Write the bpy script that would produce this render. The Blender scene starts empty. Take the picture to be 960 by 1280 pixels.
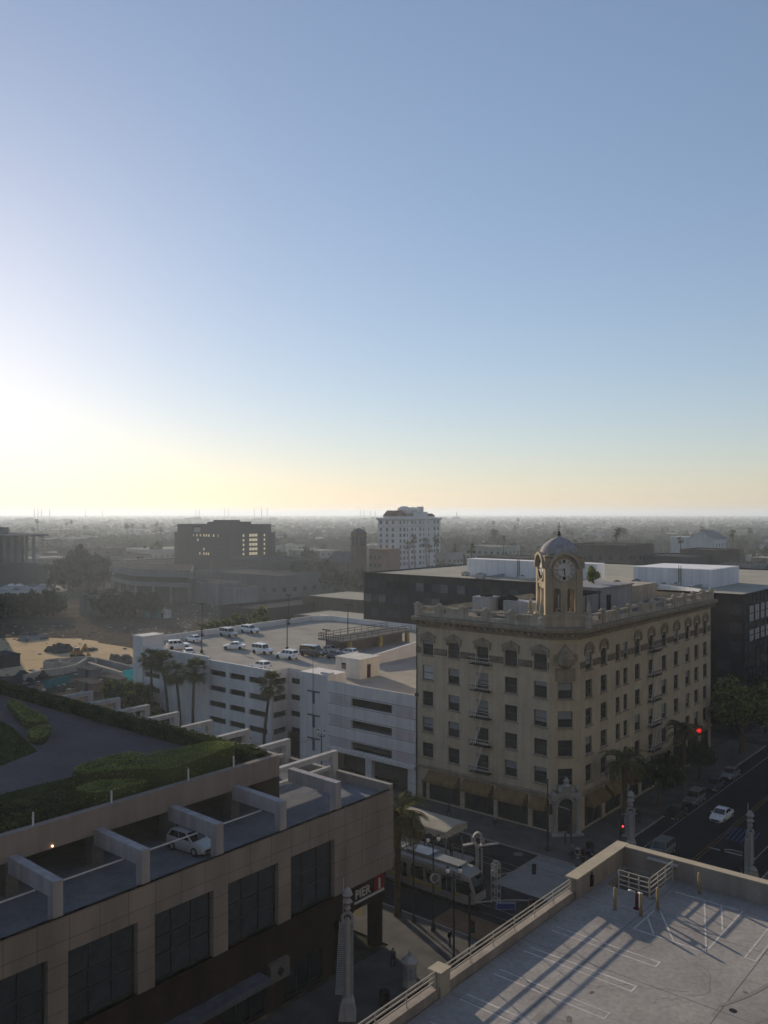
import bpy, math, random
from mathutils import Vector, Matrix, noise as mnoise
random.seed(11)
R = math.radians
scene = bpy.context.scene
COL = scene.collection
CA, SA = math.cos(R(40)), math.sin(R(40))     # the street grid is turned 40 degrees from the line of sight
H = 40.0                                      # eye level above the street
F = 1073 / 960.0

def W(px, Y):
    """street-grid point at depth Y and at column px of a 960 wide picture"""
    X = (px - 480) / 1073 * Y
    return CA * X - SA * Y, SA * X + CA * Y
def ZY(py, Y):
    return H - (py - 641) * Y / 1073

# ------------------------------------------------------------------ materials
MATS = {}
def mat(name, col, rough=0.8, var=0.18, scale=0.6, bump=0.0, metal=0.0, spec=0.0, streak=0.0, fine=0.0, col2=None,
        emit=None, estr=0.0, trans=0.0, bscale=None):
    if name in MATS: return MATS[name]
    m = bpy.data.materials.new(name); m.use_nodes = True
    nt = m.node_tree; N = nt.nodes; L = nt.links
    b = N['Principled BSDF']
    b.inputs['Roughness'].default_value = rough
    b.inputs['Metallic'].default_value = metal
    b.inputs['Specular IOR Level'].default_value = spec
    c = Vector(col)
    if var or streak or fine:
        tc = N.new('ShaderNodeTexCoord')
        n1 = N.new('ShaderNodeTexNoise'); n1.inputs['Scale'].default_value = scale
        n1.inputs['Detail'].default_value = 6; n1.inputs['Roughness'].default_value = 0.65
        L.new(tc.outputs['Object'], n1.inputs['Vector'])
        ramp = N.new('ShaderNodeValToRGB')
        ramp.color_ramp.elements[0].position = 0.3; ramp.color_ramp.elements[1].position = 0.7
        lo = c * (1 - var); hi = (Vector(col2) if col2 else c * (1 + var))
        ramp.color_ramp.elements[0].color = (*lo, 1); ramp.color_ramp.elements[1].color = (*hi, 1)
        L.new(n1.outputs['Fac'], ramp.inputs['Fac'])
        out = ramp.outputs['Color']
        if streak:
            mp = N.new('ShaderNodeMapping'); mp.inputs['Scale'].default_value = (1.6, 1.6, 0.09)
            n2 = N.new('ShaderNodeTexNoise'); n2.inputs['Scale'].default_value = 1.0; n2.inputs['Detail'].default_value = 5
            L.new(tc.outputs['Object'], mp.inputs['Vector']); L.new(mp.outputs['Vector'], n2.inputs['Vector'])
            r2 = N.new('ShaderNodeValToRGB')
            r2.color_ramp.elements[0].position = 0.38; r2.color_ramp.elements[1].position = 0.62
            r2.color_ramp.elements[0].color = (1 - streak,) * 3 + (1,); r2.color_ramp.elements[1].color = (1, 1, 1, 1)
            L.new(n2.outputs['Fac'], r2.inputs['Fac'])
            mx = N.new('ShaderNodeMix'); mx.data_type = 'RGBA'; mx.blend_type = 'MULTIPLY'; mx.inputs[0].default_value = 1
            L.new(out, mx.inputs[6]); L.new(r2.outputs['Color'], mx.inputs[7]); out = mx.outputs[2]
        if fine:
            n3 = N.new('ShaderNodeTexNoise'); n3.inputs['Scale'].default_value = scale * 14; n3.inputs['Detail'].default_value = 4
            L.new(tc.outputs['Object'], n3.inputs['Vector'])
            r3 = N.new('ShaderNodeValToRGB')
            r3.color_ramp.elements[0].position = 0.35; r3.color_ramp.elements[1].position = 0.65
            r3.color_ramp.elements[0].color = (1 - fine,) * 3 + (1,); r3.color_ramp.elements[1].color = (1, 1, 1, 1)
            L.new(n3.outputs['Fac'], r3.inputs['Fac'])
            mx = N.new('ShaderNodeMix'); mx.data_type = 'RGBA'; mx.blend_type = 'MULTIPLY'; mx.inputs[0].default_value = 1
            L.new(out, mx.inputs[6]); L.new(r3.outputs['Color'], mx.inputs[7]); out = mx.outputs[2]
        L.new(out, b.inputs['Base Color'])
        if bump:
            nb = N.new('ShaderNodeTexNoise'); nb.inputs['Scale'].default_value = bscale or scale * 10; nb.inputs['Detail'].default_value = 4
            L.new(tc.outputs['Object'], nb.inputs['Vector'])
            bp = N.new('ShaderNodeBump'); bp.inputs['Strength'].default_value = bump; bp.inputs['Distance'].default_value = 0.05
            L.new(nb.outputs['Fac'], bp.inputs['Height']); L.new(bp.outputs['Normal'], b.inputs['Normal'])
    else:
        b.inputs['Base Color'].default_value = (*c, 1)
    if emit:
        b.inputs['Emission Color'].default_value = (*emit, 1); b.inputs['Emission Strength'].default_value = estr
    MATS[name] = m
    return m

def brickmat(name, c1, c2, mortar, bw, bh, ms=0.02, rough=0.8, var=0.15, off=0.5, streak=0.2, floor=False):
    """panels or bricks on any street-grid wall (x + y runs along the wall), or on a floor"""
    if name in MATS: return MATS[name]
    m = bpy.data.materials.new(name); m.use_nodes = True
    nt = m.node_tree; N = nt.nodes; L = nt.links
    b = N['Principled BSDF']; b.inputs['Roughness'].default_value = rough; b.inputs['Specular IOR Level'].default_value = .03
    tc = N.new('ShaderNodeTexCoord'); sp = N.new('ShaderNodeSeparateXYZ'); L.new(tc.outputs['Object'], sp.inputs[0])
    cb = N.new('ShaderNodeCombineXYZ')
    if floor:
        L.new(sp.outputs[0], cb.inputs[0]); L.new(sp.outputs[1], cb.inputs[1])
    else:
        ad = N.new('ShaderNodeMath'); L.new(sp.outputs[0], ad.inputs[0]); L.new(sp.outputs[1], ad.inputs[1])
        L.new(ad.outputs[0], cb.inputs[0]); L.new(sp.outputs[2], cb.inputs[1])
    bk = N.new('ShaderNodeTexBrick'); L.new(cb.outputs[0], bk.inputs['Vector'])
    bk.offset = off; bk.inputs['Scale'].default_value = 1; bk.inputs['Brick Width'].default_value = bw
    bk.inputs['Row Height'].default_value = bh; bk.inputs['Mortar Size'].default_value = ms
    bk.inputs['Color1'].default_value = (*c1, 1); bk.inputs['Color2'].default_value = (*c2, 1); bk.inputs['Mortar'].default_value = (*mortar, 1)
    n1 = N.new('ShaderNodeTexNoise'); n1.inputs['Scale'].default_value = 0.5; n1.inputs['Detail'].default_value = 6
    mp = N.new('ShaderNodeMapping'); mp.inputs['Scale'].default_value = (1, 1, 1 if floor else 0.25)
    L.new(tc.outputs['Object'], mp.inputs['Vector']); L.new(mp.outputs['Vector'], n1.inputs['Vector'])
    r = N.new('ShaderNodeValToRGB'); r.color_ramp.elements[0].position = .35; r.color_ramp.elements[1].position = .65
    r.color_ramp.elements[0].color = (1 - streak - var,) * 3 + (1,); r.color_ramp.elements[1].color = (1, 1, 1, 1)
    L.new(n1.outputs['Fac'], r.inputs['Fac'])
    mx = N.new('ShaderNodeMix'); mx.data_type = 'RGBA'; mx.blend_type = 'MULTIPLY'; mx.inputs[0].default_value = 1
    L.new(bk.outputs['Color'], mx.inputs[6]); L.new(r.outputs['Color'], mx.inputs[7]); L.new(mx.outputs[2], b.inputs['Base Color'])
    bp = N.new('ShaderNodeBump'); bp.inputs['Strength'].default_value = .4; bp.inputs['Distance'].default_value = .02; bp.invert = True
    L.new(bk.outputs['Fac'], bp.inputs['Height']); L.new(bp.outputs['Normal'], b.inputs['Normal'])
    MATS[name] = m
    return m

def glass(name, col=(.012, .016, .02), rough=.06, wav=.03, spec=.6):
    if name in MATS: return MATS[name]
    m = mat(name, col, rough=rough, var=.3, scale=.8, spec=spec)
    nt = m.node_tree; N = nt.nodes; L = nt.links; b = N['Principled BSDF']
    tc = N.new('ShaderNodeTexCoord'); n = N.new('ShaderNodeTexNoise'); n.inputs['Scale'].default_value = .9
    L.new(tc.outputs['Object'], n.inputs['Vector'])
    bp = N.new('ShaderNodeBump'); bp.inputs['Strength'].default_value = wav; bp.inputs['Distance'].default_value = .3
    L.new(n.outputs['Fac'], bp.inputs['Height']); L.new(bp.outputs['Normal'], b.inputs['Normal'])
    return m

def leafmat(name, c1, c2, rough=.6, tl=.22):
    if name in MATS: return MATS[name]
    m = bpy.data.materials.new(name); m.use_nodes = True
    nt = m.node_tree; N = nt.nodes; L = nt.links; b = N['Principled BSDF']
    b.inputs['Roughness'].default_value = rough; b.inputs['Specular IOR Level'].default_value = 0
    tc = N.new('ShaderNodeTexCoord'); n = N.new('ShaderNodeTexNoise'); n.inputs['Scale'].default_value = .7; n.inputs['Detail'].default_value = 5
    L.new(tc.outputs['Object'], n.inputs['Vector'])
    r = N.new('ShaderNodeValToRGB'); r.color_ramp.elements[0].position = .35; r.color_ramp.elements[1].position = .65
    r.color_ramp.elements[0].color = (*c1, 1); r.color_ramp.elements[1].color = (*c2, 1)
    L.new(n.outputs['Fac'], r.inputs['Fac']); L.new(r.outputs['Color'], b.inputs['Base Color'])
    tr = N.new('ShaderNodeBsdfTranslucent'); L.new(r.outputs['Color'], tr.inputs['Color'])
    ms = N.new('ShaderNodeMixShader'); ms.inputs[0].default_value = tl
    L.new(b.outputs[0], ms.inputs[1]); L.new(tr.outputs[0], ms.inputs[2])
    L.new(ms.outputs[0], N['Material Output'].inputs['Surface'])
    MATS[name] = m
    return m

# ------------------------------------------------------------------ mesh helper
class MB:
    def __init__(s): s.v = []; s.f = []; s.m = []
    def poly(s, pts, m=0):
        i = len(s.v); s.v += [tuple(p) for p in pts]; s.f.append(tuple(range(i, i + len(pts)))); s.m.append(m)
    def box(s, x0, x1, y0, y1, z0, z1, m=0, skip=''):
        i = len(s.v)
        s.v += [(x0,y0,z0),(x1,y0,z0),(x1,y1,z0),(x0,y1,z0),(x0,y0,z1),(x1,y0,z1),(x1,y1,z1),(x0,y1,z1)]
        F_ = {'b':(0,3,2,1),'t':(4,5,6,7),'s':(0,1,5,4),'e':(1,2,6,5),'n':(2,3,7,6),'w':(3,0,4,7)}
        for k, q in F_.items():
            if k in skip: continue
            s.f.append(tuple(i + a for a in q)); s.m.append(m)
    def obox(s, c, size, M=None, m=0):
        i = len(s.v); a, b, d = [q / 2 for q in size]
        P = [(-a,-b,-d),(a,-b,-d),(a,b,-d),(-a,b,-d),(-a,-b,d),(a,-b,d),(a,b,d),(-a,b,d)]
        for p in P:
            q = Vector(p)
            if M is not None: q = M @ q
            s.v.append(tuple(q + Vector(c)))
        for q in [(0,3,2,1),(4,5,6,7),(0,1,5,4),(1,2,6,5),(2,3,7,6),(3,0,4,7)]:
            s.f.append(tuple(i + a for a in q)); s.m.append(m)
    def bar(s, p, q, w, h=None, m=0):
        p = Vector(p); q = Vector(q); d = q - p; L = d.length
        if L < 1e-6: return
        x = d / L; up = Vector((0,0,1))
        if abs(x.z) > .98: up = Vector((0,1,0))
        y = up.cross(x).normalized(); z = x.cross(y)
        s.obox((p + q) / 2, (L, w, h or w), Matrix((x, y, z)).transposed(), m)
    def tube(s, p, q, r0, r1=None, n=8, m=0, caps=True):
        p = Vector(p); q = Vector(q); r1 = r0 if r1 is None else r1
        x = (q - p).normalized(); up = Vector((0,0,1)) if abs(x.z) < .95 else Vector((1,0,0))
        a = up.cross(x).normalized(); b = x.cross(a); i = len(s.v)
        for c, r in ((p, r0), (q, r1)):
            for k in range(n):
                t = 2 * math.pi * k / n; s.v.append(tuple(c + a * (r * math.cos(t)) + b * (r * math.sin(t))))
        for k in range(n):
            s.f.append((i + k, i + (k + 1) % n, i + n + (k + 1) % n, i + n + k)); s.m.append(m)
        if caps:
            s.f.append(tuple(i + k for k in reversed(range(n)))); s.m.append(m)
            s.f.append(tuple(i + n + k for k in range(n))); s.m.append(m)
    def path(s, pts, r, n=6, m=0):
        for k in range(len(pts) - 1):
            a = r[k] if isinstance(r, (list, tuple)) else r; b = r[k + 1] if isinstance(r, (list, tuple)) else r
            s.tube(pts[k], pts[k + 1], a, b, n, m)
    def lathe(s, c, prof, n=16, m=0, rot=0.0):
        i = len(s.v); c = Vector(c)
        for r, z in prof:
            for k in range(n):
                t = 2 * math.pi * k / n + rot; s.v.append((c.x + r * math.cos(t), c.y + r * math.sin(t), c.z + z))
        for j in range(len(prof) - 1):
            for k in range(n):
                s.f.append((i + j*n + k, i + j*n + (k+1) % n, i + (j+1)*n + (k+1) % n, i + (j+1)*n + k)); s.m.append(m)
        s.f.append(tuple(i + k for k in reversed(range(n)))); s.m.append(m)
        j = len(prof) - 1
        s.f.append(tuple(i + j*n + k for k in range(n))); s.m.append(m)
    def prism(s, pts, z0, z1, m=0, mt=None):
        n = len(pts); i = len(s.v)
        s.v += [(x, y, z0) for x, y in pts] + [(x, y, z1) for x, y in pts]
        for k in range(n):
            s.f.append((i + k, i + (k+1) % n, i + n + (k+1) % n, i + n + k)); s.m.append(m)
        s.f.append(tuple(i + k for k in reversed(range(n)))); s.m.append(m)
        s.f.append(tuple(i + n + k for k in range(n))); s.m.append(m if mt is None else mt)
    def hole_wall(s, p0, d, L, z0, z1, holes, depth=.3, m=0, mr=None):
        """wall sheet running L along d from p0, seen from the right of d, with rectangular reveals"""
        d = Vector((d[0], d[1], 0)); n = Vector((d.y, -d.x, 0)); p0 = Vector((p0[0], p0[1], 0))
        S = sorted({0, L} | {h[0] for h in holes} | {h[1] for h in holes}); S = [q for q in S if -1e-6 <= q <= L + 1e-6]
        Zs = sorted({z0, z1} | {h[2] for h in holes} | {h[3] for h in holes}); Zs = [q for q in Zs if z0 - 1e-6 <= q <= z1 + 1e-6]
        pt = lambda a, z, k=0: tuple(p0 + d * a - n * k + Vector((0, 0, z)))
        for i in range(len(S) - 1):
            for j in range(len(Zs) - 1):
                cs, cz = (S[i] + S[i+1]) / 2, (Zs[j] + Zs[j+1]) / 2
                if any(h[0] < cs < h[1] and h[2] < cz < h[3] for h in holes): continue
                s.poly([pt(S[i], Zs[j]), pt(S[i+1], Zs[j]), pt(S[i+1], Zs[j+1]), pt(S[i], Zs[j+1])], m)
        mr = m if mr is None else mr
        for a, b, u, w in holes:
            s.poly([pt(a, u), pt(a, w), pt(a, w, depth), pt(a, u, depth)], mr)
            s.poly([pt(b, u), pt(b, u, depth), pt(b, w, depth), pt(b, w)], mr)
            s.poly([pt(a, u), pt(a, u, depth), pt(b, u, depth), pt(b, u)], mr)
            s.poly([pt(a, w), pt(b, w), pt(b, w, depth), pt(a, w, depth)], mr)
    def sweep(s, path, prof, m=0, closed=False):
        """profile of (outward, z) swept along a plan path, outward = right of the direction"""
        P = [Vector((x, y)) for x, y in path]; n = len(P); offs = []
        for k in range(n):
            dirs = []
            if k > 0 or closed: dirs.append((P[k] - P[k-1]).normalized())
            if k < n - 1 or closed: dirs.append((P[(k+1) % n] - P[k]).normalized())
            ns = [Vector((q.y, -q.x)) for q in dirs]
            t = sum(ns, Vector((0, 0))); t = t / max(t.dot(ns[0]), .2) if len(ns) > 1 else ns[0]
            offs.append(t)
        i = len(s.v); k_ = len(prof)
        for k in range(n):
            for o, z in prof:
                q = P[k] + offs[k] * o; s.v.append((q.x, q.y, z))
        for k in range(n if closed else n - 1):
            k2 = (k + 1) % n
            for j in range(k_ - 1):
                s.f.append((i + k*k_ + j, i + k2*k_ + j, i + k2*k_ + j + 1, i + k*k_ + j + 1)); s.m.append(m)
        if not closed:
            s.f.append(tuple(i + j for j in range(k_))); s.m.append(m)
            s.f.append(tuple(i + (n-1)*k_ + j for j in reversed(range(k_)))); s.m.append(m)
    def add(s, o, M=None):
        i = len(s.v)
        s.v += [tuple(M @ Vector(p)) for p in o.v] if M is not None else list(o.v)
        s.f += [tuple(a + i for a in q) for q in o.f]; s.m += o.m
        return s
    def mesh(s, name, mats, org=(0,0,0), smooth=False):
        me = bpy.data.meshes.new(name)
        ox, oy, oz = org
        me.from_pydata([(x - ox, y - oy, z - oz) for x, y, z in s.v], [], s.f)
        for q in (mats if isinstance(mats, (list, tuple)) else [mats]): me.materials.append(q)
        me.polygons.foreach_set('material_index', s.m)
        if smooth: me.polygons.foreach_set('use_smooth', [True] * len(s.f))
        me.update()
        return me

ORG = {}
def thing(name, label, cat, loc=(0,0,0), group=None):
    o = bpy.data.objects.new(name, None); o.empty_display_size = .2; COL.objects.link(o); o.location = loc
    o['label'] = label; o['category'] = cat
    if group: o['group'] = group
    ORG[o.name] = tuple(loc)
    return o
def part(name, mb, mats, parent, smooth=False, label=None):
    org = ORG.get(parent.name, (0,0,0))
    o = bpy.data.objects.new(name, mb.mesh(name, mats, org, smooth)); COL.objects.link(o); o.parent = parent
    ORG[o.name] = org
    if label: o['label'] = label
    return o
def inst(name, me, parent, loc, rz=0.0, sc=None, label=None):
    """a part that shares mesh data, placed by world position inside an unrotated thing"""
    org = ORG.get(parent.name, (0,0,0))
    o = bpy.data.objects.new(name, me); COL.objects.link(o); o.parent = parent
    o.location = (loc[0] - org[0], loc[1] - org[1], loc[2] - org[2]); o.rotation_euler = (0, 0, rz)
    if sc: o.scale = sc
    if label: o['label'] = label
    return o
def sub(name, me, parent, label=None):
    o = bpy.data.objects.new(name, me); COL.objects.link(o); o.parent = parent
    return o
def solo(name, mb, mats, label, cat, loc=None, group=None, smooth=False, kind=None):
    loc = loc or (0,0,0)
    o = bpy.data.objects.new(name, mb.mesh(name, mats, loc, smooth)); COL.objects.link(o); o.location = loc
    if kind: o['kind'] = kind
    if label: o['label'] = label
    if cat: o['category'] = cat
    if group: o['group'] = group
    return o
def struct(name, mb, mats, smooth=False):
    o = bpy.data.objects.new(name, mb.mesh(name, mats, (0,0,0), smooth)); COL.objects.link(o); o['kind'] = 'structure'
    return o
def copy_tree(o, loc=None, rz=None, sc=None, label=None, group=None, parent=None):
    c = o.copy(); COL.objects.link(c)
    if parent is not None: c.parent = parent
    if loc is not None: c.location = loc
    if rz is not None: c.rotation_euler = (0, 0, rz)
    if sc is not None: c.scale = sc if isinstance(sc, (tuple, list)) else (sc, sc, sc)
    if label: c['label'] = label
    if group: c['group'] = group
    for ch in list(o.children): copy_tree(ch, parent=c)
    return c
def text_mb(txt, size, ext=.02):
    cu = bpy.data.curves.new('lettering', 'FONT'); cu.body = txt; cu.size = size; cu.extrude = ext
    o = bpy.data.objects.new('lettering', cu); COL.objects.link(o)
    dg = bpy.context.evaluated_depsgraph_get(); dg.update()
    me = bpy.data.meshes.new_from_object(o.evaluated_get(dg))
    mb = MB(); mb.v = [tuple(v.co) for v in me.vertices]; mb.f = [tuple(p.vertices) for p in me.polygons]; mb.m = [0] * len(mb.f)
    bpy.data.objects.remove(o); bpy.data.curves.remove(cu); bpy.data.meshes.remove(me)
    return mb

# ------------------------------------------------------------------ shared materials
CONC = mat('concrete', (.30, .285, .265), var=.15, scale=.35, fine=.15, bump=.15, streak=.12)
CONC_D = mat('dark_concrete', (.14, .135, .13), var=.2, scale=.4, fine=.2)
WHITEP = mat('white_painted_concrete', (.66, .63, .605), var=.10, scale=.2, streak=.1, rough=.75, fine=.05)
PINKP = mat('pinkish_panel', (.54, .48, .465), var=.08, scale=.4, streak=.15)
STEEL_W = mat('white_steel', (.55, .55, .55), rough=.45, var=.08, scale=2, streak=.12)
STEEL_D = mat('dark_steel', (.03, .032, .035), rough=.5, var=.15, scale=3)
STEEL_G = mat('grey_steel', (.25, .26, .27), rough=.45, metal=.4, var=.15, scale=3)
ASPH = mat('asphalt', (.025, .025, .028), var=.3, scale=.25, fine=.2, bump=.2, rough=.85)
PAVE = brickmat('pavement_slabs', (.10, .097, .094), (.085, .083, .08), (.08, .08, .08), 1.5, 1.5, .02, floor=True, off=0)
PAINT_W = mat('road_paint', (.30, .30, .29), var=.35, scale=1.2, fine=.35, rough=.7)
PAINT_Y = mat('yellow_road_paint', (.17, .105, .04), var=.3, scale=1.2, fine=.3)
TAN = mat('tan_stucco', (.49, .408, .29), var=.15, scale=.22, streak=.14, fine=.08, bump=.1)
TAN_T = mat('tan_trim', (.30, .25, .185), var=.2, scale=.6, streak=.25, fine=.15)
STONE_W = mat('pale_terracotta', (.43, .385, .31), var=.18, scale=.5, streak=.25, fine=.12)
ROOFG = mat('roof_gravel', (.17, .16, .145), var=.2, scale=.15, fine=.25)
ROOFL = mat('pale_roof', (.35, .33, .28), var=.15, scale=.08, fine=.12)
GL_D = glass('dark_glass')
GL_O = glass('old_glass', (.03, .034, .036), rough=.12, spec=.4)
GL_B = glass('blue_glass', (.035, .045, .06), rough=.12)
BLIND = mat('roller_blind', (.21, .22, .225), rough=.35, var=.12, scale=2, spec=.6)
BLIND2 = mat('pale_blind', (.42, .43, .44), rough=.3, var=.15, scale=2, spec=.6)
FRAME = mat('window_frame_paint', (.10, .095, .085), rough=.6, var=.2, scale=3)
BLACK = mat('black_rubber', (.012, .012, .013), rough=.8, var=.2, scale=4)
GREY_M = mat('grey_sheet_metal', (.36, .37, .38), rough=.4, metal=.2, var=.12, scale=1, streak=.15)
BARK = mat('bark', (.09, .07, .05), var=.35, scale=2.5, streak=.3, bump=.4)
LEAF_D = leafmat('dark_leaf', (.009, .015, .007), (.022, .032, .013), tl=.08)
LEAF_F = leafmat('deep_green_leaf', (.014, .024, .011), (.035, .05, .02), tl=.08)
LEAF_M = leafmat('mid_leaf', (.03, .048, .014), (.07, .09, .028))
LEAF_L = leafmat('bright_leaf', (.10, .125, .025), (.19, .21, .045))
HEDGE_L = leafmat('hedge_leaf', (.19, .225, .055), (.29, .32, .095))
PALM_L = leafmat('palm_leaf', (.035, .045, .016), (.085, .09, .035))
LAMP_G = mat('frosted_lamp_glass', (.8, .78, .7), rough=.12, var=.05, scale=4, spec=.8)

# ------------------------------------------------------------------ world, sun, camera
HAZE = 0.00021; SKYG = .69; SKYM = 1.06
SUN_EL, SUN_AZ = 12.5, math.degrees(math.atan2(-.927, .375))   # azimuth measured from +Y towards +X
world = bpy.data.worlds.new('World'); scene.world = world; world.use_nodes = True
nt = world.node_tree; bg = nt.nodes['Background']
sky = nt.nodes.new('ShaderNodeTexSky'); sky.sky_type = 'NISHITA'; sky.sun_disc = False
sky.sun_elevation = R(SUN_EL); sky.sun_rotation = R(SUN_AZ)
sky.air_density = 1.12; sky.dust_density = 0.19; sky.ozone_density = 3.2; sky.altitude = 20
tint = nt.nodes.new('ShaderNodeMix'); tint.data_type = 'RGBA'; tint.blend_type = 'MULTIPLY'; tint.inputs[0].default_value = 1
tint.inputs[7].default_value = (1.06 * SKYM, .99 * SKYM, 1.05 * SKYM, 1)          # the phone's white balance
gam = nt.nodes.new('ShaderNodeGamma'); gam.inputs[1].default_value = SKYG
nt.links.new(sky.outputs[0], gam.inputs[0]); nt.links.new(gam.outputs[0], tint.inputs[6]); nt.links.new(tint.outputs[2], bg.inputs['Color']); bg.inputs['Strength'].default_value = 0.128
sl = bpy.data.lights.new('sun', 'SUN'); sl.energy = 5.0; sl.angle = R(.53); sl.color = (1, .83, .62)
so = bpy.data.objects.new('sun', sl); COL.objects.link(so)
sd = Vector((-.927 * math.cos(R(SUN_EL)), .375 * math.cos(R(SUN_EL)), math.sin(R(SUN_EL))))
so.rotation_euler = sd.to_track_quat('Z', 'Y').to_euler(); so.location = (-100, 50, 150)
cam = bpy.data.cameras.new('camera'); co = bpy.data.objects.new('camera', cam); COL.objects.link(co)
co.location = (0, 0, H); co.rotation_euler = (R(90), 0, R(40))
cam.sensor_fit = 'AUTO'; cam.sensor_width = 36; cam.lens = 1073 / 1280 * 36; cam.shift_y = 1 / 1280
cam.clip_start = .5; cam.clip_end = 60000
scene.camera = co
scene.view_settings.view_transform = 'Standard'; scene.view_settings.look = 'None'
scene.view_settings.exposure = 0.55; scene.view_settings.gamma = 1.0
scene.cycles.use_denoising = True
scene.cycles.max_bounces = 6; scene.cycles.diffuse_bounces = 3; scene.cycles.glossy_bounces = 3
scene.cycles.transmission_bounces = 3; scene.cycles.transparent_max_bounces = 6; scene.cycles.volume_bounces = 0
scene.cycles.sample_clamp_indirect = 4

#PART2

# ================================================================== THE SETTING
def ground_material():
    m = bpy.data.materials.new('city_ground'); m.use_nodes = True
    nt = m.node_tree; N = nt.nodes; L = nt.links; b = N['Principled BSDF']; b.inputs['Roughness'].default_value = .9; b.inputs['Specular IOR Level'].default_value = 0
    tc = N.new('ShaderNodeTexCoord')
    n1 = N.new('ShaderNodeTexNoise'); n1.inputs['Scale'].default_value = .02; n1.inputs['Detail'].default_value = 8; n1.inputs['Roughness'].default_value = .7
    n2 = N.new('ShaderNodeTexVoronoi'); n2.inputs['Scale'].default_value = .03
    n3 = N.new('ShaderNodeTexNoise'); n3.inputs['Scale'].default_value = .6; n3.inputs['Detail'].default_value = 6
    for n in (n1, n2, n3): L.new(tc.outputs['Object'], n.inputs['Vector'])
    r = N.new('ShaderNodeValToRGB'); e = r.color_ramp.elements
    e[0].position = .36; e[0].color = (.035, .045, .025, 1); e[1].position = .68; e[1].color = (.12, .105, .09, 1)
    q = e.new(.5); q.color = (.06, .058, .05, 1)
    L.new(n1.outputs['Fac'], r.inputs['Fac'])
    r3 = N.new('ShaderNodeValToRGB'); r3.color_ramp.elements[0].color = (.55, .55, .55, 1); r3.color_ramp.elements[1].color = (1.25, 1.25, 1.25, 1)
    r3.color_ramp.elements[0].position = .35; r3.color_ramp.elements[1].position = .65
    L.new(n3.outputs['Fac'], r3.inputs['Fac'])
    mx = N.new('ShaderNodeMix'); mx.data_type = 'RGBA'; mx.blend_type = 'MULTIPLY'; mx.inputs[0].default_value = 1
    L.new(r.outputs['Color'], mx.inputs[6]); L.new(r3.outputs['Color'], mx.inputs[7])
    L.new(mx.outputs[2], b.inputs['Base Color'])
    return m
g = MB(); RAD = 15000
nseg = 64
g.poly([(RAD * math.cos(2*math.pi*k/nseg), RAD * math.sin(2*math.pi*k/nseg), -.02) for k in range(nseg)])
struct('ground', g, ground_material())

# streets: Pine runs along +Y between x -44.5 and -28.5, First runs along X between y 67 and 88.5
r = MB()
r.box(-44.5, -28.5, -80, 1500, -.3, 0, skip='b')
r.box(-420, -44.5, 67, 88.5, -.3, 0, skip='be'); r.box(-28.5, 200, 55, 88.5, -.3, 0, skip='bw')
r.box(-300, -50, 154.6, 159.6, -.3, 0.004, skip='b')
struct('road', r, ASPH)
p = MB()   # raised pavements with kerb faces
for x0, x1, y0, y1 in [(-50.6, -44.5, -80, 61), (-170, -44.5, 61, 67), (-50.6, -44.5, 88.5, 154.6), (-170, -50.6, 88.5, 95.6), (-50.6, -44.5, 159.6, 700),
                       (-28.5, -22.0, -80, 55), (-28.5, -22.0, 88.5, 700), (-22, 60, 88.5, 95.5), (-22.0, 60, 48.9, 55)]:
    p.box(x0, x1, y0, y1, -.3, .13, skip='b')
struct('pavement', p, PAVE)
k_ = MB()
for x0, x1, y0, y1 in [(-44.5, -44.32, 1, 66), (-44.5, -44.32, 90, 154.6), (-170, -46, 67, 67.18), (-170, -46, 88.32, 88.5), (-28.68, -28.5, 90, 400)]:
    k_.box(x0, x1, y0, y1, -.1, .15, skip='b')
struct('kerb', k_, mat('kerb_stone', (.26, .25, .235), var=.2, scale=.8, fine=.2))
# station platform in the middle of First and the light concrete crossing
pl = MB(); pl.box(-82, -55.6, 76.6, 82.4, -.05, .32, skip='b'); struct('platform', pl, CONC)
cr = MB(); cr.poly([(-50.6, 78.6, .006), (-43.8, 78.6, .006), (-43.8, 88.3, .006), (-50.6, 88.3, .006)])
cr.poly([(-44.2, 89, .006), (-28.7, 89, .006), (-28.7, 93.4, .006), (-44.2, 93.4, .006)])
struct('crossing', cr, mat('crossing_concrete', (.235, .225, .215), var=.15, scale=.5, fine=.2))
br = MB(); br.poly([(-50.6, 67.3, .006), (-43.2, 67.3, .006), (-43.2, 71, .006), (-50.6, 71, .006)])
struct('brick_crossing', br, brickmat('brick_paving', (.20, .12, .07), (.16, .10, .06), (.1, .08, .06), .4, .2, .02, floor=True))
lm = MB()
def strip(mb, x0, y0, x1, y1, w, z, m=0):
    a = Vector((x1 - x0, y1 - y0)).normalized(); n = Vector((-a.y, a.x)) * w / 2
    mb.poly([(x0 - n.x, y0 - n.y, z), (x1 - n.x, y1 - n.y, z), (x1 + n.x, y1 + n.y, z), (x0 + n.x, y0 + n.y, z)], m)
strip(lm, -36.4, 96, -36.4, 600, .14, .005, 1); strip(lm, -36.0, 96, -36.0, 600, .14, .005, 1)
strip(lm, -42.2, 98, -42.2, 300, .1, .005, 0); strip(lm, -30.9, 98, -30.9, 300, .1, .005, 0)
for y in (72.3, 73.7, 76.0): pass
strip(lm, -44.2, 94.6, -28.7, 94.6, .3, .005); strip(lm, -36.2, 103.6, -30.8, 103.6, .4, .005)
for k in range(7): strip(lm, -36.0 + k * .55, 107.5, -36.3 + k * .55, 112.5, .22, .005, 2)
strip(lm, -160, 84.9, -55, 84.9, .12, .005, 1)
strip(lm, -160, 71.6, -55, 71.6, .12, .005, 1)
struct('road_marking', lm, [PAINT_W, PAINT_Y, mat('blue_road_paint', (.06, .09, .18), var=.3, scale=2, fine=.3)])
rl = MB()
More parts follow.
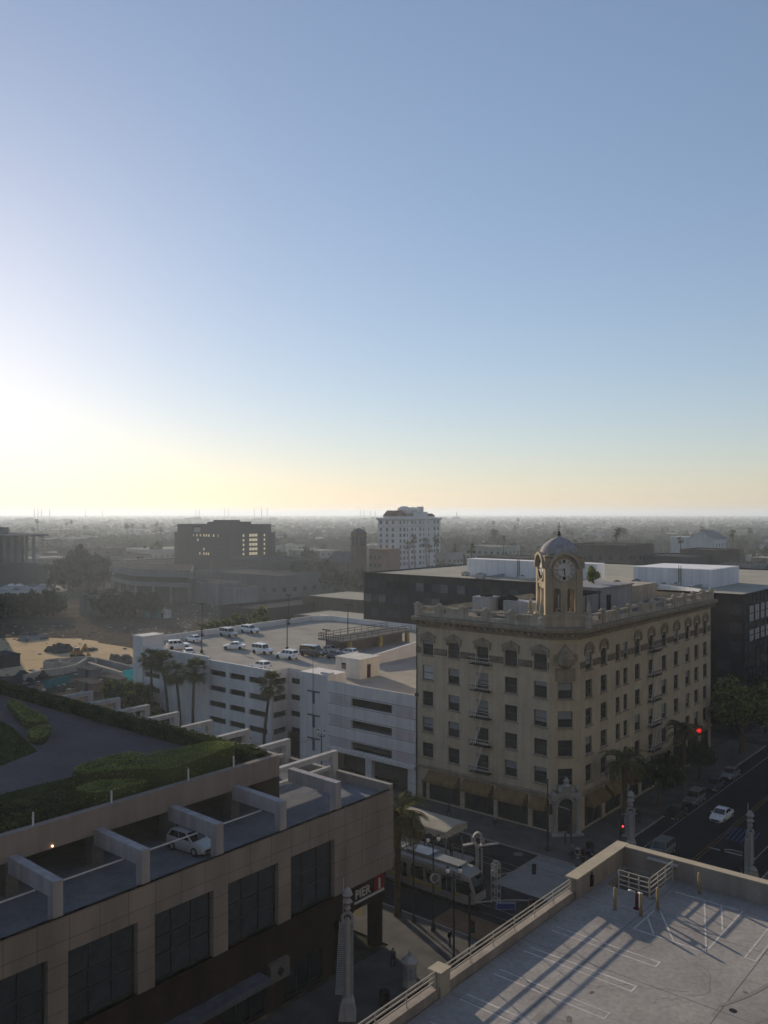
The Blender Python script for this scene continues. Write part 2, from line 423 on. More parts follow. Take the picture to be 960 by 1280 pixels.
for y in (72.2, 73.63, 84.0, 82.6):
    strip(rl, -300, y, 120, y, .09, .009)
struct('track', rl, mat('rail_steel', (.25, .24, .23), rough=.3, metal=.9, var=.2, scale=2))
mh = MB(); mh.lathe((-52.6, 87.2, 0), [(.62, .004), (.6, .012)], 20)
solo('manhole_cover', mh, CONC_D, 'round manhole cover in the road beside the station mast', 'manhole')

# ================================================================== LEFT BUILDING (roof parking, planted roof)
def roof_garden_building():
    LX = -50.2
    t = thing('shop_building', 'long beige panelled shop building with roof parking bays and a planted roof', 'building', (-75, 30, 0))
    PAN = brickmat('beige_panels', (.275, .243, .213), (.245, .218, .19), (.17, .14, .11), 2.15, 1.45, .03, off=0, streak=.14)
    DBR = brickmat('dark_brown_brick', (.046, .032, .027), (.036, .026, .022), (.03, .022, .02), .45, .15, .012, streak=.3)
    V0, V1 = -34.0, 61.2
    wins = []
    c = 31.3
    v = c - 6.47 * 9
    while v < 52:
        if v - 2.55 > V0 + 1: wins.append(v)
        v += 6.47
    w = MB()
    holes = [(v - 2.55 - V0, v + 2.55 - V0, 7.3, 12.25) for v in wins]
    w.hole_wall((LX, V0), (0, 1), V1 - V0, 7.3, 14.56, holes, .55)
    w.box(LX - .32, LX, V0, V1, 14.14, 14.562, skip='be')          # low coping lip
    w.poly([(LX, V0, 14.562), (LX, V1, 14.562), (LX - .32, V1, 14.562), (LX - .32, V0, 14.562)])
    w.poly([(LX, V0, 7.3), (LX - 1.2, V0, 7.3), (LX - 1.2, V1, 7.3), (LX, V1, 7.3)])      # soffit
    part('wall', w, PAN, t)
    co = MB(); co.box(-110, LX - .1, V1 - .42, V1 + .05, 14.14, 15.0); part('coping', co, CONC, t)
    # north face on First street and dark lower storeys
    n = MB()
    n.hole_wall((LX, V1 - .002), (-1, 0), 60, 7.3, 14.2, [(3 + 6.2*k, 7.6 + 6.2*k, 8.6, 12.4) for k in range(9)], .5)
    part('rear_wall', n, PAN, t)
    d = MB()
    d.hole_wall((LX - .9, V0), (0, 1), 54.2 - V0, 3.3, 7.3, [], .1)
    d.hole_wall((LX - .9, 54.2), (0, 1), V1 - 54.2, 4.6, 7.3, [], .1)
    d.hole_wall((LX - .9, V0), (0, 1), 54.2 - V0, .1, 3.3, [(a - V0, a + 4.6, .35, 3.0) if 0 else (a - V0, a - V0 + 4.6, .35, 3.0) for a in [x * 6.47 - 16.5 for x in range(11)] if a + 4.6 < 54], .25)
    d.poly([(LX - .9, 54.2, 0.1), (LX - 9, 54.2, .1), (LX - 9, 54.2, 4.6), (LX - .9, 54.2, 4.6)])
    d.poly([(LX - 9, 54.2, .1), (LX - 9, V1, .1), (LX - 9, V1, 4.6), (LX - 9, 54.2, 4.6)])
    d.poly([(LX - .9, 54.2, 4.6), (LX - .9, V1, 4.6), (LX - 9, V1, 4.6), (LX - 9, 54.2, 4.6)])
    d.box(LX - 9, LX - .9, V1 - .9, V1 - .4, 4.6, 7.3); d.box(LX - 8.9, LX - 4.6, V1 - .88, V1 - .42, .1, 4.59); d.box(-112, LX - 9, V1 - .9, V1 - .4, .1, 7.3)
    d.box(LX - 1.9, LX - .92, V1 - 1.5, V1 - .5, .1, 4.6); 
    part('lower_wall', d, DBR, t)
    # windows: one part per bay with its mullions below it
    g_ = MB(); g_.poly([(0, .5, 0), (5.1, .5, 0), (5.1, .5, 4.95), (0, .5, 4.95)])
    gme = g_.mesh('pane', GL_B)
    f_ = MB()
    for z in (0.06, 1.75, 3.0, 4.89): f_.box(.06, 5.04, .4, .5, z - .05, z + .05)
    for x in (.06, 1.7, 3.4, 5.04): f_.box(x - .05, x + .05, .38, .5, .0, 4.95)
    fme = f_.mesh('window', mat('bronze_frame', (.05, .055, .06), rough=.4, metal=.5, var=.2, scale=3))
    for v in wins:
        o = inst('window', fme, t, (LX, v - 2.55, 7.3), R(90)); sub('pane', gme, o)
    sg = MB(); sg.poly([(0, .2, 0), (4.6, .2, 0), (4.6, .2, 2.65), (0, .2, 2.65)])
    for x in (0.05, 1.55, 3.05, 4.55): sg.box(x - .04, x + .04, .1, .2, 0, 2.65, 1)
    sme = sg.mesh('shop_window', [GL_D, STEEL_D])
    for a in [x * 6.47 - 16.5 for x in range(11)]:
        if a + 4.6 < 54 and a > 20: inst('shop_window', sme, t, (LX - .9, a, .35), R(90))
    bnd = MB(); bnd.box(LX - .9, LX + .5, 8, 45.6, 3.25, 3.75); part('canopy', bnd, mat('canopy_metal', (.10, .115, .14), rough=.5, var=.2, scale=.7, streak=.2), t)
    md = MB(); md.box(LX - .9, LX - .45, 46.4, 48.5, 2.5, 4.0); md.obox((LX - .44, 47.45, 3.2), (.1, .55, .55), Matrix.Rotation(R(45), 3, 'X'), 1)
    part('medallion', md, [CONC_D, STEEL_D], t)
    # roof parking deck, car park under the garden, ceiling and back wall
    fl = MB()
    fl.poly([(-112, V0, 14.15), (LX - .3, V0, 14.15), (LX - .3, V1 - .4, 14.15), (-112, V1 - .4, 14.15)])
    part('roof_deck', fl, mat('roof_deck_paint', (.16, .165, .18), var=.22, scale=.3, fine=.15, streak=0), t)
    rt = MB(); WV1 = 52.6
    rt.box(-56.9, -56.3, V0, WV1, 16.55, 18.35)                   # beige lintel wall over the dark bays
    rt.box(-56.9, -56.3, V0, WV1, 18.35, 18.42, 0)
    rt.poly([(-56.3, WV1, 14.15), (-110, WV1, 14.15), (-110, WV1, 18.35), (-56.3, WV1, 18.35)])
    for v in [28.2 + 6.45 * k for k in range(-9, 4)]: rt.box(-57.4, -56.35, v - .45, v + .45, 14.15, 16.6, 1)
    part('roof_wall', rt, [mat('roof_wall_stucco', (.235, .205, .185), var=.12, scale=.3, streak=.12), CONC_D], t)
    gr = MB()
    gr.box(-110, -56.9, V0, WV1, 16.9, 17.5)
    gr.box(-75, -74.6, V0, WV1, 14.15, 16.9, 1)
    part('garden_slab', gr, [mat('garden_paving', (.115, .10, .105), var=.2, scale=.18, fine=.15), CONC_D], t)
    be = MB()
    for k in range(-8, 5):
        v = 28.2 + 6.45 * k
        be = MB()
        pts = [(-56.32, 15.8), (-51.1, 15.8), (-51.1, 14.15), (-50.42, 14.15), (-50.42, 16.85), (-56.32, 16.95)]
        i = len(be.v); n_ = len(pts)
        be.v += [(x, v - .33, z) for x, z in pts] + [(x, v + .33, z) for x, z in pts]
        for q in range(n_): be.f.append((i + q, i + (q+1) % n_, i + n_ + (q+1) % n_, i + n_ + q)); be.m.append(0)
        be.f += [(0, 1, 4, 5), (1, 2, 3, 4), (6 + 5, 6 + 4, 6 + 1, 6), (6 + 4, 6 + 3, 6 + 2, 6 + 1)]; be.m += [0] * 4
        part('roof_beam', be, mat('white_stucco', (.34, .325, .335), var=.08, scale=.5, streak=.2), t)
        if k < 4:
            rb = MB(); rb.tube((-52.7, v + .33, 15.72), (-52.7, v + 6.12, 15.72), .06, n=8); part('rail', rb, STEEL_W, t)
    # portal frames of the north edge, sunlit along their tops
    fm = mat('frame_stucco', (.42, .41, .40), var=.1, scale=.5, streak=.18)
    for k, u in enumerate((-57.3, -63.9, -70.1, -76.3, -82.4, -88.2, -94.4, -100.6)):
        f = MB()
        f.box(u - .27, u + .27, WV1 + .05, 61.0, 16.42, 16.92); f.box(u - .27, u + .27, 60.3, 61.0, 13.0, 16.42)
        f.box(u - .18, u + .18, WV1 + .05, 60.3, 15.25, 15.55)
        part('portal_frame', f, fm, t)
    # slim posts on the wall top
    for v in (29.8, 35.9, 42.9, 47.6):
        s = MB(); s.tube((-56.6, v, 18.4), (-56.6, v, 19.35), .07, n=8); part('post', s, STEEL_W, t)
    # wall lamp in the covered bays
    lp = MB(); lp.lathe((-56.2, 31.0, 16.75), [(.02, -.07), (.06, -.04), (.075, 0), (.06, .04), (.02, .07)], 10)
    part('wall_lamp', lp, mat('lit_lamp', (.9, .7, .4), var=0, emit=(1, .62, .25), estr=3), t)
    # lettering of the corner shop
    sg = text_mb('PIER', 1.12, .05)
    M = Matrix.Translation((LX - .78, 56.75, 5.62)) @ Matrix(((0,0,1,0),(1,0,0,0),(0,1,0,0),(0,0,0,1)))
    a = MB().add(sg, M); part('sign_lettering', a, mat('sign_white', (.52, .52, .52), var=.06, scale=3), t)
    sg = text_mb('1', 1.35, .06)
    RED = mat('sign_red', (.19, .014, .016), var=.1, scale=3)
    a = MB().add(sg, Matrix.Translation((LX - .70, 59.55, 5.6)) @ Matrix(((0,0,1,0),(1.3,0,0,0),(0,1,0,0),(0,0,0,1))))
    part('sign_numeral', a, MATS['sign_white'], t)
    a = MB(); a.box(LX - .88, LX - .76, 59.35, 60.75, 5.45, 6.75); part('sign_block', a, RED, t)
    a = MB(); a.box(LX - .88, LX - .74, 56.7, 60.75, 5.2, 5.36); part('sign_rule', a, MATS['sign_white'], t)
    a = MB(); a.poly([(LX - 1.5, 57.0, 3.9), (LX - 1.5, 58.5, 4.4), (LX - 1.5, 58.5, 3.3)]); a.poly([(LX - 1.53, 57.0, 3.9), (LX - 1.53, 58.5, 3.3), (LX - 1.53, 58.5, 4.4)])
    part('pennant', a, mat('cream_cloth', (.62, .56, .30), var=.1, scale=2), t)
    return t
roof_garden_building()

def leaves_on(mb, n, sampler, size, m_choices, flat=0.0):
    for _ in range(n):
        c, nn = sampler()
        d = Vector((random.gauss(0,1), random.gauss(0,1), random.gauss(0,1))).normalized()
        nn = (nn * flat + d * (1 - flat)).normalized() if flat else d
        a = nn.orthogonal().normalized(); b = nn.cross(a); th = random.random() * 6.28
        a, b = a * math.cos(th) + b * math.sin(th), b * math.cos(th) - a * math.sin(th)
        s = size * random.uniform(.6, 1.4)
        mb.poly([tuple(c - a*s), tuple(c + b*s*.5), tuple(c + a*s), tuple(c - b*s*.5)], random.choice(m_choices))

def hedge(name, boxes, label, n_per_m2, size, leaf, group=None, core=LEAF_D, cat='hedge'):
    """clipped hedge: (x0,x1,y0,y1,z0,z1) lumps, a dark twiggy core under a skin of small leaves"""
    mb = MB()
    for x0, x1, y0, y1, z0, z1 in boxes:
        mb.box(x0 + .12, x1 - .12, y0 + .12, y1 - .12, z0, z1 - .14, 0)
        A = [(x1-x0)*(y1-y0), (x1-x0)*(z1-z0), (x1-x0)*(z1-z0), (y1-y0)*(z1-z0), (y1-y0)*(z1-z0)]
        def samp(x0=x0, x1=x1, y0=y0, y1=y1, z0=z0, z1=z1, A=A):
            f = random.choices(range(5), A)[0]; u, v = random.random(), random.random()
            if f == 0: c = Vector((x0 + u*(x1-x0), y0 + v*(y1-y0), z1)); n = Vector((0,0,1))
            elif f == 1: c = Vector((x0 + u*(x1-x0), y0, z0 + v*(z1-z0))); n = Vector((0,-1,0))
            elif f == 2: c = Vector((x0 + u*(x1-x0), y1, z0 + v*(z1-z0))); n = Vector((0,1,0))
            elif f == 3: c = Vector((x0, y0 + u*(y1-y0), z0 + v*(z1-z0))); n = Vector((-1,0,0))
            else: c = Vector((x1, y0 + u*(y1-y0), z0 + v*(z1-z0))); n = Vector((1,0,0))
            bump = mnoise.noise(c * .7) * .16 + mnoise.noise(c * 3) * .06
            return c + n * (bump + random.uniform(-.10, .03)), n
        leaves_on(mb, int(sum(A) * n_per_m2), samp, size, [1, 1, 1, 1, 2], .6)
    return solo(name, mb, [core, leaf[0], leaf[1]], label, cat, (boxes[0][0], boxes[0][2], boxes[0][4]), group)

HL = (HEDGE_L, LEAF_L); HB = mat('hedge_body', (.06, .075, .022), var=.35, scale=2.5, fine=.3)
HG = (LEAF_M, LEAF_M)
HD = (LEAF_M, LEAF_D)
def in_poly(p, poly):
    c = False; j = len(poly) - 1
    for i in range(len(poly)):
        if (poly[i][1] > p[1]) != (poly[j][1] > p[1]) and p[0] < (poly[j][0]-poly[i][0])*(p[1]-poly[i][1])/(poly[j][1]-poly[i][1]) + poly[i][0]: c = not c
        j = i
    return c
def smooth(P, n=2):
    for _ in range(n):
        Q = []
        for k in range(len(P)):
            a, b = P[k], P[(k + 1) % len(P)]; Q += [(a[0]*.75 + b[0]*.25, a[1]*.75 + b[1]*.25), (a[0]*.25 + b[0]*.75, a[1]*.25 + b[1]*.75)]
        P = Q
    return P
def hedge_strip(poly, z0, z1, label, n_top=150, n_side=60, size=.07):
    """neatly clipped hedge of curved plan with rounded shoulders"""
    P = smooth(poly); c = Vector((sum(p[0] for p in P), sum(p[1] for p in P))) / len(P)
    if sum(P[k][0]*P[(k+1) % len(P)][1] - P[(k+1) % len(P)][0]*P[k][1] for k in range(len(P))) < 0: P = P[::-1]
    N = []
    for k in range(len(P)):
        d = Vector(P[(k+1) % len(P)]) - Vector(P[k-1]); d.normalize(); N.append(Vector((d.y, -d.x)))
    ring = lambda o: [(p[0] + n.x*o, p[1] + n.y*o) for p, n in zip(P, N)]
    mb = MB(); R_ = [(ring(-.12), z0), (ring(.0), z0 + .3), (ring(-.02), z1 - .4), (ring(-.14), z1 - .14), (ring(-.36), z1 - .03)]
    n = len(P)
    for (ra, za), (rb, zb) in zip(R_[:-1], R_[1:]):
        for k in range(n): mb.poly([(*ra[k], za), (*ra[(k+1) % n], za), (*rb[(k+1) % n], zb), (*rb[k], zb)])
    mb.poly([(*p, R_[-1][1]) for p in R_[-1][0]])
    xs = [p[0] for p in P]; ys = [p[1] for p in P]; A = 0; tops = []
    area = abs(sum(P[k][0]*P[(k+1) % n][1] - P[(k+1) % n][0]*P[k][1] for k in range(n))) / 2
    def top():
        while True:
            q = (random.uniform(min(xs), max(xs)), random.uniform(min(ys), max(ys)))
            if in_poly(q, P): break
        p = Vector((*q, z1)); return p + Vector((0, 0, mnoise.noise(p*.8)*.07 + random.uniform(-.06, .03))), Vector((0, 0, 1))
    def side():
        k = random.randrange(n); q = Vector(P[k]).lerp(Vector(P[(k+1) % n]), random.random()); h = random.uniform(z0, z1)
        m_ = Vector((N[k].x, N[k].y, .4 if h > z1 - .3 else 0)).normalized(); i_ = -.15 if h > z1 - .25 else 0
        return Vector((q.x, q.y, h)) + m_*(random.uniform(-.06, .05) + i_), m_
    leaves_on(mb, int(area*n_top), top, size, [1, 1, 1, 2], .7); leaves_on(mb, int(sum((Vector(P[k]) - Vector(P[(k+1) % n])).length for k in range(n))*(z1 - z0)*n_side), side, size, [3, 3, 3, 1], .55)  # paler tops, darker sides: light and shade put into the leaf colours
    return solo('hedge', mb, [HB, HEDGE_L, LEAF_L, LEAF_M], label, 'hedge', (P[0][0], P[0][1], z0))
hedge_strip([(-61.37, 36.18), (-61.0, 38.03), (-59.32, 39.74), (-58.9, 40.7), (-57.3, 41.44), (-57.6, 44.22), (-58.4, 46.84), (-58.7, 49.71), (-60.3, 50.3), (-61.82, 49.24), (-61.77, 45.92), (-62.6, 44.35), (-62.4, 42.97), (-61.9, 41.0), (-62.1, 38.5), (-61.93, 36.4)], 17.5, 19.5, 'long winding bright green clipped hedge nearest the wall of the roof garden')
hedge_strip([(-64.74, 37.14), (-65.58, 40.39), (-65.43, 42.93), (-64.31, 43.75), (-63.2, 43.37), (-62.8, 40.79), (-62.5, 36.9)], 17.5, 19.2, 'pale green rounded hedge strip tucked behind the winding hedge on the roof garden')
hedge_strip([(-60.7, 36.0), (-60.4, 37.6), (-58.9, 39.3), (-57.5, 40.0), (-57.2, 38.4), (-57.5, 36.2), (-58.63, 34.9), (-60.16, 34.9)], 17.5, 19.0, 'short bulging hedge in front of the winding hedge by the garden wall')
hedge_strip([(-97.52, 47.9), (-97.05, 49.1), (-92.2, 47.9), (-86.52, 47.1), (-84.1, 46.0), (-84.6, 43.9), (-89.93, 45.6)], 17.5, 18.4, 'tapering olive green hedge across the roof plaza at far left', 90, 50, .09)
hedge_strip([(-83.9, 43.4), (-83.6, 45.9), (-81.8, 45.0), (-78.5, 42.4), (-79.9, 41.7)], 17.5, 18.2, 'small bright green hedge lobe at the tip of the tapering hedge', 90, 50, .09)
hedge('hedge', [(-61.5, -58.0, 29.5, 34.6, 17.5, 18.8)], 'darker clipped hedge continuing the winding hedge along the roof wall', 80, .1, HG)
hedge('hedge', [(-60.2, -57.2, 8, 29.4, 17.5, 18.7), (-63, -60.2, 8, 29, 17.5, 18.5)], 'long dark hedge above the roof parking at the left edge', 32, .13, HD)
hedge('hedge', [(-108, -57.5, 50.9, 52.3, 17.5, 18.75)], 'long thin hedge along the street edge of the roof garden', 80, .1, HG)
lw = MB()
def lawn(poly, z=17.52):
    lw.poly([(x, y, z) for x, y in poly])
lawn([(-105, 20), (-80, 20), (-74, 34), (-77, 41), (-88, 44), (-105, 46)])
lawn([(-67.5, 8), (-63, 8), (-62, 31), (-62, 50), (-66.5, 50), (-67.5, 36)])
lawn([(-58.6, 47), (-56.95, 47), (-56.95, 50.8), (-60, 50.8)])
gl = MB(); gl.v, gl.f, gl.m = lw.v, lw.f, lw.m
LP = [[(v[0], v[1]) for v in [gl.v[i] for i in f]] for f in gl.f]
cnt = 0
while cnt < 9000:
    q = (random.uniform(-105, -56.9), random.uniform(8, 51))
    if not any(in_poly(q, P_) for P_ in LP): continue
    h = random.uniform(.06, .16); a = random.random() * 6.28; w_ = .10
    gl.poly([(q[0] - w_*math.cos(a), q[1] - w_*math.sin(a), 17.52), (q[0] + w_*math.cos(a), q[1] + w_*math.sin(a), 17.52), (q[0] + .05, q[1], 17.52 + h)], 1); cnt += 1
o = solo('grass', gl, [mat('lawn_soil', (.03, .045, .014), var=.3, scale=.5, fine=.3), LEAF_M], 'dark lawn on the planted roof', 'grass', (-80, 30, 17.5), kind='stuff')

# ================================================================== RIGHT CORNER DECK (sunlit roof parking)
def deck_building():
    X0, Y1, Z = -22.0, 48.35, 19.0
    t = thing('parking_structure', 'pale concrete parking structure with a sunlit roof deck and corner stair pit', 'building', (0, 20, 0))
    DK = mat('deck_concrete', (.30, .284, .272), var=.2, scale=.3, fine=.16, bump=.25, rough=.8)
    WB = mat('deck_wall_concrete', (.33, .295, .26), var=.1, scale=.35, streak=.2, fine=.08)
    PX0, PX1, PY0, PY1 = -21.6, -19.05, 45.25, 48.1            # stair pit
    XE, YS = 60, -2.5
    f = MB()
    for x0, x1, y0, y1 in [(X0, PX0, YS, Y1), (PX0, PX1, YS, PY0), (PX0, PX1, PY1, Y1), (PX1, XE, YS, Y1)]:
        f.poly([(x0, y0, Z), (x1, y0, Z), (x1, y1, Z), (x0, y1, Z)])
    part('deck', f, DK, t)
    pit = MB()
    pit.poly([(PX0, PY0, 16.2), (PX1, PY0, 16.2), (PX1, PY1, 16.2), (PX0, PY1, 16.2)])
    pit.poly([(PX0, PY0, Z), (PX0, PY1, Z), (PX0, PY1, 16.2), (PX0, PY0, 16.2)]); pit.poly([(PX1, PY0, 16.2), (PX1, PY1, 16.2), (PX1, PY1, Z), (PX1, PY0, Z)])
    pit.poly([(PX0, PY1, Z), (PX1, PY1, Z), (PX1, PY1, 16.2), (PX0, PY1, 16.2)]); pit.poly([(PX0, PY0, 16.2), (PX1, PY0, 16.2), (PX1, PY0, Z), (PX0, PY0, Z)])
    for k in range(9): pit.box(PX0, PX0 + 1.2, PY0 + .3*k, PY0 + .3*k + .3, 16.2, Z - .17 - .28*k)
    part('stair_pit', pit, CONC, t)
    w = MB()
    w.box(X0 - .42, X0 - .05, YS, 42.4, 0, Z + .44)               # low kerb wall below the rails
    w.box(X0 - .48, X0 + .06, 42.4, Y1 + .45, 0, Z + 1.08)        # tall corner wall
    w.box(X0 + .06, XE, Y1, Y1 + .42, 0, Z + 1.1)
    w.box(X0 - .05, XE, YS - .3, YS, 0, Z); w.box(XE - .3, XE, YS, Y1, 0, Z - .01)
    part('parapet', w, WB, t)
    cp = MB()
    cp.box(X0 - .58, X0 + .16, 42.3, Y1 + .55, Z + 1.082, Z + 1.17); cp.box(X0 + .162, XE, Y1 - .06, Y1 + .5, Z + 1.102, Z + 1.16)
    cp.box(X0 - .62, X0 + .02, 30.0, 30.7, Z - .2, Z + 1.02); cp.box(X0 - .66, X0 + .06, 29.96, 30.74, Z + 1.022, Z + 1.1)
    part('coping', cp, mat('coping_cream', (.42, .37, .29), var=.1, scale=.7, streak=.05, fine=.1), t)
    RW = mat('rail_cream', (.48, .43, .36), rough=.5, var=.12, scale=1.5)
    def railrun(y0, y1, n):
        r = MB(); x = X0 - .24
        for k in range(3): r.tube((x, y0, Z + .66 + .21*k), (x, y1, Z + .66 + .21*k), .032, n=8)
        for k in range(n + 1):
            y = y0 + (y1 - y0) * k / n; r.tube((x, y, Z + .44), (x, y, Z + 1.08), .03, n=6)
        part('railing', r, RW, t)
    railrun(30.75, 42.28, 6); railrun(12, 29.95, 9)
    r = MB()   # rails round the pit
    def prail(a, b, n):
        for k in range(4): r.tube((*a, Z + .3 + .26*k), (*b, Z + .3 + .26*k), .03, n=6)
        for k in range(n + 1):
            q = [a[i] + (b[i] - a[i]) * k / n for i in (0, 1)]; r.tube((*q, Z), (*q, Z + 1.08), .034, n=6)
    prail((-20.75, 45.1), (-19.0, 45.1), 3); prail((-18.95, 45.12), (-18.9, 48.2), 3)
    part('pit_railing', r, RW, t)
    fx = MB(); fx.box(-20.4, -18.6, Y1 - .2, Y1 - .03, Z + .83, Z + .93); part('wall_lamp', fx, BLIND2, t)
    bx = MB(); bx.box(X0 + .07, X0 + .2, 44.0, 44.2, Z + .2, Z + .8); bx.tube((X0 + .13, 44.1, Z + .8), (X0 + .13, 44.1, Z + 1.0), .03); part('fire_box', bx, STEEL_D, t)
    # painted bays: hairpin lines
    m = MB(); z = Z + .004
    def hair(x0, y0, x1, y1, gap=.5):
        d = Vector((x1-x0, y1-y0)).normalized(); n = Vector((-d.y, d.x)) * gap / 2
        strip(m, x0+n.x, y0+n.y, x1+n.x, y1+n.y, .09, z); strip(m, x0-n.x, y0-n.y, x1-n.x, y1-n.y, .09, z)
        strip(m, x1-n.x*1.18, y1-n.y*1.18, x1+n.x*1.18, y1+n.y*1.18, .09, z + .001)
    for k in range(6): hair(-21.3, 38.75 - 2.66*k, -15.9, 38.75 - 2.66*k)
    for k in range(1, 8): hair(-15.2 + 2.45*k, 47.4, -15.2 + 2.45*k, 42.0)
    for a in [(-18.2, 41.3, -14.6, 41.3), (-14.6, 41.3, -14.6, 46.8), (-18.2, 44.6, -18.2, 41.3), (-14.6, 41.4, -16.6, 46.8), (-16.2, 41.4, -18.1, 44.3), (-14.7, 44.0, -15.7, 46.8), (-17.2, 41.4, -18.2, 43), (-14.8, 46.8, -18.2, 46.8)]:
        strip(m, *a, .09, z)
    for k in range(9): hair(-5.2, 40 - 2.66*k, -9.6, 40 - 2.66*k); 
    part('bay_marking', m, mat('bay_paint', (.54, .52, .50), var=.25, scale=1.5, fine=.3), t)
    st = MB()
    rng = random.Random(4)
    for k in range(34):
        cx, cy = rng.uniform(-20, -2), rng.uniform(26, 47); r0 = rng.choice([.06, .08, .1, .12, .16, .22, .3]); n = 14; el = rng.uniform(.5, 2.2); th = rng.uniform(0, 3.1)
        pts = []
        for q in range(n):
            a = q / n * 6.283; rr = r0 * rng.uniform(.65, 1.2); x_, y_ = rr*math.cos(a)*el, rr*math.sin(a)
            pts.append((cx + x_*math.cos(th) - y_*math.sin(th), cy + x_*math.sin(th) + y_*math.cos(th), z + .003 + k * .0001))
        st.poly(pts)
    o = part('oil_stain', st, mat('oil_stain', (.20, .19, .178), var=.25, scale=2, fine=.25), t); o['kind'] = 'stuff'
    ty = MB()
    for k in range(5):
        x, y = rng.uniform(-14, -4), rng.uniform(34, 40); a = rng.uniform(.6, 2.4); da = rng.uniform(-.09, .09)
        for q in range(rng.randint(10, 18)):
            x2, y2 = x + .45*math.cos(a), y + .45*math.sin(a)
            if -21 < x2 < 0 and 20 < y2 < 47:
                for o in (-.75, .75): strip(ty, x - o*math.sin(a), y + o*math.cos(a), x2 - o*math.sin(a), y2 + o*math.cos(a), .17, Z + .0062 + k*.0001 + q*.000003)
            x, y = x2, y2; a += da
    o = part('tyre_mark', ty, mat('tyre_mark', (.275, .26, .249), var=.1, scale=1.5, fine=.3), t); o['kind'] = 'stuff'
    dr = MB()
    for x, y in ((-12.4, 36.8), (-6.2, 43.0)): dr.lathe((x + .4, y + .4, Z + .001), [(.16, 0), (.16, .008)], 14)
    o = part('floor_drain', dr, STEEL_D, t); o['kind'] = 'stuff'
    ck = MB()
    for k in range(14):
        x, y = rng.uniform(-20.5, -3), rng.uniform(27, 46); a = rng.uniform(0, 6.28); pts = [(x, y)]
        for q in range(rng.randint(4, 12)): a += rng.uniform(-.7, .7); x += .38*math.cos(a); y += .38*math.sin(a); pts.append((x, y))
        for p0, p1 in zip(pts[:-1], pts[1:]): strip(ck, *p0, *p1, rng.uniform(.008, .016), Z + .0032 + k*.00003)
    o = part('floor_crack', ck, MATS['dark_concrete'], t); o['kind'] = 'stuff'
    pt = MB()
    for x0, y0, l, d in ((-12.6, 36.2, 2.2, 1.3), (-8.4, 41.0, 1.2, 2.4), (-18.2, 31.0, 1.6, 1.0), (-10.5, 30.5, 3.0, .8), (-6.4, 33.8, 1.5, 1.5)):
        pt.poly([(x0, y0, Z + .0015), (x0 + l, y0, Z + .0015), (x0 + l, y0 + d, Z + .0015), (x0, y0 + d, Z + .0015)])
    o = part('floor_patch', pt, mat('patch_concrete', (.255, .245, .235), var=.12, scale=.8, fine=.15), t); o['kind'] = 'stuff'
    jn = MB()
    for x in (-18.6, -12.4, -6.2, 0): strip(jn, x, 5, x, 48.2, .03, Z + .002)
    for y in (12, 18.2, 24.4, 30.6, 36.8, 43): strip(jn, -21.9, y, 40, y, .03, Z + .0025)
    part('floor_joint', jn, mat('joint_sealant', (.11, .105, .10), var=.2, scale=2), t)
deck_building()

# bollards and the standpipe at the pit
b = thing('bollard', 'yellow steel bollard left of the stair pit on the sunlit deck', 'bollard', (0,0,0))
m = MB(); m.lathe((0,0,0), [(.085, 0), (.085, 1.12), (.06, 1.17), (.01, 1.19)], 14); part('post', m, mat('bollard_yellow', (.40, .31, .18), var=.15, scale=3, streak=.2, fine=.15), b, True)
m = MB(); m.box(-.15, .15, -.15, .15, 0.002, .02); part('base_plate', m, STEEL_G, b)
b.location = (-19.83, 42.66, 19)
copy_tree(b, (-18.49, 42.84, 19), label='yellow steel bollard standing in front of the standpipe')
copy_tree(b, (-18.1, 44.1, 19), label='yellow steel bollard at the foot of the slanting pit railing')
copy_tree(b, (-17.1, 47.4, 19), label='weathered bollard by the deck wall beyond the pit railing')
s = thing('standpipe', 'dark fire standpipe with twin valves between the yellow bollards', 'standpipe', (-19.0, 43.5, 19))
m = MB(); m.tube((-19.0, 43.5, 19), (-19.0, 43.5, 19.95), .08, n=10); m.lathe((-19.0, 43.5, 19), [(.18, 0), (.18, .03)], 12); part('pipe', m, mat('red_brown_pipe', (.08, .03, .04), rough=.5, var=.2, scale=3), s)
for d in (-1, 1):
    m = MB(); m.tube((-19.0, 43.5, 19.85), (-19.0 + .27*d, 43.35, 19.95), .05, n=8); m.lathe((-19.0 + .3*d, 43.33, 19.9), [(.02, 0), (.11, .02), (.11, .06), (.02, .08)], 10); part('valve', m, STEEL_W, s)

# ================================================================== CLOCK TOWER BUILDING
def window_protos():
    """double-hung sash windows in local space: x along the wall, y into it, z up"""
    out = {}
    for w, h in ((1.86, 2.05), (1.8, 2.2), (1.35, 2.2)):
        f = MB(); e = .09; d = .2
        f.box(0, e, d, d + .1, 0, h); f.box(w - e, w, d, d + .1, 0, h); f.box(e, w - e, d, d + .1, h - e, h); f.box(e, w - e, d, d + .1, 0, e)
        f.box(e, w - e, d + .01, d + .07, h * .5 - .04, h * .5 + .04)
        fr = f.mesh('window', FRAME)
        s = MB(); s.box(-.14, w + .14, -.16, .2, -.17, -.002); sill = s.mesh('sill', TAN_T)
        panes = []
        for kind in range(6):
            p = MB(); y = d + .06
            cut = [h * .5, h * .5, h * .28, h * .72, h, h * .05][kind]
            up = [1, 0, 1, 1, 0, 1][kind]
            p.poly([(e, y, e), (w - e, y, e), (w - e, y, cut), (e, y, cut)], 0)
            if cut < h: p.poly([(e, y + .001, cut), (w - e, y + .001, cut), (w - e, y + .001, h - e), (e, y + .001, h - e)], up)
            panes.append(p.mesh('pane', [GL_O, BLIND if kind != 5 else BLIND2]))
        out[(w, h)] = (fr, sill, panes)
    return out
WIN = window_protos()
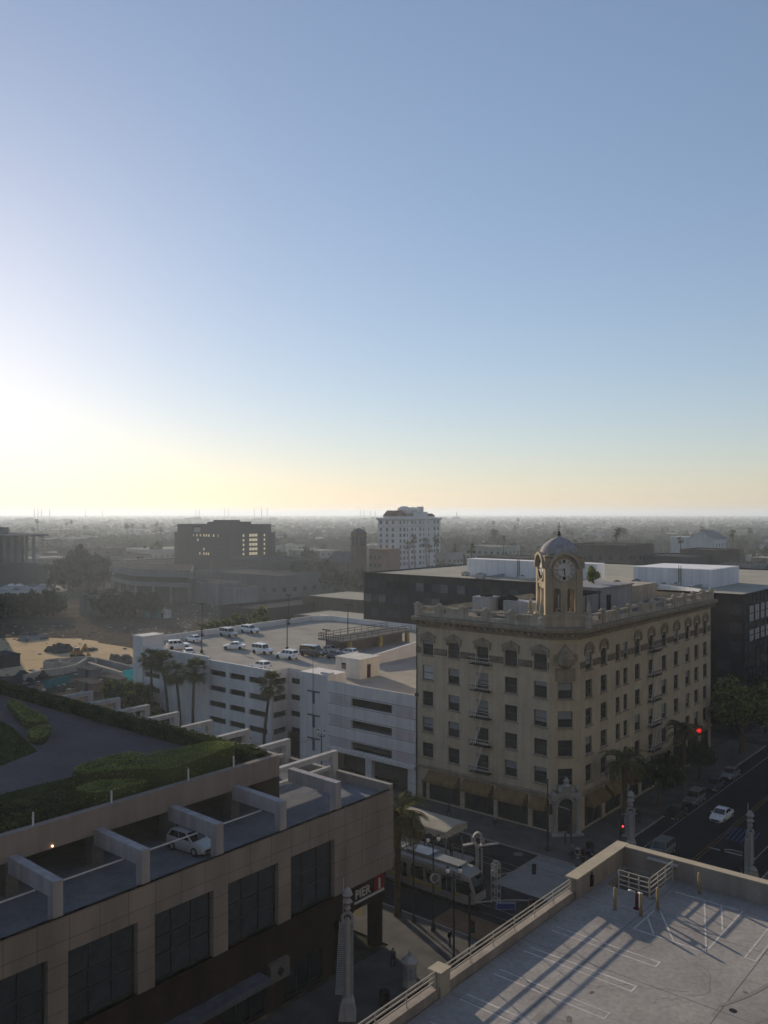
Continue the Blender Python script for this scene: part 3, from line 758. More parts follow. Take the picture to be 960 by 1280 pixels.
def hood_mesh(w, pointed=True):
    m = MB()
    pts = [(-.45, 0), (w + .45, 0), (w + .45, .22), (w/2, .85 if pointed else .6), (-.45, .22)]
    i = len(m.v)
    m.v += [(x, -.3, z) for x, z in pts] + [(x, .05, z) for x, z in pts]
    n = len(pts)
    for q in range(n): m.f.append((i + q, i + n + q, i + n + (q+1) % n, i + (q+1) % n)); m.m.append(0)
    m.f.append(tuple(i + q for q in range(n))); m.m.append(0)
    for x in (-.32, w + .06): m.box(x, x + .26, -.24, .02, -.75, -.002)
    m.box(w/2 - .2, w/2 + .2, -.36, -.28, .1, .75)
    m.box(-.1, w + .1, -.1, .02, -.3, -.002)
    return m.mesh('window_hood', TAN_T)
def arch_hood(w):
    m = MB(); n = 10; ro, ri = w/2 + .38, w/2 + .05
    for k in range(n):
        a, b = math.pi * k / n, math.pi * (k+1) / n
        P = [(w/2 + r*math.cos(t), r*math.sin(t)*.8) for r, t in ((ri, a), (ro, a), (ro, b), (ri, b))]
        i = len(m.v); m.v += [(x, -.26, z) for x, z in P] + [(x, .05, z) for x, z in P]
        for q in [(0,1,2,3), (1,5,6,2), (0,3,7,4), (0,4,5,1), (3,2,6,7)]: m.f.append(tuple(i + c for c in q)); m.m.append(0)
    for k in range(n):
        a, b = math.pi * k / n, math.pi * (k+1) / n
        m.poly([(w/2, -.08, 0), (w/2 + ri*math.cos(a), -.08, ri*math.sin(a)*.8), (w/2 + ri*math.cos(b), -.08, ri*math.sin(b)*.8)])
    m.box(w/2 - .16, w/2 + .16, -.34, -.24, ri*.8 - .1, ro*.8 + .12)
    for x in (-.38, w + .05): m.box(x, x + .33, -.22, .02, -.5, -.002)
    return m.mesh('window_hood', TAN_T)
def place_window(parent, size, p, rz, kind, hood=None, sill=True):
    fr, si, panes = WIN[size]
    o = inst('window', fr, parent, p, rz); sub('pane', panes[kind], o)
    if sill: sub('sill', si, o)
    if hood:
        q = sub('window_hood', hood[0], o); q.location = (0, 0, size[1] + hood[1])
    return o

def clock_building():
    t = thing('clock_tower_building', 'tan six storey corner building with a domed clock tower and yellow awnings', 'building', (-62, 119, 0))
    U0, U1, V0, V1 = -74.0, -50.2, 95.3, 144.4
    c1, c2 = (-52.9, V0), (U1, 97.95)
    tops = [22.3, 18.8, 15.2, 11.6, 8.05]
    rng = random.Random(5)
    wl, jobs = MB(), []
    # left front
    hl = []
    lu = [-72.95, -68.55, -63.9, -59.55, -55.25]
    for r, zt in enumerate(tops):
        for u in lu: hl.append((u - U0, u - U0 + 1.86, zt - 2.05, zt)); jobs.append((r, (1.86, 2.05), (u, V0, zt - 2.05), 0, 'L'))
    bays = [(-71.85, -66.6), (-65.9, -61.25), (-60.7, -56.1), (-55.5, -53.1)]
    for a, b in bays: hl.append((a - U0, b - U0, .25, 4.25))
    hl.append((.9, 1.75, .15, 2.8))
    wl.hole_wall((U0, V0), (1, 0), c1[0] - U0, .1, 25.2, hl, .32)
    # chamfered corner
    cd = Vector((c2[0] - c1[0], c2[1] - c1[1])); CL = cd.length; cd /= CL
    hc = [(CL/2 - .93, CL/2 + .93, zt - 2.05, zt) for zt in tops[1:]] + [(CL/2 - .95, CL/2 + .95, .1, 4.6)]
    for r, zt in enumerate(tops):
        if r: q = (c1[0] + cd.x * (CL/2 - .93), c1[1] + cd.y * (CL/2 - .93), zt - 2.05); jobs.append((r, (1.86, 2.05), q, math.atan2(cd.y, cd.x), 'C'))
    wl.hole_wall(c1, cd, CL, .1, 25.2, hc, .32)
    # right front
    rv = [(99.45, 1.8), (103.7, 1.8), (108.2, 1.35), (110.6, 1.35), (114.3, 1.8), (119.0, 1.8), (123.8, 1.8), (128.5, 1.8), (133.2, 1.8), (137.0, 1.8), (140.9, 1.8)]
    hr = []
    for r, zt in enumerate(tops):
        for v, w in rv:
            hr.append((v - c2[1], v - c2[1] + w, zt - 2.2, zt)); jobs.append((r, (w, 2.2), (U1, v, zt - 2.2), R(90), 'R'))
    rb = [(99.2, 104.2), (105.0, 110.0), (110.8, 115.8), (116.6, 121.6), (122.4, 127.4), (128.2, 133.2), (134, 139), (139.8, 143.6)]
    for a, b in rb: hr.append((a - c2[1], b - c2[1], .25, 4.25))
    wl.hole_wall(c2, (0, 1), V1 - c2[1], .1, 25.2, hr, .32)
    wl.poly([(U0, V0, .1), (U0, V0, 26.4), (U0, V1, 26.4), (U0, V1, .1)]); wl.poly([(U1, V1, .1), (U0, V1, .1), (U0, V1, 26.4), (U1, V1, 26.4)])
    def belt(p0, d, L_, spans):
        s0 = 0.0
        for a, b in sorted(spans) + [(L_, L_)]:
            if a - .2 > s0:
                q0 = Vector((p0[0] + d[0]*s0, p0[1] + d[1]*s0)); q1 = Vector((p0[0] + d[0]*(a - .2), p0[1] + d[1]*(a - .2)))
                wl.sweep([tuple(q0), tuple(q1)], [(-.02, 20.4), (.10, 20.45), (.14, 20.6), (.14, 21.1), (.1, 21.25), (-.02, 21.3)], 1)
            s0 = b + .2
    belt((U0, V0), (1, 0), c1[0] - U0, [(u - U0, u - U0 + 1.86) for u in lu])
    belt(c2, (0, 1), V1 - c2[1], [(v - c2[1], v - c2[1] + w) for v, w in rv])

    part('wall', wl, [TAN, mat('belt_terracotta', (.21, .175, .13), var=.3, scale=1.2, fine=.3, streak=.2)], t)
    roof = MB(); roof.poly([(U0, V0, 25.6), c1 + (25.6,), c2 + (25.6,), (U1, V1, 25.6), (U0, V1, 25.6)]); part('roof', roof, ROOFG, t)
    hoodP = hood_mesh(1.86); hoodA = arch_hood(1.8); hoodA2 = arch_hood(3.75)
    for r, size, p, rz, side in jobs:
        hood = None
        if r == 0: hood = (hoodP, .38) if side == 'L' else ((hoodA, .22) if size[0] == 1.8 else None)
        k = rng.choices(range(6), [3, 4, 4, 2, 6, 0])[0] if side != 'R' else rng.choices(range(6), [1, 2, 2, 0, 12, 0])[0]
        if side == 'L' and abs(p[0] + 72.95) < .01 and r == 1: k = 5
        place_window(t, size, p, rz, k, hood)
    path = [(U0, V0), c1, c2, (U1, V1)]
    x = MB(); x.sweep(path, [(0, 4.5), (.22, 4.55), (.26, 4.85), (.1, 5.0), (0, 5.0)]); part('belt_course', x, TAN_T, t)
    x = MB(); x.sweep([(U0 - .02, V0)] + path[1:], [(0, 24.1), (.12, 24.15), (.15, 24.45), (.5, 24.75), (.55, 24.95), (1.15, 25.1), (1.25, 25.5), (1.2, 25.62), (-.4, 25.72)])
    part('cornice', x, TAN_T, t)
    # dentil blocks under the cornice
    x = MB()
    def along(step, s0=.6):
        for a, b in zip(path[:-1], path[1:]):
            d = Vector((b[0]-a[0], b[1]-a[1])); L_ = d.length; d /= L_; n = Vector((d.y, -d.x)); s = s0
            while s < L_ - .3: yield Vector(a) + d * s, d, n; s += step
    for q, d, n in along(.95):
        c = q + n * .62; x.obox((c.x, c.y, 24.82), (.3, .85, .22), Matrix.Rotation(math.atan2(d.y, d.x), 3, 'Z'))
    part('bracket', x, TAN_T, t)
    # open parapet: pedestals, rails and a panel with a slot between them
    x = MB()
    def para(a, b, nb):
        a = Vector(a); b = Vector(b); d = (b - a); L_ = d.length; d /= L_; M = Matrix.Rotation(math.atan2(d.y, d.x), 3, 'Z'); st = L_ / nb
        for k in range(nb + 1):
            q = a + d * st * k
            x.obox((q.x, q.y, 26.45), (.8, .62, 1.5), M); x.obox((q.x, q.y, 27.27), (.95, .78, .14), M)
            x.lathe((q.x, q.y, 27.34), [(.34, 0), (.32, .12), (.2, .24), (.03, .3)], 10)
        for k in range(nb):
            q = a + d * st * (k + .5); l = st - .8
            x.obox((q.x, q.y, 25.98), (l, .4, .56), M); x.obox((q.x, q.y, 26.98), (l, .46, .26), M)
            for e in (-1, 1):
                c = q + d * e * (l/2 - .22); x.obox((c.x, c.y, 26.55), (.44, .34, .6), M)
            if k % 3 == 1: x.obox((q.x, q.y, 26.55), (l - 1.4, .2, .55), M)
    para((U0 + .45, V0 - .25), (-54.6, V0 - .25), 5); part('parapet', x, STONE_W, t)
    x = MB(); para((U1 + .25, 99.6), (U1 + .25, V1 - .5), 11); part('parapet', x, STONE_W, t)
    # awnings, storefronts
    AW = mat('awning_canvas', (.19, .125, .055), var=.16, scale=.8, streak=.25)
    def awning(a, b, left=True):
        m = MB(); o1 = 1.25
        P = [(0, 4.35), (o1, 3.35), (o1, 3.0)]
        for (da, za), (db, zb) in zip(P[:-1], P[1:]):
            q = [(a, V0 - .05 - da, za), (b, V0 - .05 - da, za), (b, V0 - .05 - db, zb), (a, V0 - .05 - db, zb)] if left else [(U1 + .05 + da, a, za), (U1 + .05 + da, b, za), (U1 + .05 + db, b, zb), (U1 + .05 + db, a, zb)]
            m.poly(q)
        for e in (a, b):
            m.poly([(e, V0 - .05, 4.35), (e, V0 - .05 - o1, 3.35), (e, V0 - .05 - o1, 3.0), (e, V0 - .05, 3.0)] if left else [(U1 + .05, e, 4.35), (U1 + .05 + o1, e, 3.35), (U1 + .05 + o1, e, 3.0), (U1 + .05, e, 3.0)])
        part('awning', m, AW, t)
    for a, b in bays: awning(a + .05, b - .05)
    for a, b in rb[:3]: awning(a + .05, b - .05, False)
    for a, b, left in [(a, b, 1) for a, b in bays] + [(a, b, 0) for a, b in rb]:
        m = MB(); e = .3
        L_ = b - a
        def Q(s, z, k=e): return (a + s, V0 + k, z) if left else (U1 - k, a + s, z)
        m.poly([Q(0, .25), Q(L_, .25), Q(L_, 4.25), Q(0, 4.25)])
        n = max(2, round(L_ / 1.3))
        for k in range(n + 1):
            s = min(max(L_ * k / n, .05), L_ - .05); m.bar(Q(s, .25, .26), Q(s, 4.25, .26), .08, .08, 1)
        for z in (.35, 2.7): m.bar(Q(0, z, .26), Q(L_, z, .26), .09, .09, 1)
        part('shop_window', m, [GL_D, STEEL_D], t)
    m = MB(); m.poly([(U0 + .9, V0 + .3, .15), (U0 + 1.75, V0 + .3, .15), (U0 + 1.75, V0 + .3, 2.8), (U0 + .9, V0 + .3, 2.8)]); part('door', m, mat('green_door', (.02, .04, .035), rough=.5, var=.2), t)
    # ornate corner entrance
    mid = Vector((c1[0] + c2[0], c1[1] + c2[1])) / 2; a = math.atan2(cd.y, cd.x); nrm = Vector((cd.y, -cd.x))
    ML = Matrix.Translation((mid.x, mid.y, 0)) @ Matrix.Rotation(a, 4, 'Z')
    e = MB()
    for sx in (-1, 1):
        e.box(sx*1.45 - .32, sx*1.45 + .32, -.75, .0, .12, .7); e.lathe((sx*1.45, -.4, .7), [(.27, 0), (.25, .3), (.22, 3.2), (.3, 3.4), (.33, 3.6)], 14)
        e.box(sx*1.45 - .4, sx*1.45 + .4, -.8, 0, 4.3, 4.95); e.lathe((sx*1.45, -.4, 4.95), [(.3, 0), (.34, .15), (.15, .35), (.3, .7), (.22, 1.0), (.06, 1.25)], 12)
        e.lathe((sx*.75, -.42, 5.2), [(.2, 0), (.36, .25), (.22, .6), (.05, .8)], 10)
    e.box(-1.9, 1.9, -.7, -.02, 4.6, 5.1); e.box(-1.05, 1.05, -.55, -.02, 5.1, 5.9)
    e.lathe((0, -.45, 5.9), [(.5, 0), (.55, .2), (.3, .5), (.4, .8), (.1, 1.2)], 12)
    n = 12
    for k in range(n):
        p0, p1 = math.pi * k / n, math.pi * (k+1) / n
        P = [(r*math.cos(q), 3.5 + r*math.sin(q)) for r, q in ((.95, p0), (1.25, p0), (1.25, p1), (.95, p1))]
        i = len(e.v); e.v += [(x_, -.5, z) for x_, z in P] + [(x_, 0, z) for x_, z in P]
        for q in [(0,1,2,3), (1,5,6,2), (0,3,7,4)]: e.f.append(tuple(i + c for c in q)); e.m.append(0)
    e.box(-2.0, 2.0, -1.5, -.76, .12, .3)
    part('entrance_portal', MB().add(e, ML), mat('glazed_white', (.36, .35, .33), rough=.4, var=.15, scale=1.2, fine=.2, streak=.2), t)
    dd = MB(); dd.poly([(-.95, .31, .1), (.95, .31, .1), (.95, .31, 4.6), (-.95, .31, 4.6)]); part('door', MB().add(dd, ML), GL_D, t)
    # carved cartouche over the corner windows
    e = MB(); e.box(-1.25, 1.25, -.18, 0, 19.0, 20.6); e.box(-1.5, 1.5, -.3, 0, 21.5, 22.3); e.lathe((0, -.1, 20.6), [(.5, 0), (1.0, .5), (1.15, 1.2), (.9, 1.9), (.35, 2.6), (.05, 3.0)], 14)
    part('cartouche', MB().add(e, ML), TAN_T, t)
    # fire escapes
    def escape(px, along_u):
        f = MB()
        def Q(s, o, z): return (px + s, V0 - o, z) if along_u else (U1 + o, px + s, z)
        for r, zt in enumerate(tops):
            z = zt - 2.25
            for o in (.12, .4, .68, .96): f.bar(Q(-.55, o, z), Q(2.45, o, z), .11, .06, 1)
            for k in range(8): f.bar(Q(-.55 + 3.0*k/7, .1, z - .03), Q(-.55 + 3.0*k/7, 1.0, z - .03), .06, .05, 1)
            for h in (.45, .9):
                f.bar(Q(-.55, 1.0, z + h), Q(2.45, 1.0, z + h), .05); f.bar(Q(-.55, .1, z + h), Q(-.55, 1.0, z + h), .035); f.bar(Q(2.45, .1, z + h), Q(2.45, 1.0, z + h), .035)
            for k in range(11): f.bar(Q(-.55 + .3*k, 1.0, z), Q(-.55 + .3*k, 1.0, z + .9), .045, .045, 1)
            if r < 4:
                z2 = tops[r+1] - 2.25
                for o in (.45, .85): f.bar(Q(1.3, o, z), Q(.0, o, z2), .09, .07)
                for k in range(1, 11):
                    a_ = k / 11; f.bar(Q(1.3 - 1.3*a_, .45, z + (z2 - z)*a_), Q(1.3 - 1.3*a_, .85, z + (z2 - z)*a_), .03)
            f.bar(Q(-.4, .9, z), Q(-.4, .02, z - .7), .04); f.bar(Q(2.3, .9, z), Q(2.3, .02, z - .7), .04)
        part('fire_escape', f, [mat('fire_escape_paint', (.62, .60, .56), rough=.6, var=.15, scale=2), STEEL_D], t)
    escape(-63.9, True); escape(119.0, False)
    f = MB(); f.tube((U0 + .12, V0 - .12, .1), (U0 + .12, V0 - .12, 24), .07, n=8); f.box(U0 - .05, U0 + .32, V0 - .35, V0 - .01, 14.3, 14.7); part('downpipe', f, STEEL_D, t)
    # ---------------- the clock tower, turned 45 degrees with its front over the chamfer
    ctr = mid - nrm * 2.75
    TM = Matrix.Translation((ctr.x, ctr.y, 0)) @ Matrix.Rotation(a, 4, 'Z')       # local -y is the front
    hs = 2.25
    TWR = mat('tower_stone', (.43, .365, .275), var=.12, scale=.4, streak=.22, fine=.1)
    b = MB(); b.box(-hs - .45, hs + .45, -hs - .3, hs + .45, 25.4, 27.25); b.box(-hs - .6, hs + .6, -hs - .45, hs + .6, 26.95, 27.2, skip='')
    for q in range(4):
        f = MB()
        hol = [(hs - 1.35, hs - .4, 27.55, 30.5), (hs + .4, hs + 1.35, 27.55, 30.5)]
        f.hole_wall((-hs, -hs), (1, 0), 2*hs, 27.25, 34.5, hol, .45)
        for c in (-.875, .875):     # arched heads in the square openings
            n = 8; r_ = .475; zc = 30.05
            for k in range(n):
                p0, p1 = math.pi * k / n, math.pi * (k+1) / n
                x0, x1 = c + r_*math.cos(p0), c + r_*math.cos(p1)
                f.poly([(x1, -hs + .06, zc + r_*math.sin(p1)), (x0, -hs + .06, zc + r_*math.sin(p0)), (x0, -hs + .06, 30.5), (x1, -hs + .06, 30.5)])
            for s_ in (-1, 1): f.box(c + s_*.57 - .09, c + s_*.57 + .09, -hs - .1, -hs - .003, 27.5, 30.1)
            f.lathe((c, -hs + .3, 27.3), [(.15, .25), (.2, .5), (.08, .7)], 8)
        f.box(-.14, .14, -hs - .14, -hs - .003, 27.4, 30.4)
        for s_ in (-1, 1):           # corner pilasters with caps
            f.box(s_*(hs - .32) - .36, s_*(hs - .32) + .36, -hs - .16, -hs - .004, 27.25, 33.9); f.box(s_*(hs - .32) - .46, s_*(hs - .32) + .46, -hs - .26, -hs - .006, 33.9, 34.35)
        f.box(-hs + .75, hs - .75, -hs - .12, -hs - .005, 31.0, 31.25)
        # arched hood over the dial
        n = 16
        for k in range(n):
            p0, p1 = math.pi * k / n, math.pi * (k+1) / n
            P = [(r*math.cos(z_), 33.0 + r*math.sin(z_)) for r, z_ in ((1.72, p0), (2.05, p0), (2.05, p1), (1.72, p1))]
            i = len(f.v); f.v += [(x_, -hs - .5, z) for x_, z in P] + [(x_, -hs + .5, z) for x_, z in P]
            for z_ in [(0,1,2,3), (1,5,6,2), (0,3,7,4), (4,7,6,5)]: f.f.append(tuple(i + c for c in z_)); f.m.append(0)
            if p1 > .7 and p0 < 2.45:
                f.poly([(1.72*math.cos(p0), -hs - .02, 33.0 + 1.72*math.sin(p0)), (1.72*math.cos(p1), -hs - .02, 33 + 1.72*math.sin(p1)), (1.72*math.cos(p1), -hs - .02, 33.9), (1.72*math.cos(p0), -hs - .02, 33.9)])
        b.add(f, Matrix.Rotation(q * math.pi / 2, 4, 'Z'))
    b.box(-hs + .2, hs - .2, -hs + .2, hs - .2, 30.8, 31.0); b.box(-hs + .1, hs - .1, -hs + .1, hs - .1, 34.3, 34.5)
    b.sweep([(-hs, -hs), (hs, -hs), (hs, hs), (-hs, hs)], [(0, 34.36), (.28, 34.42), (.32, 34.6), (0, 34.66)], closed=True)
    tower = part('clock_tower', MB().add(b, TM), TWR, t)
    d = MB()
    prof = [(2.42, 34.6), (2.44, 34.9), (2.3, 35.35), (2.0, 35.85), (1.55, 36.3), (1.0, 36.65), (.45, 36.85), (.2, 36.95), (.18, 37.15)]
    d.lathe((0, 0, 0), prof, 32, rot=R(0))
    dome = part('dome', MB().add(d, TM), mat('dome_metal', (.35, .33, .33), rough=.62, metal=0, var=.15, scale=.8, streak=.2), tower, True)
    fi = MB(); fi.lathe((0, 0, 37.1), [(.24, 0), (.28, .1), (.12, .25), (.2, .42), (.05, .6), (.04, 1.5), (.01, 1.7)], 10); fi.bar((-.28, 0, 38.2), (.28, 0, 38.2), .05)
    part('finial', MB().add(fi, TM), STEEL_D, tower)
    for sx, sy in ((-1, -1), (1, -1), (1, 1), (-1, 1)):
        v_ = MB(); v_.lathe((sx*(hs + .75), sy*(hs + .5), 25.6), [(.5, 0), (.55, .5), (.4, .9), (.48, 1.3), (.2, 1.6), (.34, 2.1), (.3, 2.6), (.12, 3.2), (.02, 3.6)], 10)
        part('corner_scroll', MB().add(v_, TM), STONE_W, tower)
        v_ = MB(); v_.lathe((sx*(hs - .2), sy*(hs - .2), 34.6), [(.22, 0), (.26, .15), (.1, .3), (.2, .6), (.02, .9)], 8)
        part('corner_urn', MB().add(v_, TM), STONE_W, tower)
    DIAL = mat('clock_dial', (.52, .52, .49), rough=.3, var=.12, scale=1, spec=.5); NUM = mat('clock_numeral', (.025, .025, .028), rough=.5, var=.1)
    for q in range(4):
        m = MB(); yc = -hs - .06; zc = 32.85
        def disc(r0, r1, y, mi, n=40):
            for k in range(n):
                p0, p1 = 6.2832*k/n, 6.2832*(k+1)/n
                P = [(r0*math.cos(p0), y, zc + r0*math.sin(p0)), (r1*math.cos(p0), y, zc + r1*math.sin(p0)), (r1*math.cos(p1), y, zc + r1*math.sin(p1)), (r0*math.cos(p1), y, zc + r0*math.sin(p1))]
                m.poly(P if r0 > 0 else P[1:3] + [P[0]], mi)
        disc(0, 1.36, yc, 0)
        for k in range(40):          # bezel ring
            p0, p1 = 6.2832*k/40, 6.2832*(k+1)/40
            P = [(r*math.cos(z_), zc + r*math.sin(z_)) for r, z_ in ((1.36, p0), (1.56, p0), (1.56, p1), (1.36, p1))]
            i = len(m.v); m.v += [(x_, yc - .12, z) for x_, z in P] + [(x_, yc + .06, z) for x_, z in P]
            for z_ in [(0,1,2,3), (1,5,6,2), (0,3,7,4)]: m.f.append(tuple(i + c for c in z_)); m.m.append(2)
        for k in range(12):          # roman numerals as strokes
            th = 6.2832*k/12; u_ = Vector((math.sin(th), 0, math.cos(th))); s_ = Vector((math.cos(th), 0, -math.sin(th)))
            for j in range([2, 1, 2, 3, 3, 2, 3, 3, 4, 2, 2, 3][k]):
                off = s_ * ((j - ([2,1,2,3,3,2,3,3,4,2,2,3][k] - 1)/2) * .135)
                m.bar(Vector((0, yc - .012, zc)) + u_*.84 + off, Vector((0, yc - .012, zc)) + u_*1.27 + off, .13, .02, 1)
        face = part('clock_face', MB().add(m, TM @ Matrix.Rotation(q*math.pi/2, 4, 'Z')), [DIAL, NUM, TWR], tower)
        h = MB(); c0 = Vector((0, yc - .05, zc))
        for th, L_, w_ in ((6.2832*5.75/12, .72, .12), (6.2832*9/12, 1.12, .09)):
            u_ = Vector((math.sin(th), 0, math.cos(th))); h.bar(c0 - u_*.2, c0 + u_*L_, w_, .03)
        part('clock_hand', MB().add(h, TM @ Matrix.Rotation(q*math.pi/2, 4, 'Z')), NUM, tower)
    # roof rooms
    ph = MB(); ph.box(-64, -56.2, 116, 127, 25.6, 28.9); ph.box(-64.2, -56.0, 115.8, 127.2, 28.9, 29.1)
    part('penthouse', ph, mat('penthouse_render', (.30, .30, .31), var=.12, scale=.4, streak=.2), t)
    ph = MB(); ph.box(-56.19, -56.1, 118.0, 119.3, 25.7, 27.9); ph.box(-60.5, -59.2, 115.9, 115.99, 25.7, 27.9); part('door', ph, STEEL_D, t)
    ph = MB(); ph.box(-63, -58, 132, 141, 25.6, 28.2); part('penthouse', ph, STONE_W, t)
    tr = MB()
    for x_ in (-61.6, -59.5, -57.4, -55.3): tr.bar((x_, 106.6, 25.6), (x_, 106.6, 28.6), .12); tr.bar((x_, 113.8, 25.6), (x_, 113.8, 28.6), .12); tr.bar((x_, 106.2, 28.6), (x_, 114.2, 28.6), .1, .16)
    for k in range(12): tr.bar((-62, 106.6 + .65*k, 28.75), (-54.9, 106.6 + .65*k, 28.75), .07, .1)
    part('roof_pergola', tr, STEEL_D, t)
    for x0, x1, y0, y1 in [(-69.5, -66.2, 105, 108.2), (-65.4, -60.3, 104.4, 107.9)]:
        pass
    return t
clock_building()
# plant on its roof
m = MB(); m.box(-67.9, -65.0, 100.2, 102.9, 26.0, 28.3); m.box(-67.6, -67.2, 100.6, 102.5, 25.6, 26.0); m.box(-65.7, -65.3, 100.6, 102.5, 25.6, 26.0); m.lathe((-66.4, 101.5, 28.3), [(.9, 0), (.9, .35), (.7, .36)], 18, 1)
solo('cooling_unit', m, [GREY_M, STEEL_D], 'square pale cooling unit on the tan building roof left of the clock tower', 'cooling unit', (-66.4, 101.5, 25.6))
m = MB()
i = 0
for (x0, x1, z1) in ((-63.6, -58.6, 27.9),):
    m.box(x0, x1, 101.4, 104.0, 25.95, z1); m.box(x0 + .2, x0 + .6, 101.6, 103.8, 25.6, 25.95); m.box(x1 - .6, x1 - .2, 101.6, 103.8, 25.6, 25.95)
m.path([(-64.6, 102.6, 26.4), (-64.6, 102.6, 28.0), (-63.4, 102.6, 28.3), (-62.2, 102.6, 27.9)], .42, 12, 1)
solo('air_duct', m, [GREY_M, STEEL_D], 'long pale ventilation duct with an elbow on the tan building roof', 'duct', (-61, 102.6, 25.6))

# ================================================================== WHITE PARKING GARAGE
def garage():
    t = thing('parking_garage', 'white parking garage with rows of slot openings and cars on its roof', 'building', (-110, 120, 0))
    V0, ZD, ZT = 95.3, 13.2, 14.25
    w = MB()
    U0, Ua, Ub, Uc, Ud = -139.3, -120.2, -103.9, -97.3, -74.15
    rows = [(11.75, 12.72), (9.05, 10.02), (6.35, 7.32), (3.6, 4.6)]
    h1 = [(-139.0 - U0, -134.3 - U0, a, b) for a, b in rows]
    w.hole_wall((U0, V0), (1, 0), Ua - U0, .1, 14.75, h1, .35)
    w.poly([(Ua, V0, ZT - .6), (Ua, V0 + .4, ZT - .6), (Ua, V0 + .4, 14.75), (Ua, V0, 14.75)])
    h2 = [(a - Ua, b - Ua, z0, z1) for a, b in ((-119.8, -115.4), (-114.4, -110.4), (-109.4, -104.9)) for z0, z1 in rows]
    w.hole_wall((Ua, V0 + .004), (1, 0), Ub - Ua, .1, ZT, h2, .35)
    w.hole_wall((Ub, V0 + .004), (0, 1), 3.7, .1, ZT, [(.5, 3.4, z0, z1) for z0, z1 in rows], .35)
    w.hole_wall((Ub, V0 + 3.7), (1, 0), Uc - Ub, .1, ZT, [(.6, 3.4, z0, z1) for z0, z1 in rows], .35)
    w.box(Uc, -91.2, V0, V0 + 4.2, .1, 15.0)
    w.hole_wall((-91.2, V0 + .01), (1, 0), Ud + 91.2, 4.3, ZT, [(4.75, 12.7, 11.05, 12.3), (4.75, 12.7, 7.75, 9.0), (4.75, 12.7, 4.5, 5.75)], .4)
    for x0, x1 in ((-91.2, -90.2), (-75.6, Ud)): w.box(x0, x1, V0 + .02, V0 + .8, .1, 4.3)
    w.box(-83.6, -82.4, V0 + .02, V0 + .8, .1, 4.3)
    w.box(-91.2, Ud, V0 - .35, V0 + .3, 3.85, 4.3)
    # other sides and parapets with real thickness
    w.box(-151.2, -150.8, 103.5, 152, .1, ZT + .1); w.box(-151.2, Ud - .1, 155.2, 155.6, .1, ZT + .1)
    w.prism([(-151.2, 152), (-150.8, 152), (-147.5, 155.2), (-147.5, 155.6)], .1, ZT + .1)
    w.prism([(-151.2, 103.5), (-150.8, 103.5), (-142.0, 99.4), (-142.4, 99.0)], .1, ZT + .1)
    w.box(U0, Ua, V0 + .36, V0 + .45, ZD, 14.74); w.box(Ua, Ub, V0 + .36, V0 + .45, ZD, ZT - .01)
    w.box(-91.2, Ud, V0 + .42, V0 + .5, ZD, ZT - .01); w.box(Ud - .4, Ud, V0 + .5, 155.2, .1, ZT)
    w.box(U0, Ua, V0 + .01, V0 + .44, 14.752, 14.80); w.box(Ua, Ub, V0 + .014, V0 + .44, ZT + .002, ZT + .05)
    part('wall', w, WHITEP, t)
    s = MB(); s.box(-142.4, -139.302, V0 - .3, V0 + 4.4, .1, 16.5); s.box(-142.5, -139.2, V0 - .4, V0 + 4.5, 16.5, 16.62); part('stair_block', s, WHITEP, t)
    # pinkish recessed bands and joints of the right block
    for z0 in (11.0, 7.7, 4.45):
        for x0, x1 in ((-90.7, -86.55), (-78.4, -74.5)): q = MB(); q.box(x0, x1, V0 - .02, V0 + .008, z0 + .02, z0 + 1.35); part('infill_panel', q, PINKP, t)
    q = MB()
    for z0 in (12.5, 9.2, 5.9, 10.9, 7.6): q.box(-91.2, Ud, V0 - .012, V0 + .009, z0 - .03, z0 + .03)
    for z0 in (12.2, 8.5, 4.9): q.box(-95.6, -92.9, V0 - .05, V0 - .002, z0 - .12, z0 + .12); q.box(-94.5, -94.0, V0 - .05, V0 - .002, z0 - 1.9, z0 - .12)
    part('facade_joint', q, CONC_D, t)
    f = MB()
    outline = [(-150.8, 103.6), (-142, 99.2), (-142, V0 + .45), (Ub, V0 + .45), (Ub, V0 + 3.9), (Uc, V0 + 3.9), (Uc, V0 + .5), (Ud - .4, V0 + .5), (Ud - .4, 155.2), (-147.6, 155.2), (-150.8, 152)]
    f.poly([(x, y, ZD) for x, y in outline])
    for z in (10.3, 7.6, 4.9): f.poly([(x, y, z) for x, y in outline])
    part('roof_deck', f, mat('garage_deck', (.315, .295, .262), var=.16, scale=.12, fine=.12), t)
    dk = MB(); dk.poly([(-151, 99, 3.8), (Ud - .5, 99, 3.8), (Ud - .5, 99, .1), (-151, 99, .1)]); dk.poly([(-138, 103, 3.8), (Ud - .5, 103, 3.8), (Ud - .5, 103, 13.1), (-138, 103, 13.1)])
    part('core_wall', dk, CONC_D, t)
    m = MB(); z = ZD + .005
    for k in range(16): strip(m, -148 + 2.6*k, 147, -148 + 2.6*k, 152.5, .1, z)
    for k in range(12): strip(m, -148.5, 108 + 2.6*k, -143.5, 108 + 2.6*k, .1, z)
    for k in range(9): strip(m, -134 + 2.7*k, 96.6, -134 + 2.7*k, 101.6, .1, z)
    part('bay_marking', m, PAINT_W, t)
    # ramp with its railings and yellow columns, and the sloping ramp wall
    c = MB(); c.box(-117.0, -110.3, 119.5, 140.5, 15.35, 15.65); part('ramp_slab', c, CONC_D, t)
    c = MB()
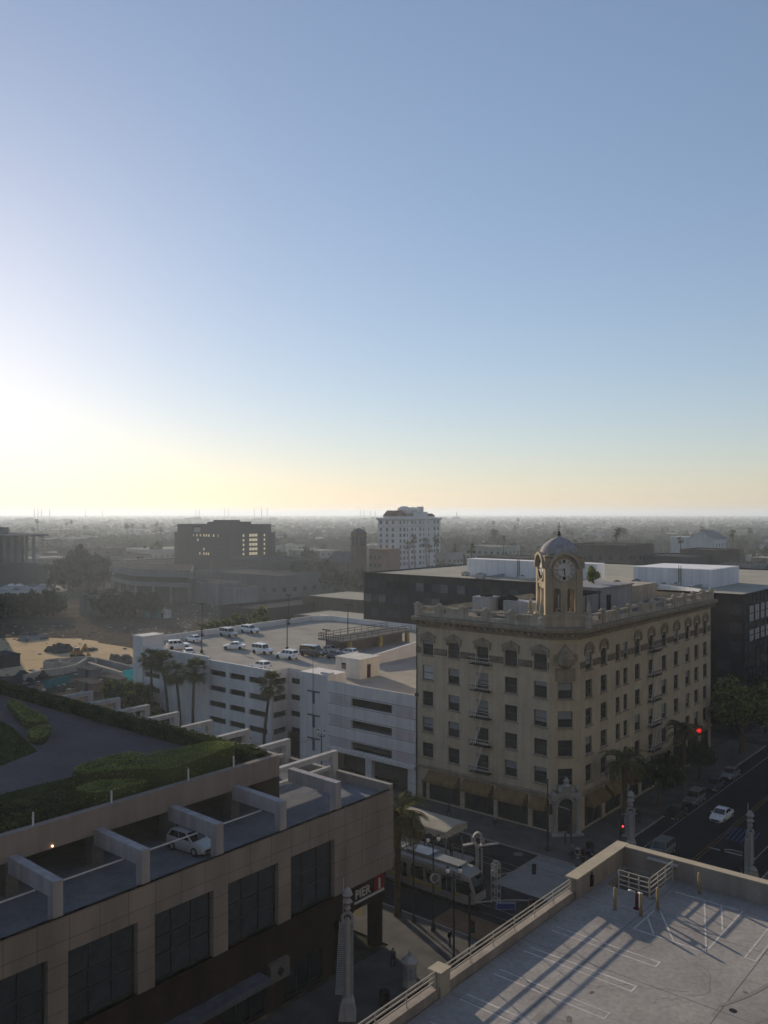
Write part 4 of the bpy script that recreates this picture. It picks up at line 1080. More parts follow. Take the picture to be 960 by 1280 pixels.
    for a, b in [((-110.4, 119.6), (-110.4, 140.4)), ((-110.4, 119.6), (-116.9, 119.6)), ((-116.9, 119.6), (-116.9, 140.4))]:
        for h in (.5, 1.0): c.tube((*a, 15.65 + h), (*b, 15.65 + h), .05, n=6)
        for k in range(11):
            x_, y_ = a[0] + (b[0]-a[0])*k/10, a[1] + (b[1]-a[1])*k/10; c.tube((x_, y_, 15.65), (x_, y_, 16.67), .045, n=6)
    part('ramp_railing', c, STEEL_D, t)
    YC = mat('yellow_column', (.36, .27, .10), var=.15, scale=1, streak=.2)
    for x_, y_ in ((-110.9, 121.9), (-110.9, 131), (-110.9, 139.6), (-116.4, 121.9), (-116.4, 131), (-116.4, 139.6)):
        c = MB(); c.box(x_ - .35, x_ + .35, y_ - .35, y_ + .35, ZD, 15.35); part('column', c, YC, t)
    c = MB(); c.box(-115.8, -112.5, 120.4, 140, ZD + .01, 15.3); part('ramp_core', c, CONC_D, t)
    c = MB()
    P = [(113.5, 13.2), (134, 13.2), (134, 16.4), (113.5, 14.75)]
    i = len(c.v); c.v += [(-98.6, y, z_) for y, z_ in P] + [(-99.1, y, z_) for y, z_ in P]
    for z_ in [(0,1,2,3), (7,6,5,4), (0,3,7,4), (2,6,7,3), (1,5,6,2)]: c.f.append(tuple(i + k for k in z_)); c.m.append(0)
    part('ramp_wall', c, WHITEP, t)
    # stair head: small cream box with a window and a door
    hx = MB(); hx.box(-97.0, -91.6, 103.2, 108.0, ZD, 16.3); hx.box(-97.12, -91.48, 103.08, 108.12, 16.3, 16.42)
    sh = part('stair_head', hx, mat('cream_render', (.56, .54, .50), var=.08, scale=.5, streak=.14), t)
    q = MB(); q.box(-95.6, -94.7, 103.12, 103.18, 14.5, 15.5); part('window', q, GL_D, sh)
    q = MB(); q.box(-91.58, -91.52, 104.9, 105.7, ZD + .02, 15.4); part('door', q, mat('brown_door', (.06, .03, .025), var=.2), sh)
    q = MB(); q.box(-93.3, -91.4, V0 + .52, V0 + 1.6, ZD, 15.3); part('vent_box', q, WHITEP, t)
    q = MB(); q.tube((-94.2, V0 - .2, 4), (-94.2, V0 - .2, 19), .05, .03, 6); part('antenna', q, STEEL_D, t)
    return t
garage()

# ================================================================== BLACK GLASS BUILDING
def black_building():
    t = thing('glass_office', 'low black glass office block with a pale flat roof behind the garage', 'building', (-95, 190, 0))
    U0, U1, V0, V1, Z = -140.5, -49.6, 159.6, 236, 25.3
    b = MB(); b.box(U0, U1, V0, V1, .05, Z, skip='tb'); 
    b.poly([(U0, V0, 25.0), (U1, V0, 25.0), (U1, V1, 25.0), (U0, V1, 25.0)], 1)
    for x0, x1, y0, y1 in ((U0, U1, V0, V0 + .4), (U0, U0 + .4, V0 + .4, V1), (U1 - .4, U1, V0 + .4, V1), (U0 + .4, U1 - .4, V1 - .4, V1)): b.box(x0, x1, y0, y1, 24.9, Z + .02, 0)
    part('wall', b, [mat('black_spandrel', (.010, .013, .019), rough=.6, var=.35, scale=.35, spec=.1), ROOFL], t)
    rng = random.Random(3)
    for k in range(6):
        z0 = 4.6 + 3.4 * k
        g_ = MB(); x = U0 + .3
        while x < U1 - .4:       # panes very slightly out of true
            j = rng.uniform(-.03, .03); w_ = min(2.2, U1 - .3 - x); g_.poly([(x, V0 - .04 + j, z0), (x + w_, V0 - .04 - j, z0), (x + w_, V0 - .05 - j, z0 + 1.9), (x, V0 - .05 + j, z0 + 1.9)], rng.choice([0, 0, 0, 1, 1, 2, 2, 3])); x += w_ + .12
        y = V0 + .3
        while y < V1 - .4:
            j = rng.uniform(-.03, .03); w_ = min(2.2, V1 - .3 - y); g_.poly([(U1 + .04 + j, y, z0), (U1 + .04 - j, y + w_, z0), (U1 + .05 - j, y + w_, z0 + 1.9), (U1 + .05 + j, y, z0 + 1.9)], rng.choice([0, 0, 0, 1])); y += w_ + .12
        part('window_band', g_, [glass('black_pane', (.008, .011, .018), spec=.16), glass('blue_black_pane', (.014, .02, .034), spec=.2), glass('smoked_glass', (.03, .036, .05), rough=.25, spec=.2), glass('pale_pane', (.075, .085, .10), rough=.2, spec=.3)], t)  # the palest panes imitate dotted reflections by their colour
    m = MB()
    x = U0 + .24
    while x < U1: m.box(x - .04, x + .04, V0 - .16, V0 - .005, 4.4, 25.0); x += 2.32
    y = V0 + .24
    while y < V1: m.box(U1 + .005, U1 + .16, y - .04, y + .04, 4.4, 25.0); y += 2.32
    part('mullion', m, STEEL_D, t)
    for r, (z0, z1) in enumerate(((20.2, 23.0), (16.6, 18.6))):
        for k, y in enumerate((162.6, 165.9, 169.2, 172.5)):
            q = MB(); q.box(U1 + .1, U1 + .22, y, y + 1.9, z0, z1); q.box(U1 + .2, U1 + .26, y + .85, y + 1.0, z0, z1, 1); q.box(U1 + .2, U1 + .26, y, y + 1.9, (z0+z1)/2, (z0+z1)/2 + .12, 1)
            part('window', q, [BLIND2, STEEL_D], t, label='window with its pale blind drawn')
    WB = brickmat('white_plant_screen', (.74, .73, .74), (.70, .695, .70), (.45, .45, .46), 1.6, 6.0, .03, off=0, streak=.1, var=.04)
    q = MB(); q.box(-118.5, -84.5, 172.5, 176.5, 25.0, 28.9); part('plant_screen', q, WB, t)
    q = MB(); q.box(-76.5, -60.0, 173.5, 190, 25.0, 28.6); q.box(-75.8, -60.6, 174, 189, 28.6, 28.63); part('plant_screen', q, WB, t)
    for a, b in (((-100, 166.0), (-86, 171.9)), ((-74, 166.5), (-62, 172.8)), ((-112, 165.0), (-108, 172.3))):
        q = MB(); q.bar((a[0], a[1], 25.45), (b[0], a[1], 25.45), .7, .6); q.bar((b[0], a[1], 25.45), (b[0], b[1], 25.45), .6, .5); part('roof_duct', q, GREY_M, t)
    for x, y in ((-104, 172.38), (-66.5, 173.38)):
        q = MB()
        for o in (-.25, .25): q.bar((x + o, y, 25.05), (x + o, y, 29.2), .07)
        for k in range(13): q.bar((x - .25, y, 25.3 + .3*k), (x + .25, y, 25.3 + .3*k), .05)
        part('roof_ladder', q, STEEL_D, t)
    q = MB(); n = 14
    pts = [(-82 + 24*k/n, 166.5 + 2.2*math.sin(k/n*1.9) - 7.0*(k/n)**2.2) for k in range(n + 1)]
    for a, c in zip(pts[:-1], pts[1:]): q.bar((*a, 25.35), (*c, 25.35), .35, .7)
    part('curved_parapet', q, WB, t)
    return t
black_building()
rng = random.Random(8)
for k in range(11):
    x, y = rng.uniform(-82, -54), rng.uniform(163, 172)
    if k > 6: x, y = rng.uniform(-118, -100), rng.uniform(163, 170)
    m = MB(); l, d, h = rng.uniform(.9, 2.0), rng.uniform(.8, 1.6), rng.uniform(.7, 1.3)
    m.box(-l/2, l/2, -d/2, d/2, .12, h); m.lathe((0, 0, h), [(min(l, d)*.35, 0), (min(l, d)*.35, .12), (min(l, d)*.3, .13)], 14, 1); m.box(-l/2 + .05, -l/2 + .2, -d/2, d/2, 0, .12, 1); m.box(l/2 - .2, l/2 - .05, -d/2, d/2, 0, .12, 1)
    o = solo('rooftop_fan', m, [GREY_M, STEEL_D], 'small grey fan unit among others on the pale flat roof of the black building', 'fan unit', (0,0,0), 'fan units on the pale roof')
    o.location = (x, y, 25.0)

# ================================================================== VEHICLES
def loft(mb, secs, m=0, cap=True):
    n = len(secs[0]); i = len(mb.v)
    for s in secs: mb.v += [tuple(p) for p in s]
    for k in range(len(secs) - 1):
        for j in range(n):
            mb.f.append((i + k*n + j, i + k*n + (j+1) % n, i + (k+1)*n + (j+1) % n, i + (k+1)*n + j)); mb.m.append(m)
    if cap:
        mb.f.append(tuple(i + j for j in reversed(range(n)))); mb.m.append(m)
        k = len(secs) - 1; mb.f.append(tuple(i + k*n + j for j in range(n))); mb.m.append(m)
PAINTS = {}
def carpaint(name, c):
    if name not in PAINTS:
        m = mat('car_paint_' + name, c, rough=.28, var=.06, scale=2, spec=.6); m.node_tree.nodes['Principled BSDF'].inputs['Coat Weight'].default_value = .5
        PAINTS[name] = m
    return PAINTS[name]
COLS = {'white': (.68, .68, .68), 'silver': (.36, .37, .39), 'black': (.012, .012, .014), 'navy': (.015, .022, .05), 'grey': (.12, .125, .13), 'red': (.22, .02, .02), 'blue': (.05, .09, .2)}
TAIL = mat('tail_lamp', (.25, .01, .01), rough=.2, var=.1, scale=5); HEAD = mat('head_lamp', (.6, .6, .58), rough=.1, var=.05, scale=5, spec=.8)
RIM = mat('wheel_rim', (.4, .4, .41), rough=.35, metal=.6, var=.1, scale=6)
CGL = glass('car_glass', (.012, .014, .017), rough=.05, wav=0)
def make_car(kind, colour, label, group=None, rims=True):
    t = thing({'sedan': 'parked_car', 'hatch': 'parked_car', 'suv': 'suv', 'jeep': 'suv', 'pickup': 'pickup_truck', 'van': 'van'}[kind], label, 'car' if kind in ('sedan', 'hatch') else kind, (0,0,0), group)
    P = carpaint(colour, COLS[colour])
    L_ = {'sedan': 4.6, 'hatch': 4.1, 'suv': 4.6, 'jeep': 4.5, 'pickup': 5.6, 'van': 5.1}[kind]; hw = {'sedan': .9, 'hatch': .87, 'suv': .94, 'jeep': .93, 'pickup': .97, 'van': .98}[kind]
    belt = {'sedan': .93, 'hatch': .95, 'suv': 1.08, 'jeep': 1.12, 'pickup': 1.1, 'van': 1.15}[kind]; top = {'sedan': 1.42, 'hatch': 1.5, 'suv': 1.72, 'jeep': 1.85, 'pickup': 1.8, 'van': 2.0}[kind]
    gc = .2 if kind in ('sedan', 'hatch') else .28
    f = L_ / 2
    # (x, height of the top edge, half width)
    hood = belt - (.16 if kind in ('sedan', 'hatch') else .06)
    st = [(-f, belt - .28, hw*.78), (-f + .08, belt - .05, hw*.9), (-f + .6, belt, hw), (0, belt + .0, hw), (f - 1.25, belt - .02, hw), (f - .55, hood, hw*.97), (f - .1, hood - .14, hw*.86), (f, hood - .32, hw*.74)]
    b = MB(); secs = []
    for x, zt, w in st:
        lo = gc if -f + .3 < x < f - .3 else gc + .12
        secs.append([(x, -w*.94, lo), (x, -w, lo + .2), (x, -w*1.0, zt - .22), (x, -w*.93, zt), (x, w*.93, zt), (x, w, zt - .22), (x, w, lo + .2), (x, w*.94, lo)])
    loft(b, secs)
    # cabin
    spec = {'sedan': (-f + .75, -f + 1.35, f - 2.15, f - 1.3), 'hatch': (-f + .12, -f + .5, f - 1.95, f - 1.1), 'suv': (-f + .1, -f + .35, f - 2.0, f - 1.25), 'jeep': (-f + .06, -f + .14, f - 1.7, f - 1.35), 'pickup': (-.55, -.4, f - 2.1, f - 1.5), 'van': (-f + .06, -f + .16, f - 1.7, f - .8)}[kind]
    xb0, xr0, xr1, xb1 = spec; wt, wb = hw*.76 if kind not in ('jeep', 'van') else hw*.88, hw*.92
    V = [(xb0, -wb, belt - .03), (xb1, -wb, belt - .05), (xb1, wb, belt - .05), (xb0, wb, belt - .03), (xr0, -wt, top), (xr1, -wt, top), (xr1, wt, top), (xr0, wt, top)]
    def cabin(mb):
        i = len(mb.v); mb.v += V
        xm = (xr0 + xr1)/2; mb.v += [(xm, -wt*.98, top + .05), (xm, wt*.98, top + .05)]
        for q in [(0,1,5,4), (1,2,6,5), (2,3,7,6), (3,0,4,7), (4,5,8), (8,5,6,9), (9,6,7), (4,8,9,7)]: mb.f.append(tuple(i + k for k in q)); mb.m.append(0)
    cabin(b)
    if kind == 'pickup':
        b.box(-f + .12, -.75, -hw*.8, hw*.8, belt - .05, belt + .02)
    if kind in ('jeep', 'suv'):
        for s in (-1, 1): b.bar((xr0 + .2, s*wt*.82, top + .09), (xr1 - .2, s*wt*.82, top + .09), .05)
    part('body', b, P, t)
    def lerp(a, c, k): return tuple(a[i] + (c[i] - a[i]) * k for i in range(3))
    def panel(nm, A, B, C, D, out, u0=.06, u1=.94, w0=.1, w1=.92):
        # A B bottom, D C top
        mb = MB()
        def q(u, w): return Vector(lerp(lerp(A, B, u), lerp(D, C, u), w)) + Vector(out)
        mb.poly([q(u0, w0), q(u1, w0), q(u1, w1), q(u0, w1)]); part(nm, mb, CGL, t)
    panel('windshield', V[1], V[2], V[6], V[5], (.012, 0, .008)); panel('rear_window', V[3], V[0], V[4], V[7], (-.012, 0, .006), w0=.25)
    for k, (u0, u1) in enumerate(((.07, .48), (.52, .93)) if kind in ('sedan', 'hatch', 'pickup') else ((.05, .32), (.36, .62), (.66, .95))):
        panel('side_window', V[0], V[1], V[5], V[4], (0, -.012, .006), u0, u1, .2); panel('side_window', V[2], V[3], V[7], V[6], (0, .012, .006), 1 - u1, 1 - u0, .2)
    wr = .33 if kind in ('sedan', 'hatch') else .38
    for x in (-f + .85, f - .88):
        for s in (-1, 1):
            w = MB(); w.tube((x, s*(hw - .2), wr), (x, s*(hw + .015), wr), wr, n=18); o = part('wheel', w, BLACK, t)
            if rims:
                w = MB(); w.tube((x, s*(hw - .05), wr), (x, s*(hw + .03), wr), wr*.62, n=14); part('rim', w, RIM, o)
    for s in (-1, 1):
        w = MB(); w.obox((f - .1, s*hw*.66, hood - .24), (.16, .34, .14), Matrix.Rotation(s*-.25, 3, 'Z')); part('headlight', w, HEAD, t)
        w = MB(); w.obox((-f + .05, s*hw*.72, belt - .2), (.1, .3, .16)); part('tail_light', w, TAIL, t)
        w = MB(); w.obox((xb1 - .25, s*(hw + .08), belt + .02), (.14, .18, .13)); part('mirror', w, P, t)
    w = MB(); w.box(f - .03, f + .012, -hw*.5, hw*.5, gc + .16, gc + .34); part('grille', w, BLACK, t)
    return t
def put(t, x, y, z, deg): t.location = (x, y, z); t.rotation_euler = (0, 0, R(deg)); return t
G = 'cars parked on the white garage roof'
GR = 13.205
put(make_car('hatch', 'silver', 'silver car backed under the beams of the shop building roof', None), -53.65, 40.95, 14.155, 6)
put(make_car('suv', 'white', 'white car by the garage edge just right of its stair block', G, False), -139.8, 103.6, GR, 62)
put(make_car('hatch', 'white', 'white car half hidden by the row of fan palms at the garage edge', G, False), -131.9, 100.0, GR, 150)
put(make_car('sedan', 'white', 'white sedan along the far wall, nearest the stair block', G, False), -144.9, 111.2, GR, 174)
put(make_car('jeep', 'silver', 'silver boxy wagon by the far garage wall, left of a white wagon', G, False), -145.3, 120.8, GR, 0)
put(make_car('suv', 'white', 'white wagon by the far garage wall, right end of that row', G, False), -146.2, 127.6, GR, 4)
put(make_car('sedan', 'white', 'white sedan alone in the middle of the sunlit garage roof', G, False), -131.2, 110.4, GR, 215)
put(make_car('jeep', 'white', 'pale boxy off-roader with roof rack in the middle of the garage roof', G, False), -122.6, 110.2, GR, 2)
put(make_car('suv', 'white', 'white crossover next to the tall roof lamp post', G, False), -114.9, 109.2, GR, 186)
put(make_car('hatch', 'white', 'white car close behind the parapet above the lone palm', G, False), -110.6, 98.9, GR, 178)
put(make_car('van', 'black', 'black van parked between the lamp post and the ramp', G, False), -113.4, 114.4, GR, 8)
put(make_car('sedan', 'silver', 'silver sedan beyond the black van on the garage roof', G, False), -113.9, 119.0, GR, 190) 
put(make_car('sedan', 'navy', 'dark blue sedan in front of the ramp, right of the black van', G, False), -107.6, 115.2, GR, 10)
put(make_car('hatch', 'white', 'pale hatchback nearest the corner of the ramp slab', G, False), -108.4, 118.6, GR, 186)
put(make_car('suv', 'black', 'black wagon far back by the ramp wall on the garage roof', G, False), -104.0, 137.5, GR, 25)
S = 'cars on the shaded street'
put(make_car('sedan', 'white', 'white car driving down the shaded street towards the intersection', S), -38.3, 114.2, 0, 268)
put(make_car('suv', 'grey', 'grey car at the stop line just beyond the deck wall', S), -39.6, 97.6, 0, 270)
put(make_car('sedan', 'black', 'black car at the kerb, nearest the intersection', S), -43.2, 111.0, 0, 268)
put(make_car('suv', 'grey', 'dark grey car at the kerb behind the black one', S), -43.3, 118.2, 0, 271)
put(make_car('sedan', 'navy', 'navy car third in the kerb row under the street trees', S), -43.3, 126.0, 0, 270)
put(make_car('hatch', 'white', 'white car far up the street near the black glass block', S), -34.2, 137.0, 0, 90)
put(make_car('sedan', 'grey', 'grey sedan fourth in the kerb row beneath the trees', S), -43.3, 133.0, 0, 270)

def tram():
    t = thing('tram', 'pale articulated tram waiting at the street platform', 'tram', (-63, 73, 0))
    TP = mat('tram_paint', (.24, .24, .23), rough=.35, var=.08, scale=.7, streak=.12, spec=.5)
    y0, hw = 73.0, 1.32
    def sec(x, w, zb, zt, r=.28): return [(x, y0 - w, zb), (x, y0 - w, zt - r*1.6), (x, y0 - w*.93, zt - r*.6), (x, y0 - w*.72, zt), (x, y0 + w*.72, zt), (x, y0 + w*.93, zt - r*.6), (x, y0 + w, zt - r*1.6), (x, y0 + w, zb)]
    for (xa, xb, nose) in ((-62.4, -48.4, 1), (-77.6, -63.4, -1)):
        b = MB()
        S_ = []
        if nose == -1: S_ += [sec(xa, hw*.72, .75, 2.2), sec(xa + .5, hw*.88, .5, 3.05), sec(xa + 1.3, hw, .42, 3.55)]
        else: S_ += [sec(xa, hw, .42, 3.55)]
        if nose == 1: S_ += [sec(xb - 1.5, hw, .42, 3.55), sec(xb - .7, hw*.92, .45, 3.25), sec(xb - .2, hw*.82, .55, 2.3), sec(xb, hw*.7, .7, 1.6)]
        else: S_ += [sec(xb, hw, .42, 3.55)]
        loft(b, S_); part('body', b, TP, t)
        r_ = MB(); r_.box(xa + 2, xb - 2.2, y0 - .75, y0 + .75, 3.56, 3.82); part('roof_equipment', r_, STEEL_G, t)
        if nose == 1: r_ = MB(); r_.box(xa + 5, xa + 8, y0 - .9, y0 + .9, 3.83, 4.0); part('cooling_unit', r_, mat('blue_grey_metal', (.16, .2, .27), rough=.4, metal=.3, var=.15, scale=1), t)
        for s in (-1, 1):
            xs = [xa + 2.1 + 1.95*k for k in range(6)]
            for k, x in enumerate(xs):
                q = MB(); yy = y0 + s*(hw + .012)
                if k in (1, 4):
                    q.box(x, x + 1.5, yy - .008, yy + .008, .55, 2.85); q.box(x + .12, x + .68, yy - .014, yy + .014, 1.2, 2.7, 1); q.box(x + .82, x + 1.38, yy - .014, yy + .014, 1.2, 2.7, 1); part('door', q, [STEEL_G, CGL], t)
                else: q.box(x, x + 1.6, yy - .01, yy + .01, 1.45, 2.75); part('side_window', q, CGL, t)
            q = MB(); q.box(xa + 1.4, xb - 1.6, y0 + s*(hw + .006) - .006, y0 + s*(hw + .006) + .006, 1.0, 1.22); part('stripe', q, mat('tram_stripe', (.33, .24, .05), var=.1, scale=2), t)
        for x in (xa + 2.6, xb - 2.8):
            q = MB(); q.box(x - 1.1, x + 1.1, y0 - 1.1, y0 + 1.1, .3, .6)
            for e in (-.8, .8):
                for s in (-1, 1): q.tube((x + e, y0 + s*.62, .34), (x + e, y0 + s*.8, .34), .33, n=14)
            part('bogie', q, BLACK, t)
    g = MB(); g.box(-63.4, -62.4, y0 - 1.15, y0 + 1.15, .6, 3.4); part('bellows', g, BLACK, t)
    w = MB(); xb = -48.4
    w.poly([(xb + .02, y0 - .93, 1.62), (xb + .02, y0 + .93, 1.62), (xb - .165, y0 + 1.0, 2.3), (xb - .165, y0 - 1.0, 2.3)]); w.poly([(xb - .165, y0 - 1.0, 2.3), (xb - .165, y0 + 1.0, 2.3), (xb - .60, y0 + .95, 3.12), (xb - .60, y0 - .95, 3.12)])
    part('windshield', w, glass('tram_glass', (.006, .007, .009), spec=.2, wav=0), t)
    w = MB(); w.poly([(xb - .32, y0 - 1.20, 1.75), (xb - .80, y0 - 1.29, 2.65), (xb - 1.7, y0 - 1.34, 2.75), (xb - 1.6, y0 - 1.34, 1.6)]); part('cab_window', w, CGL, t)
    for s in (-1, 1):
        w = MB(); w.lathe((xb - .1, y0 + s*.62, 1.25), [(.02, -.1), (.14, -.05), (.14, .05), (.02, .1)], 10); part('headlight', w, HEAD, t)
    pa = MB()
    pa.bar((-58, y0 - .7, 3.85), (-58, y0 + .7, 3.85), .06); pa.bar((-58, y0, 3.85), (-56.2, y0, 4.6), .06); pa.bar((-56.2, y0, 4.6), (-57.6, y0, 5.3), .05); pa.bar((-57.6, y0 - .85, 5.3), (-57.6, y0 + .85, 5.3), .06)
    part('pantograph', pa, STEEL_D, t)
tram()

# ================================================================== STREET FURNITURE
WG = mat('pylon_white', (.36, .352, .35), rough=.5, var=.14, scale=.8, streak=.2, fine=.1)
def pylon(loc, label, h=8.9, rz=0.0):
    t = thing('street_pylon', label, 'pylon', (0,0,0), 'pale art pylons at the intersection')
    b = MB(); b.lathe((0,0,0), [(1.0, 0), (.95, .25), (.72, 1.3), (.5, 1.6)], 4, rot=R(45)); part('base', b, WG, t)
    m = MB(); m.lathe((0,0,1.5), [(.26, 0), (.24, h - 3.2), (.2, h - 2.9)], 12); part('mast', m, WG, t)
    f = MB()
    n = int((h - 3.4) / .16)
    for k in range(n): f.box(-.95 + .3*(k/n), -.2, -.05, .05, 1.75 + .16*k, 1.83 + .16*k); f.box(.2, .48, -.05, .05, 1.75 + .16*k, 1.83 + .16*k)
    f.bar((-.95, 0, 1.75), (-.62, 0, h - 1.6), .05); part('fin', f, mat('fin_grey', (.30, .31, .33), rough=.5, var=.15, scale=1), t)
    c = MB(); zc = h - 1.1
    for k in range(14):
        a, d = 6.283*k/14, 6.283*(k+1)/14; c.bar((.42*math.cos(a), 0, zc - .3 + .42*math.sin(a)), (.42*math.cos(d), 0, zc - .3 + .42*math.sin(d)), .2, .2)
    c.lathe((0, 0, zc + .2), [(.12, 0), (.28, .25), (.2, .55), (.42, .8), (.2, 1.1), (.44, 1.35), (.3, 1.7), (.1, 1.9)], 10); c.tube((-.35, 0, zc - .2), (-.3, 0, zc + 2.9), .045, n=6)
    part('ornament', c, WG, t)
    t.location = loc; t.rotation_euler = (0, 0, rz); return t
pylon((-45.9, 50.2, .13), 'tall pale art pylon with ribbed fins nearest the beige shop building', 9.2, R(40))
pylon((-42.6, 95.9, .13), 'art pylon with star ornament beyond the tip of the sunlit deck corner', 6.2, R(25))
pylon((-29.4, 96.8, .13), 'art pylon standing alone beyond the right part of the deck wall', 6.6, R(60))
# station mast with ring and crossed arms
t = thing('station_mast', 'white mast with a ring and crossed arms behind the tram', 'mast', (-51.5, 77.2, 0))
m = MB(); m.tube((-51.7, 77.2, 0), (-51.7, 77.2, 4.3), .22, .2, 12); m.tube((-51.2, 77.35, 0), (-51.2, 77.35, 4.0), .12, n=10); part('post', m, WG, t)
m = MB()
for k in range(18):
    a, d = 6.283*k/18, 6.283*(k+1)/18; q = lambda z_: (-51.6 + .55*math.cos(z_)*.7, 77.2 + .55*math.cos(z_)*.55, 4.85 + .75*math.sin(z_)); m.bar(q(a), q(d), .5, .16)
part('ring', m, WG, t)
for d in ((.8, -.6), (-.8, .6), ):
    m = MB(); m.bar((-51.6 + d[0]*.45, 77.2 + d[1]*.3, 4.35), (-51.6 + d[0]*2.0 + .4, 77.2 + d[0]*1.3, 4.45 + .25*d[0]), .42, .12); part('arm', m, WG, t)
# lattice signal mast
t = thing('signal_mast', 'pale open ladder mast with a signal arm at the tram nose', 'mast', (-47.8, 74.9, 0))
m = MB()
for x, y in ((-48.2, 74.6), (-47.5, 74.6), (-48.2, 75.2), (-47.5, 75.2)): m.bar((x, y, 0), (x, y, 4.0), .09)
for z in (.4, 1.2, 2.0, 2.8, 3.6, 3.98):
    m.bar((-48.2, 74.6, z), (-47.5, 74.6, z), .07); m.bar((-48.2, 75.2, z), (-47.5, 75.2, z), .07); m.bar((-48.2, 74.6, z), (-48.2, 75.2, z), .07); m.bar((-47.5, 74.6, z), (-47.5, 75.2, z), .07)
part('post', m, WG, t)
m = MB(); m.path([(-48.2, 74.9, 3.98), (-48.1, 74.9, 4.25), (-47.6, 74.9, 4.25), (-47.5, 74.9, 3.98)], .08, 8); m.lathe((-47.85, 74.5, 3.3), [(.05, -.25), (.25, -.15), (.28, .1), (.1, .25)], 10); part('cap', m, WG, t)
m = MB(); m.tube((-47.5, 75.2, 2.9), (-45.4, 78.0, 3.1), .05, n=8); part('arm', m, STEEL_G, t)
m = MB(); m.obox((-45.3, 78.2, 3.05), (.35, .3, 1.0)); part('signal_head', m, STEEL_D, t)
def lamp(loc, h, label, rz=0, twin=True):
    t = thing('street_lamp', label, 'street lamp', (0,0,0), 'twin globe street lamps')
    m = MB(); m.lathe((0,0,0), [(.24, 0), (.22, .5), (.12, .8), (.09, 1.0), (.07, h - 1), (.1, h - .9), (.06, h - .75)], 10); part('post', m, STEEL_D, t)
    m = MB(); m.path([(-.55, 0, h - .5), (-.5, 0, h - .8), (0, 0, h - .9), (.5, 0, h - .8), (.55, 0, h - .5)], .045, 6); m.lathe((0, 0, h - .9), [(.05, 0), (.09, .2), (.02, .6)], 8); part('bracket', m, STEEL_D, t)
    for s in (-.55, .55):
        m = MB(); m.lathe((s, 0, h - .5), [(.08, 0), (.17, .12), (.19, .28), (.14, .42), (.05, .5)], 12); g = part('lantern', m, LAMP_G, t, True)
        m = MB(); m.lathe((s, 0, h - .02), [(.15, -.02), (.1, .08), (.02, .2)], 10); part('cap', m, STEEL_D, g)
    t.location = loc; t.rotation_euler = (0, 0, rz); return t
l1 = lamp((-49.0, 65.7, .13), 9.0, 'twin globe street lamp carrying a round sign beside the tram', R(60))
m = MB(); m.tube((-48.6, 65.4, 5.4), (-48.55, 65.37, 5.4), .48, n=20); m.tube((-48.54, 65.36, 5.4), (-48.52, 65.35, 5.4), .34, n=20, m=1); m.box(-48.98, -48.58, 65.36, 65.46, 5.35, 5.45, 0)
solo('round_sign', m, [WG, mat('sign_grey', (.10, .11, .13), var=.1, scale=2)], 'round transit sign with a pale rim on the lamp post beside the tram', 'sign', (-48.6, 65.4, 5.4))
lamp((-43.9, 61.9, .13), 8.6, 'twin globe street lamp nearest the sunlit deck railing', R(40))
lamp((-88.8, 91.4, .13), 7.6, 'twin globe street lamp in front of the white garage entrance', R(10))
m = MB(); m.tube((-51.6, 66.0, .13), (-51.6, 66.0, 7.8), .09, .06, 8); m.lathe((-51.6, 66, .13), [(.25, 0), (.2, .4), (.1, .6)], 10); m.bar((-51.6, 66, 7.7), (-51.6, 68.2, 7.9), .06)
solo('wire_pole', m, STEEL_D, 'thin dark pole beside the rear half of the tram', 'pole', (-51.6, 66, .13))
m = MB(); m.tube((-50.3, 90.0, .13), (-50.3, 90.0, 8.6), .12, .08, 8); m.lathe((-50.3, 90, .13), [(.28, 0), (.24, .4), (.13, .6)], 10)
solo('wire_pole', m, STEEL_D, 'dark pole in front of the corner of the tan building', 'pole', (-50.3, 90, .13))
def signal(loc, rz, label, arm=3.6, z=5.0, lit=None, sign=False):
    t = thing('traffic_signal', label, 'traffic signal', (0,0,0))
    m = MB(); m.tube((0,0,0), (0,0,z + .6), .12, .09, 10); m.lathe((0,0,0), [(.25, 0), (.22, .3), (.12, .4)], 10); part('post', m, STEEL_D, t)
    m = MB(); n = 8
    m.path([(arm*k/n, 0, z + .3*math.sin(k/n*2.2)) for k in range(n + 1)], .055, 8); part('arm', m, STEEL_G, t)
    for x, zz in ((arm*.97, z - .15), (.28, 3.0)):
        m = MB(); m.box(x - .17, x + .17, -.2, .12, zz - .55, zz + .55); h = part('signal_head', m, STEEL_D, t)
        for k, cname in enumerate(('green', 'amber', 'red')):
            c = {'green': (.01, .06, .03), 'amber': (.10, .05, .005), 'red': (.12, .008, .008)}[cname]
            on = lit == cname and x < 1
            m = MB(); m.tube((x, -.2, zz - .34 + .34*k), (x, -.24, zz - .34 + .34*k), .115, n=12)
            part('lens', m, mat(f'lens_{cname}' + ('_lit' if on else ''), c, rough=.2, var=.05, scale=4, emit=(1, .05, .06) if on else None, estr=1.6 if on else 0), h)
    if sign:
        m = MB(); m.box(arm*.42, arm*.42 + 1.75, -.05, .0, z - .55, z + .08); m.box(arm*.42 + .08, arm*.42 + 1.67, -.062, -.051, z - .47, z + .0, 1); part('street_sign', m, [mat('sign_blue_edge', (.16, .2, .34), var=.1, scale=2), mat('sign_blue', (.012, .03, .16), rough=.4, var=.15, scale=2)], t)
    t.location = loc; t.rotation_euler = (0, 0, rz); return t
signal((-43.4, 63.6, .13), R(40), 'mast arm signal with a blue street sign beside the sunlit railing', 5.6, 5.0, None, True)
signal((-43.3, 94.6, .13), R(20), 'traffic signal showing red beside the star topped pylon', 2.2, 4.6, 'red')
signal((-47.6, 90.6, .13), R(200), 'dark traffic signal on the pavement before the corner entrance', 2.4, 5.2)
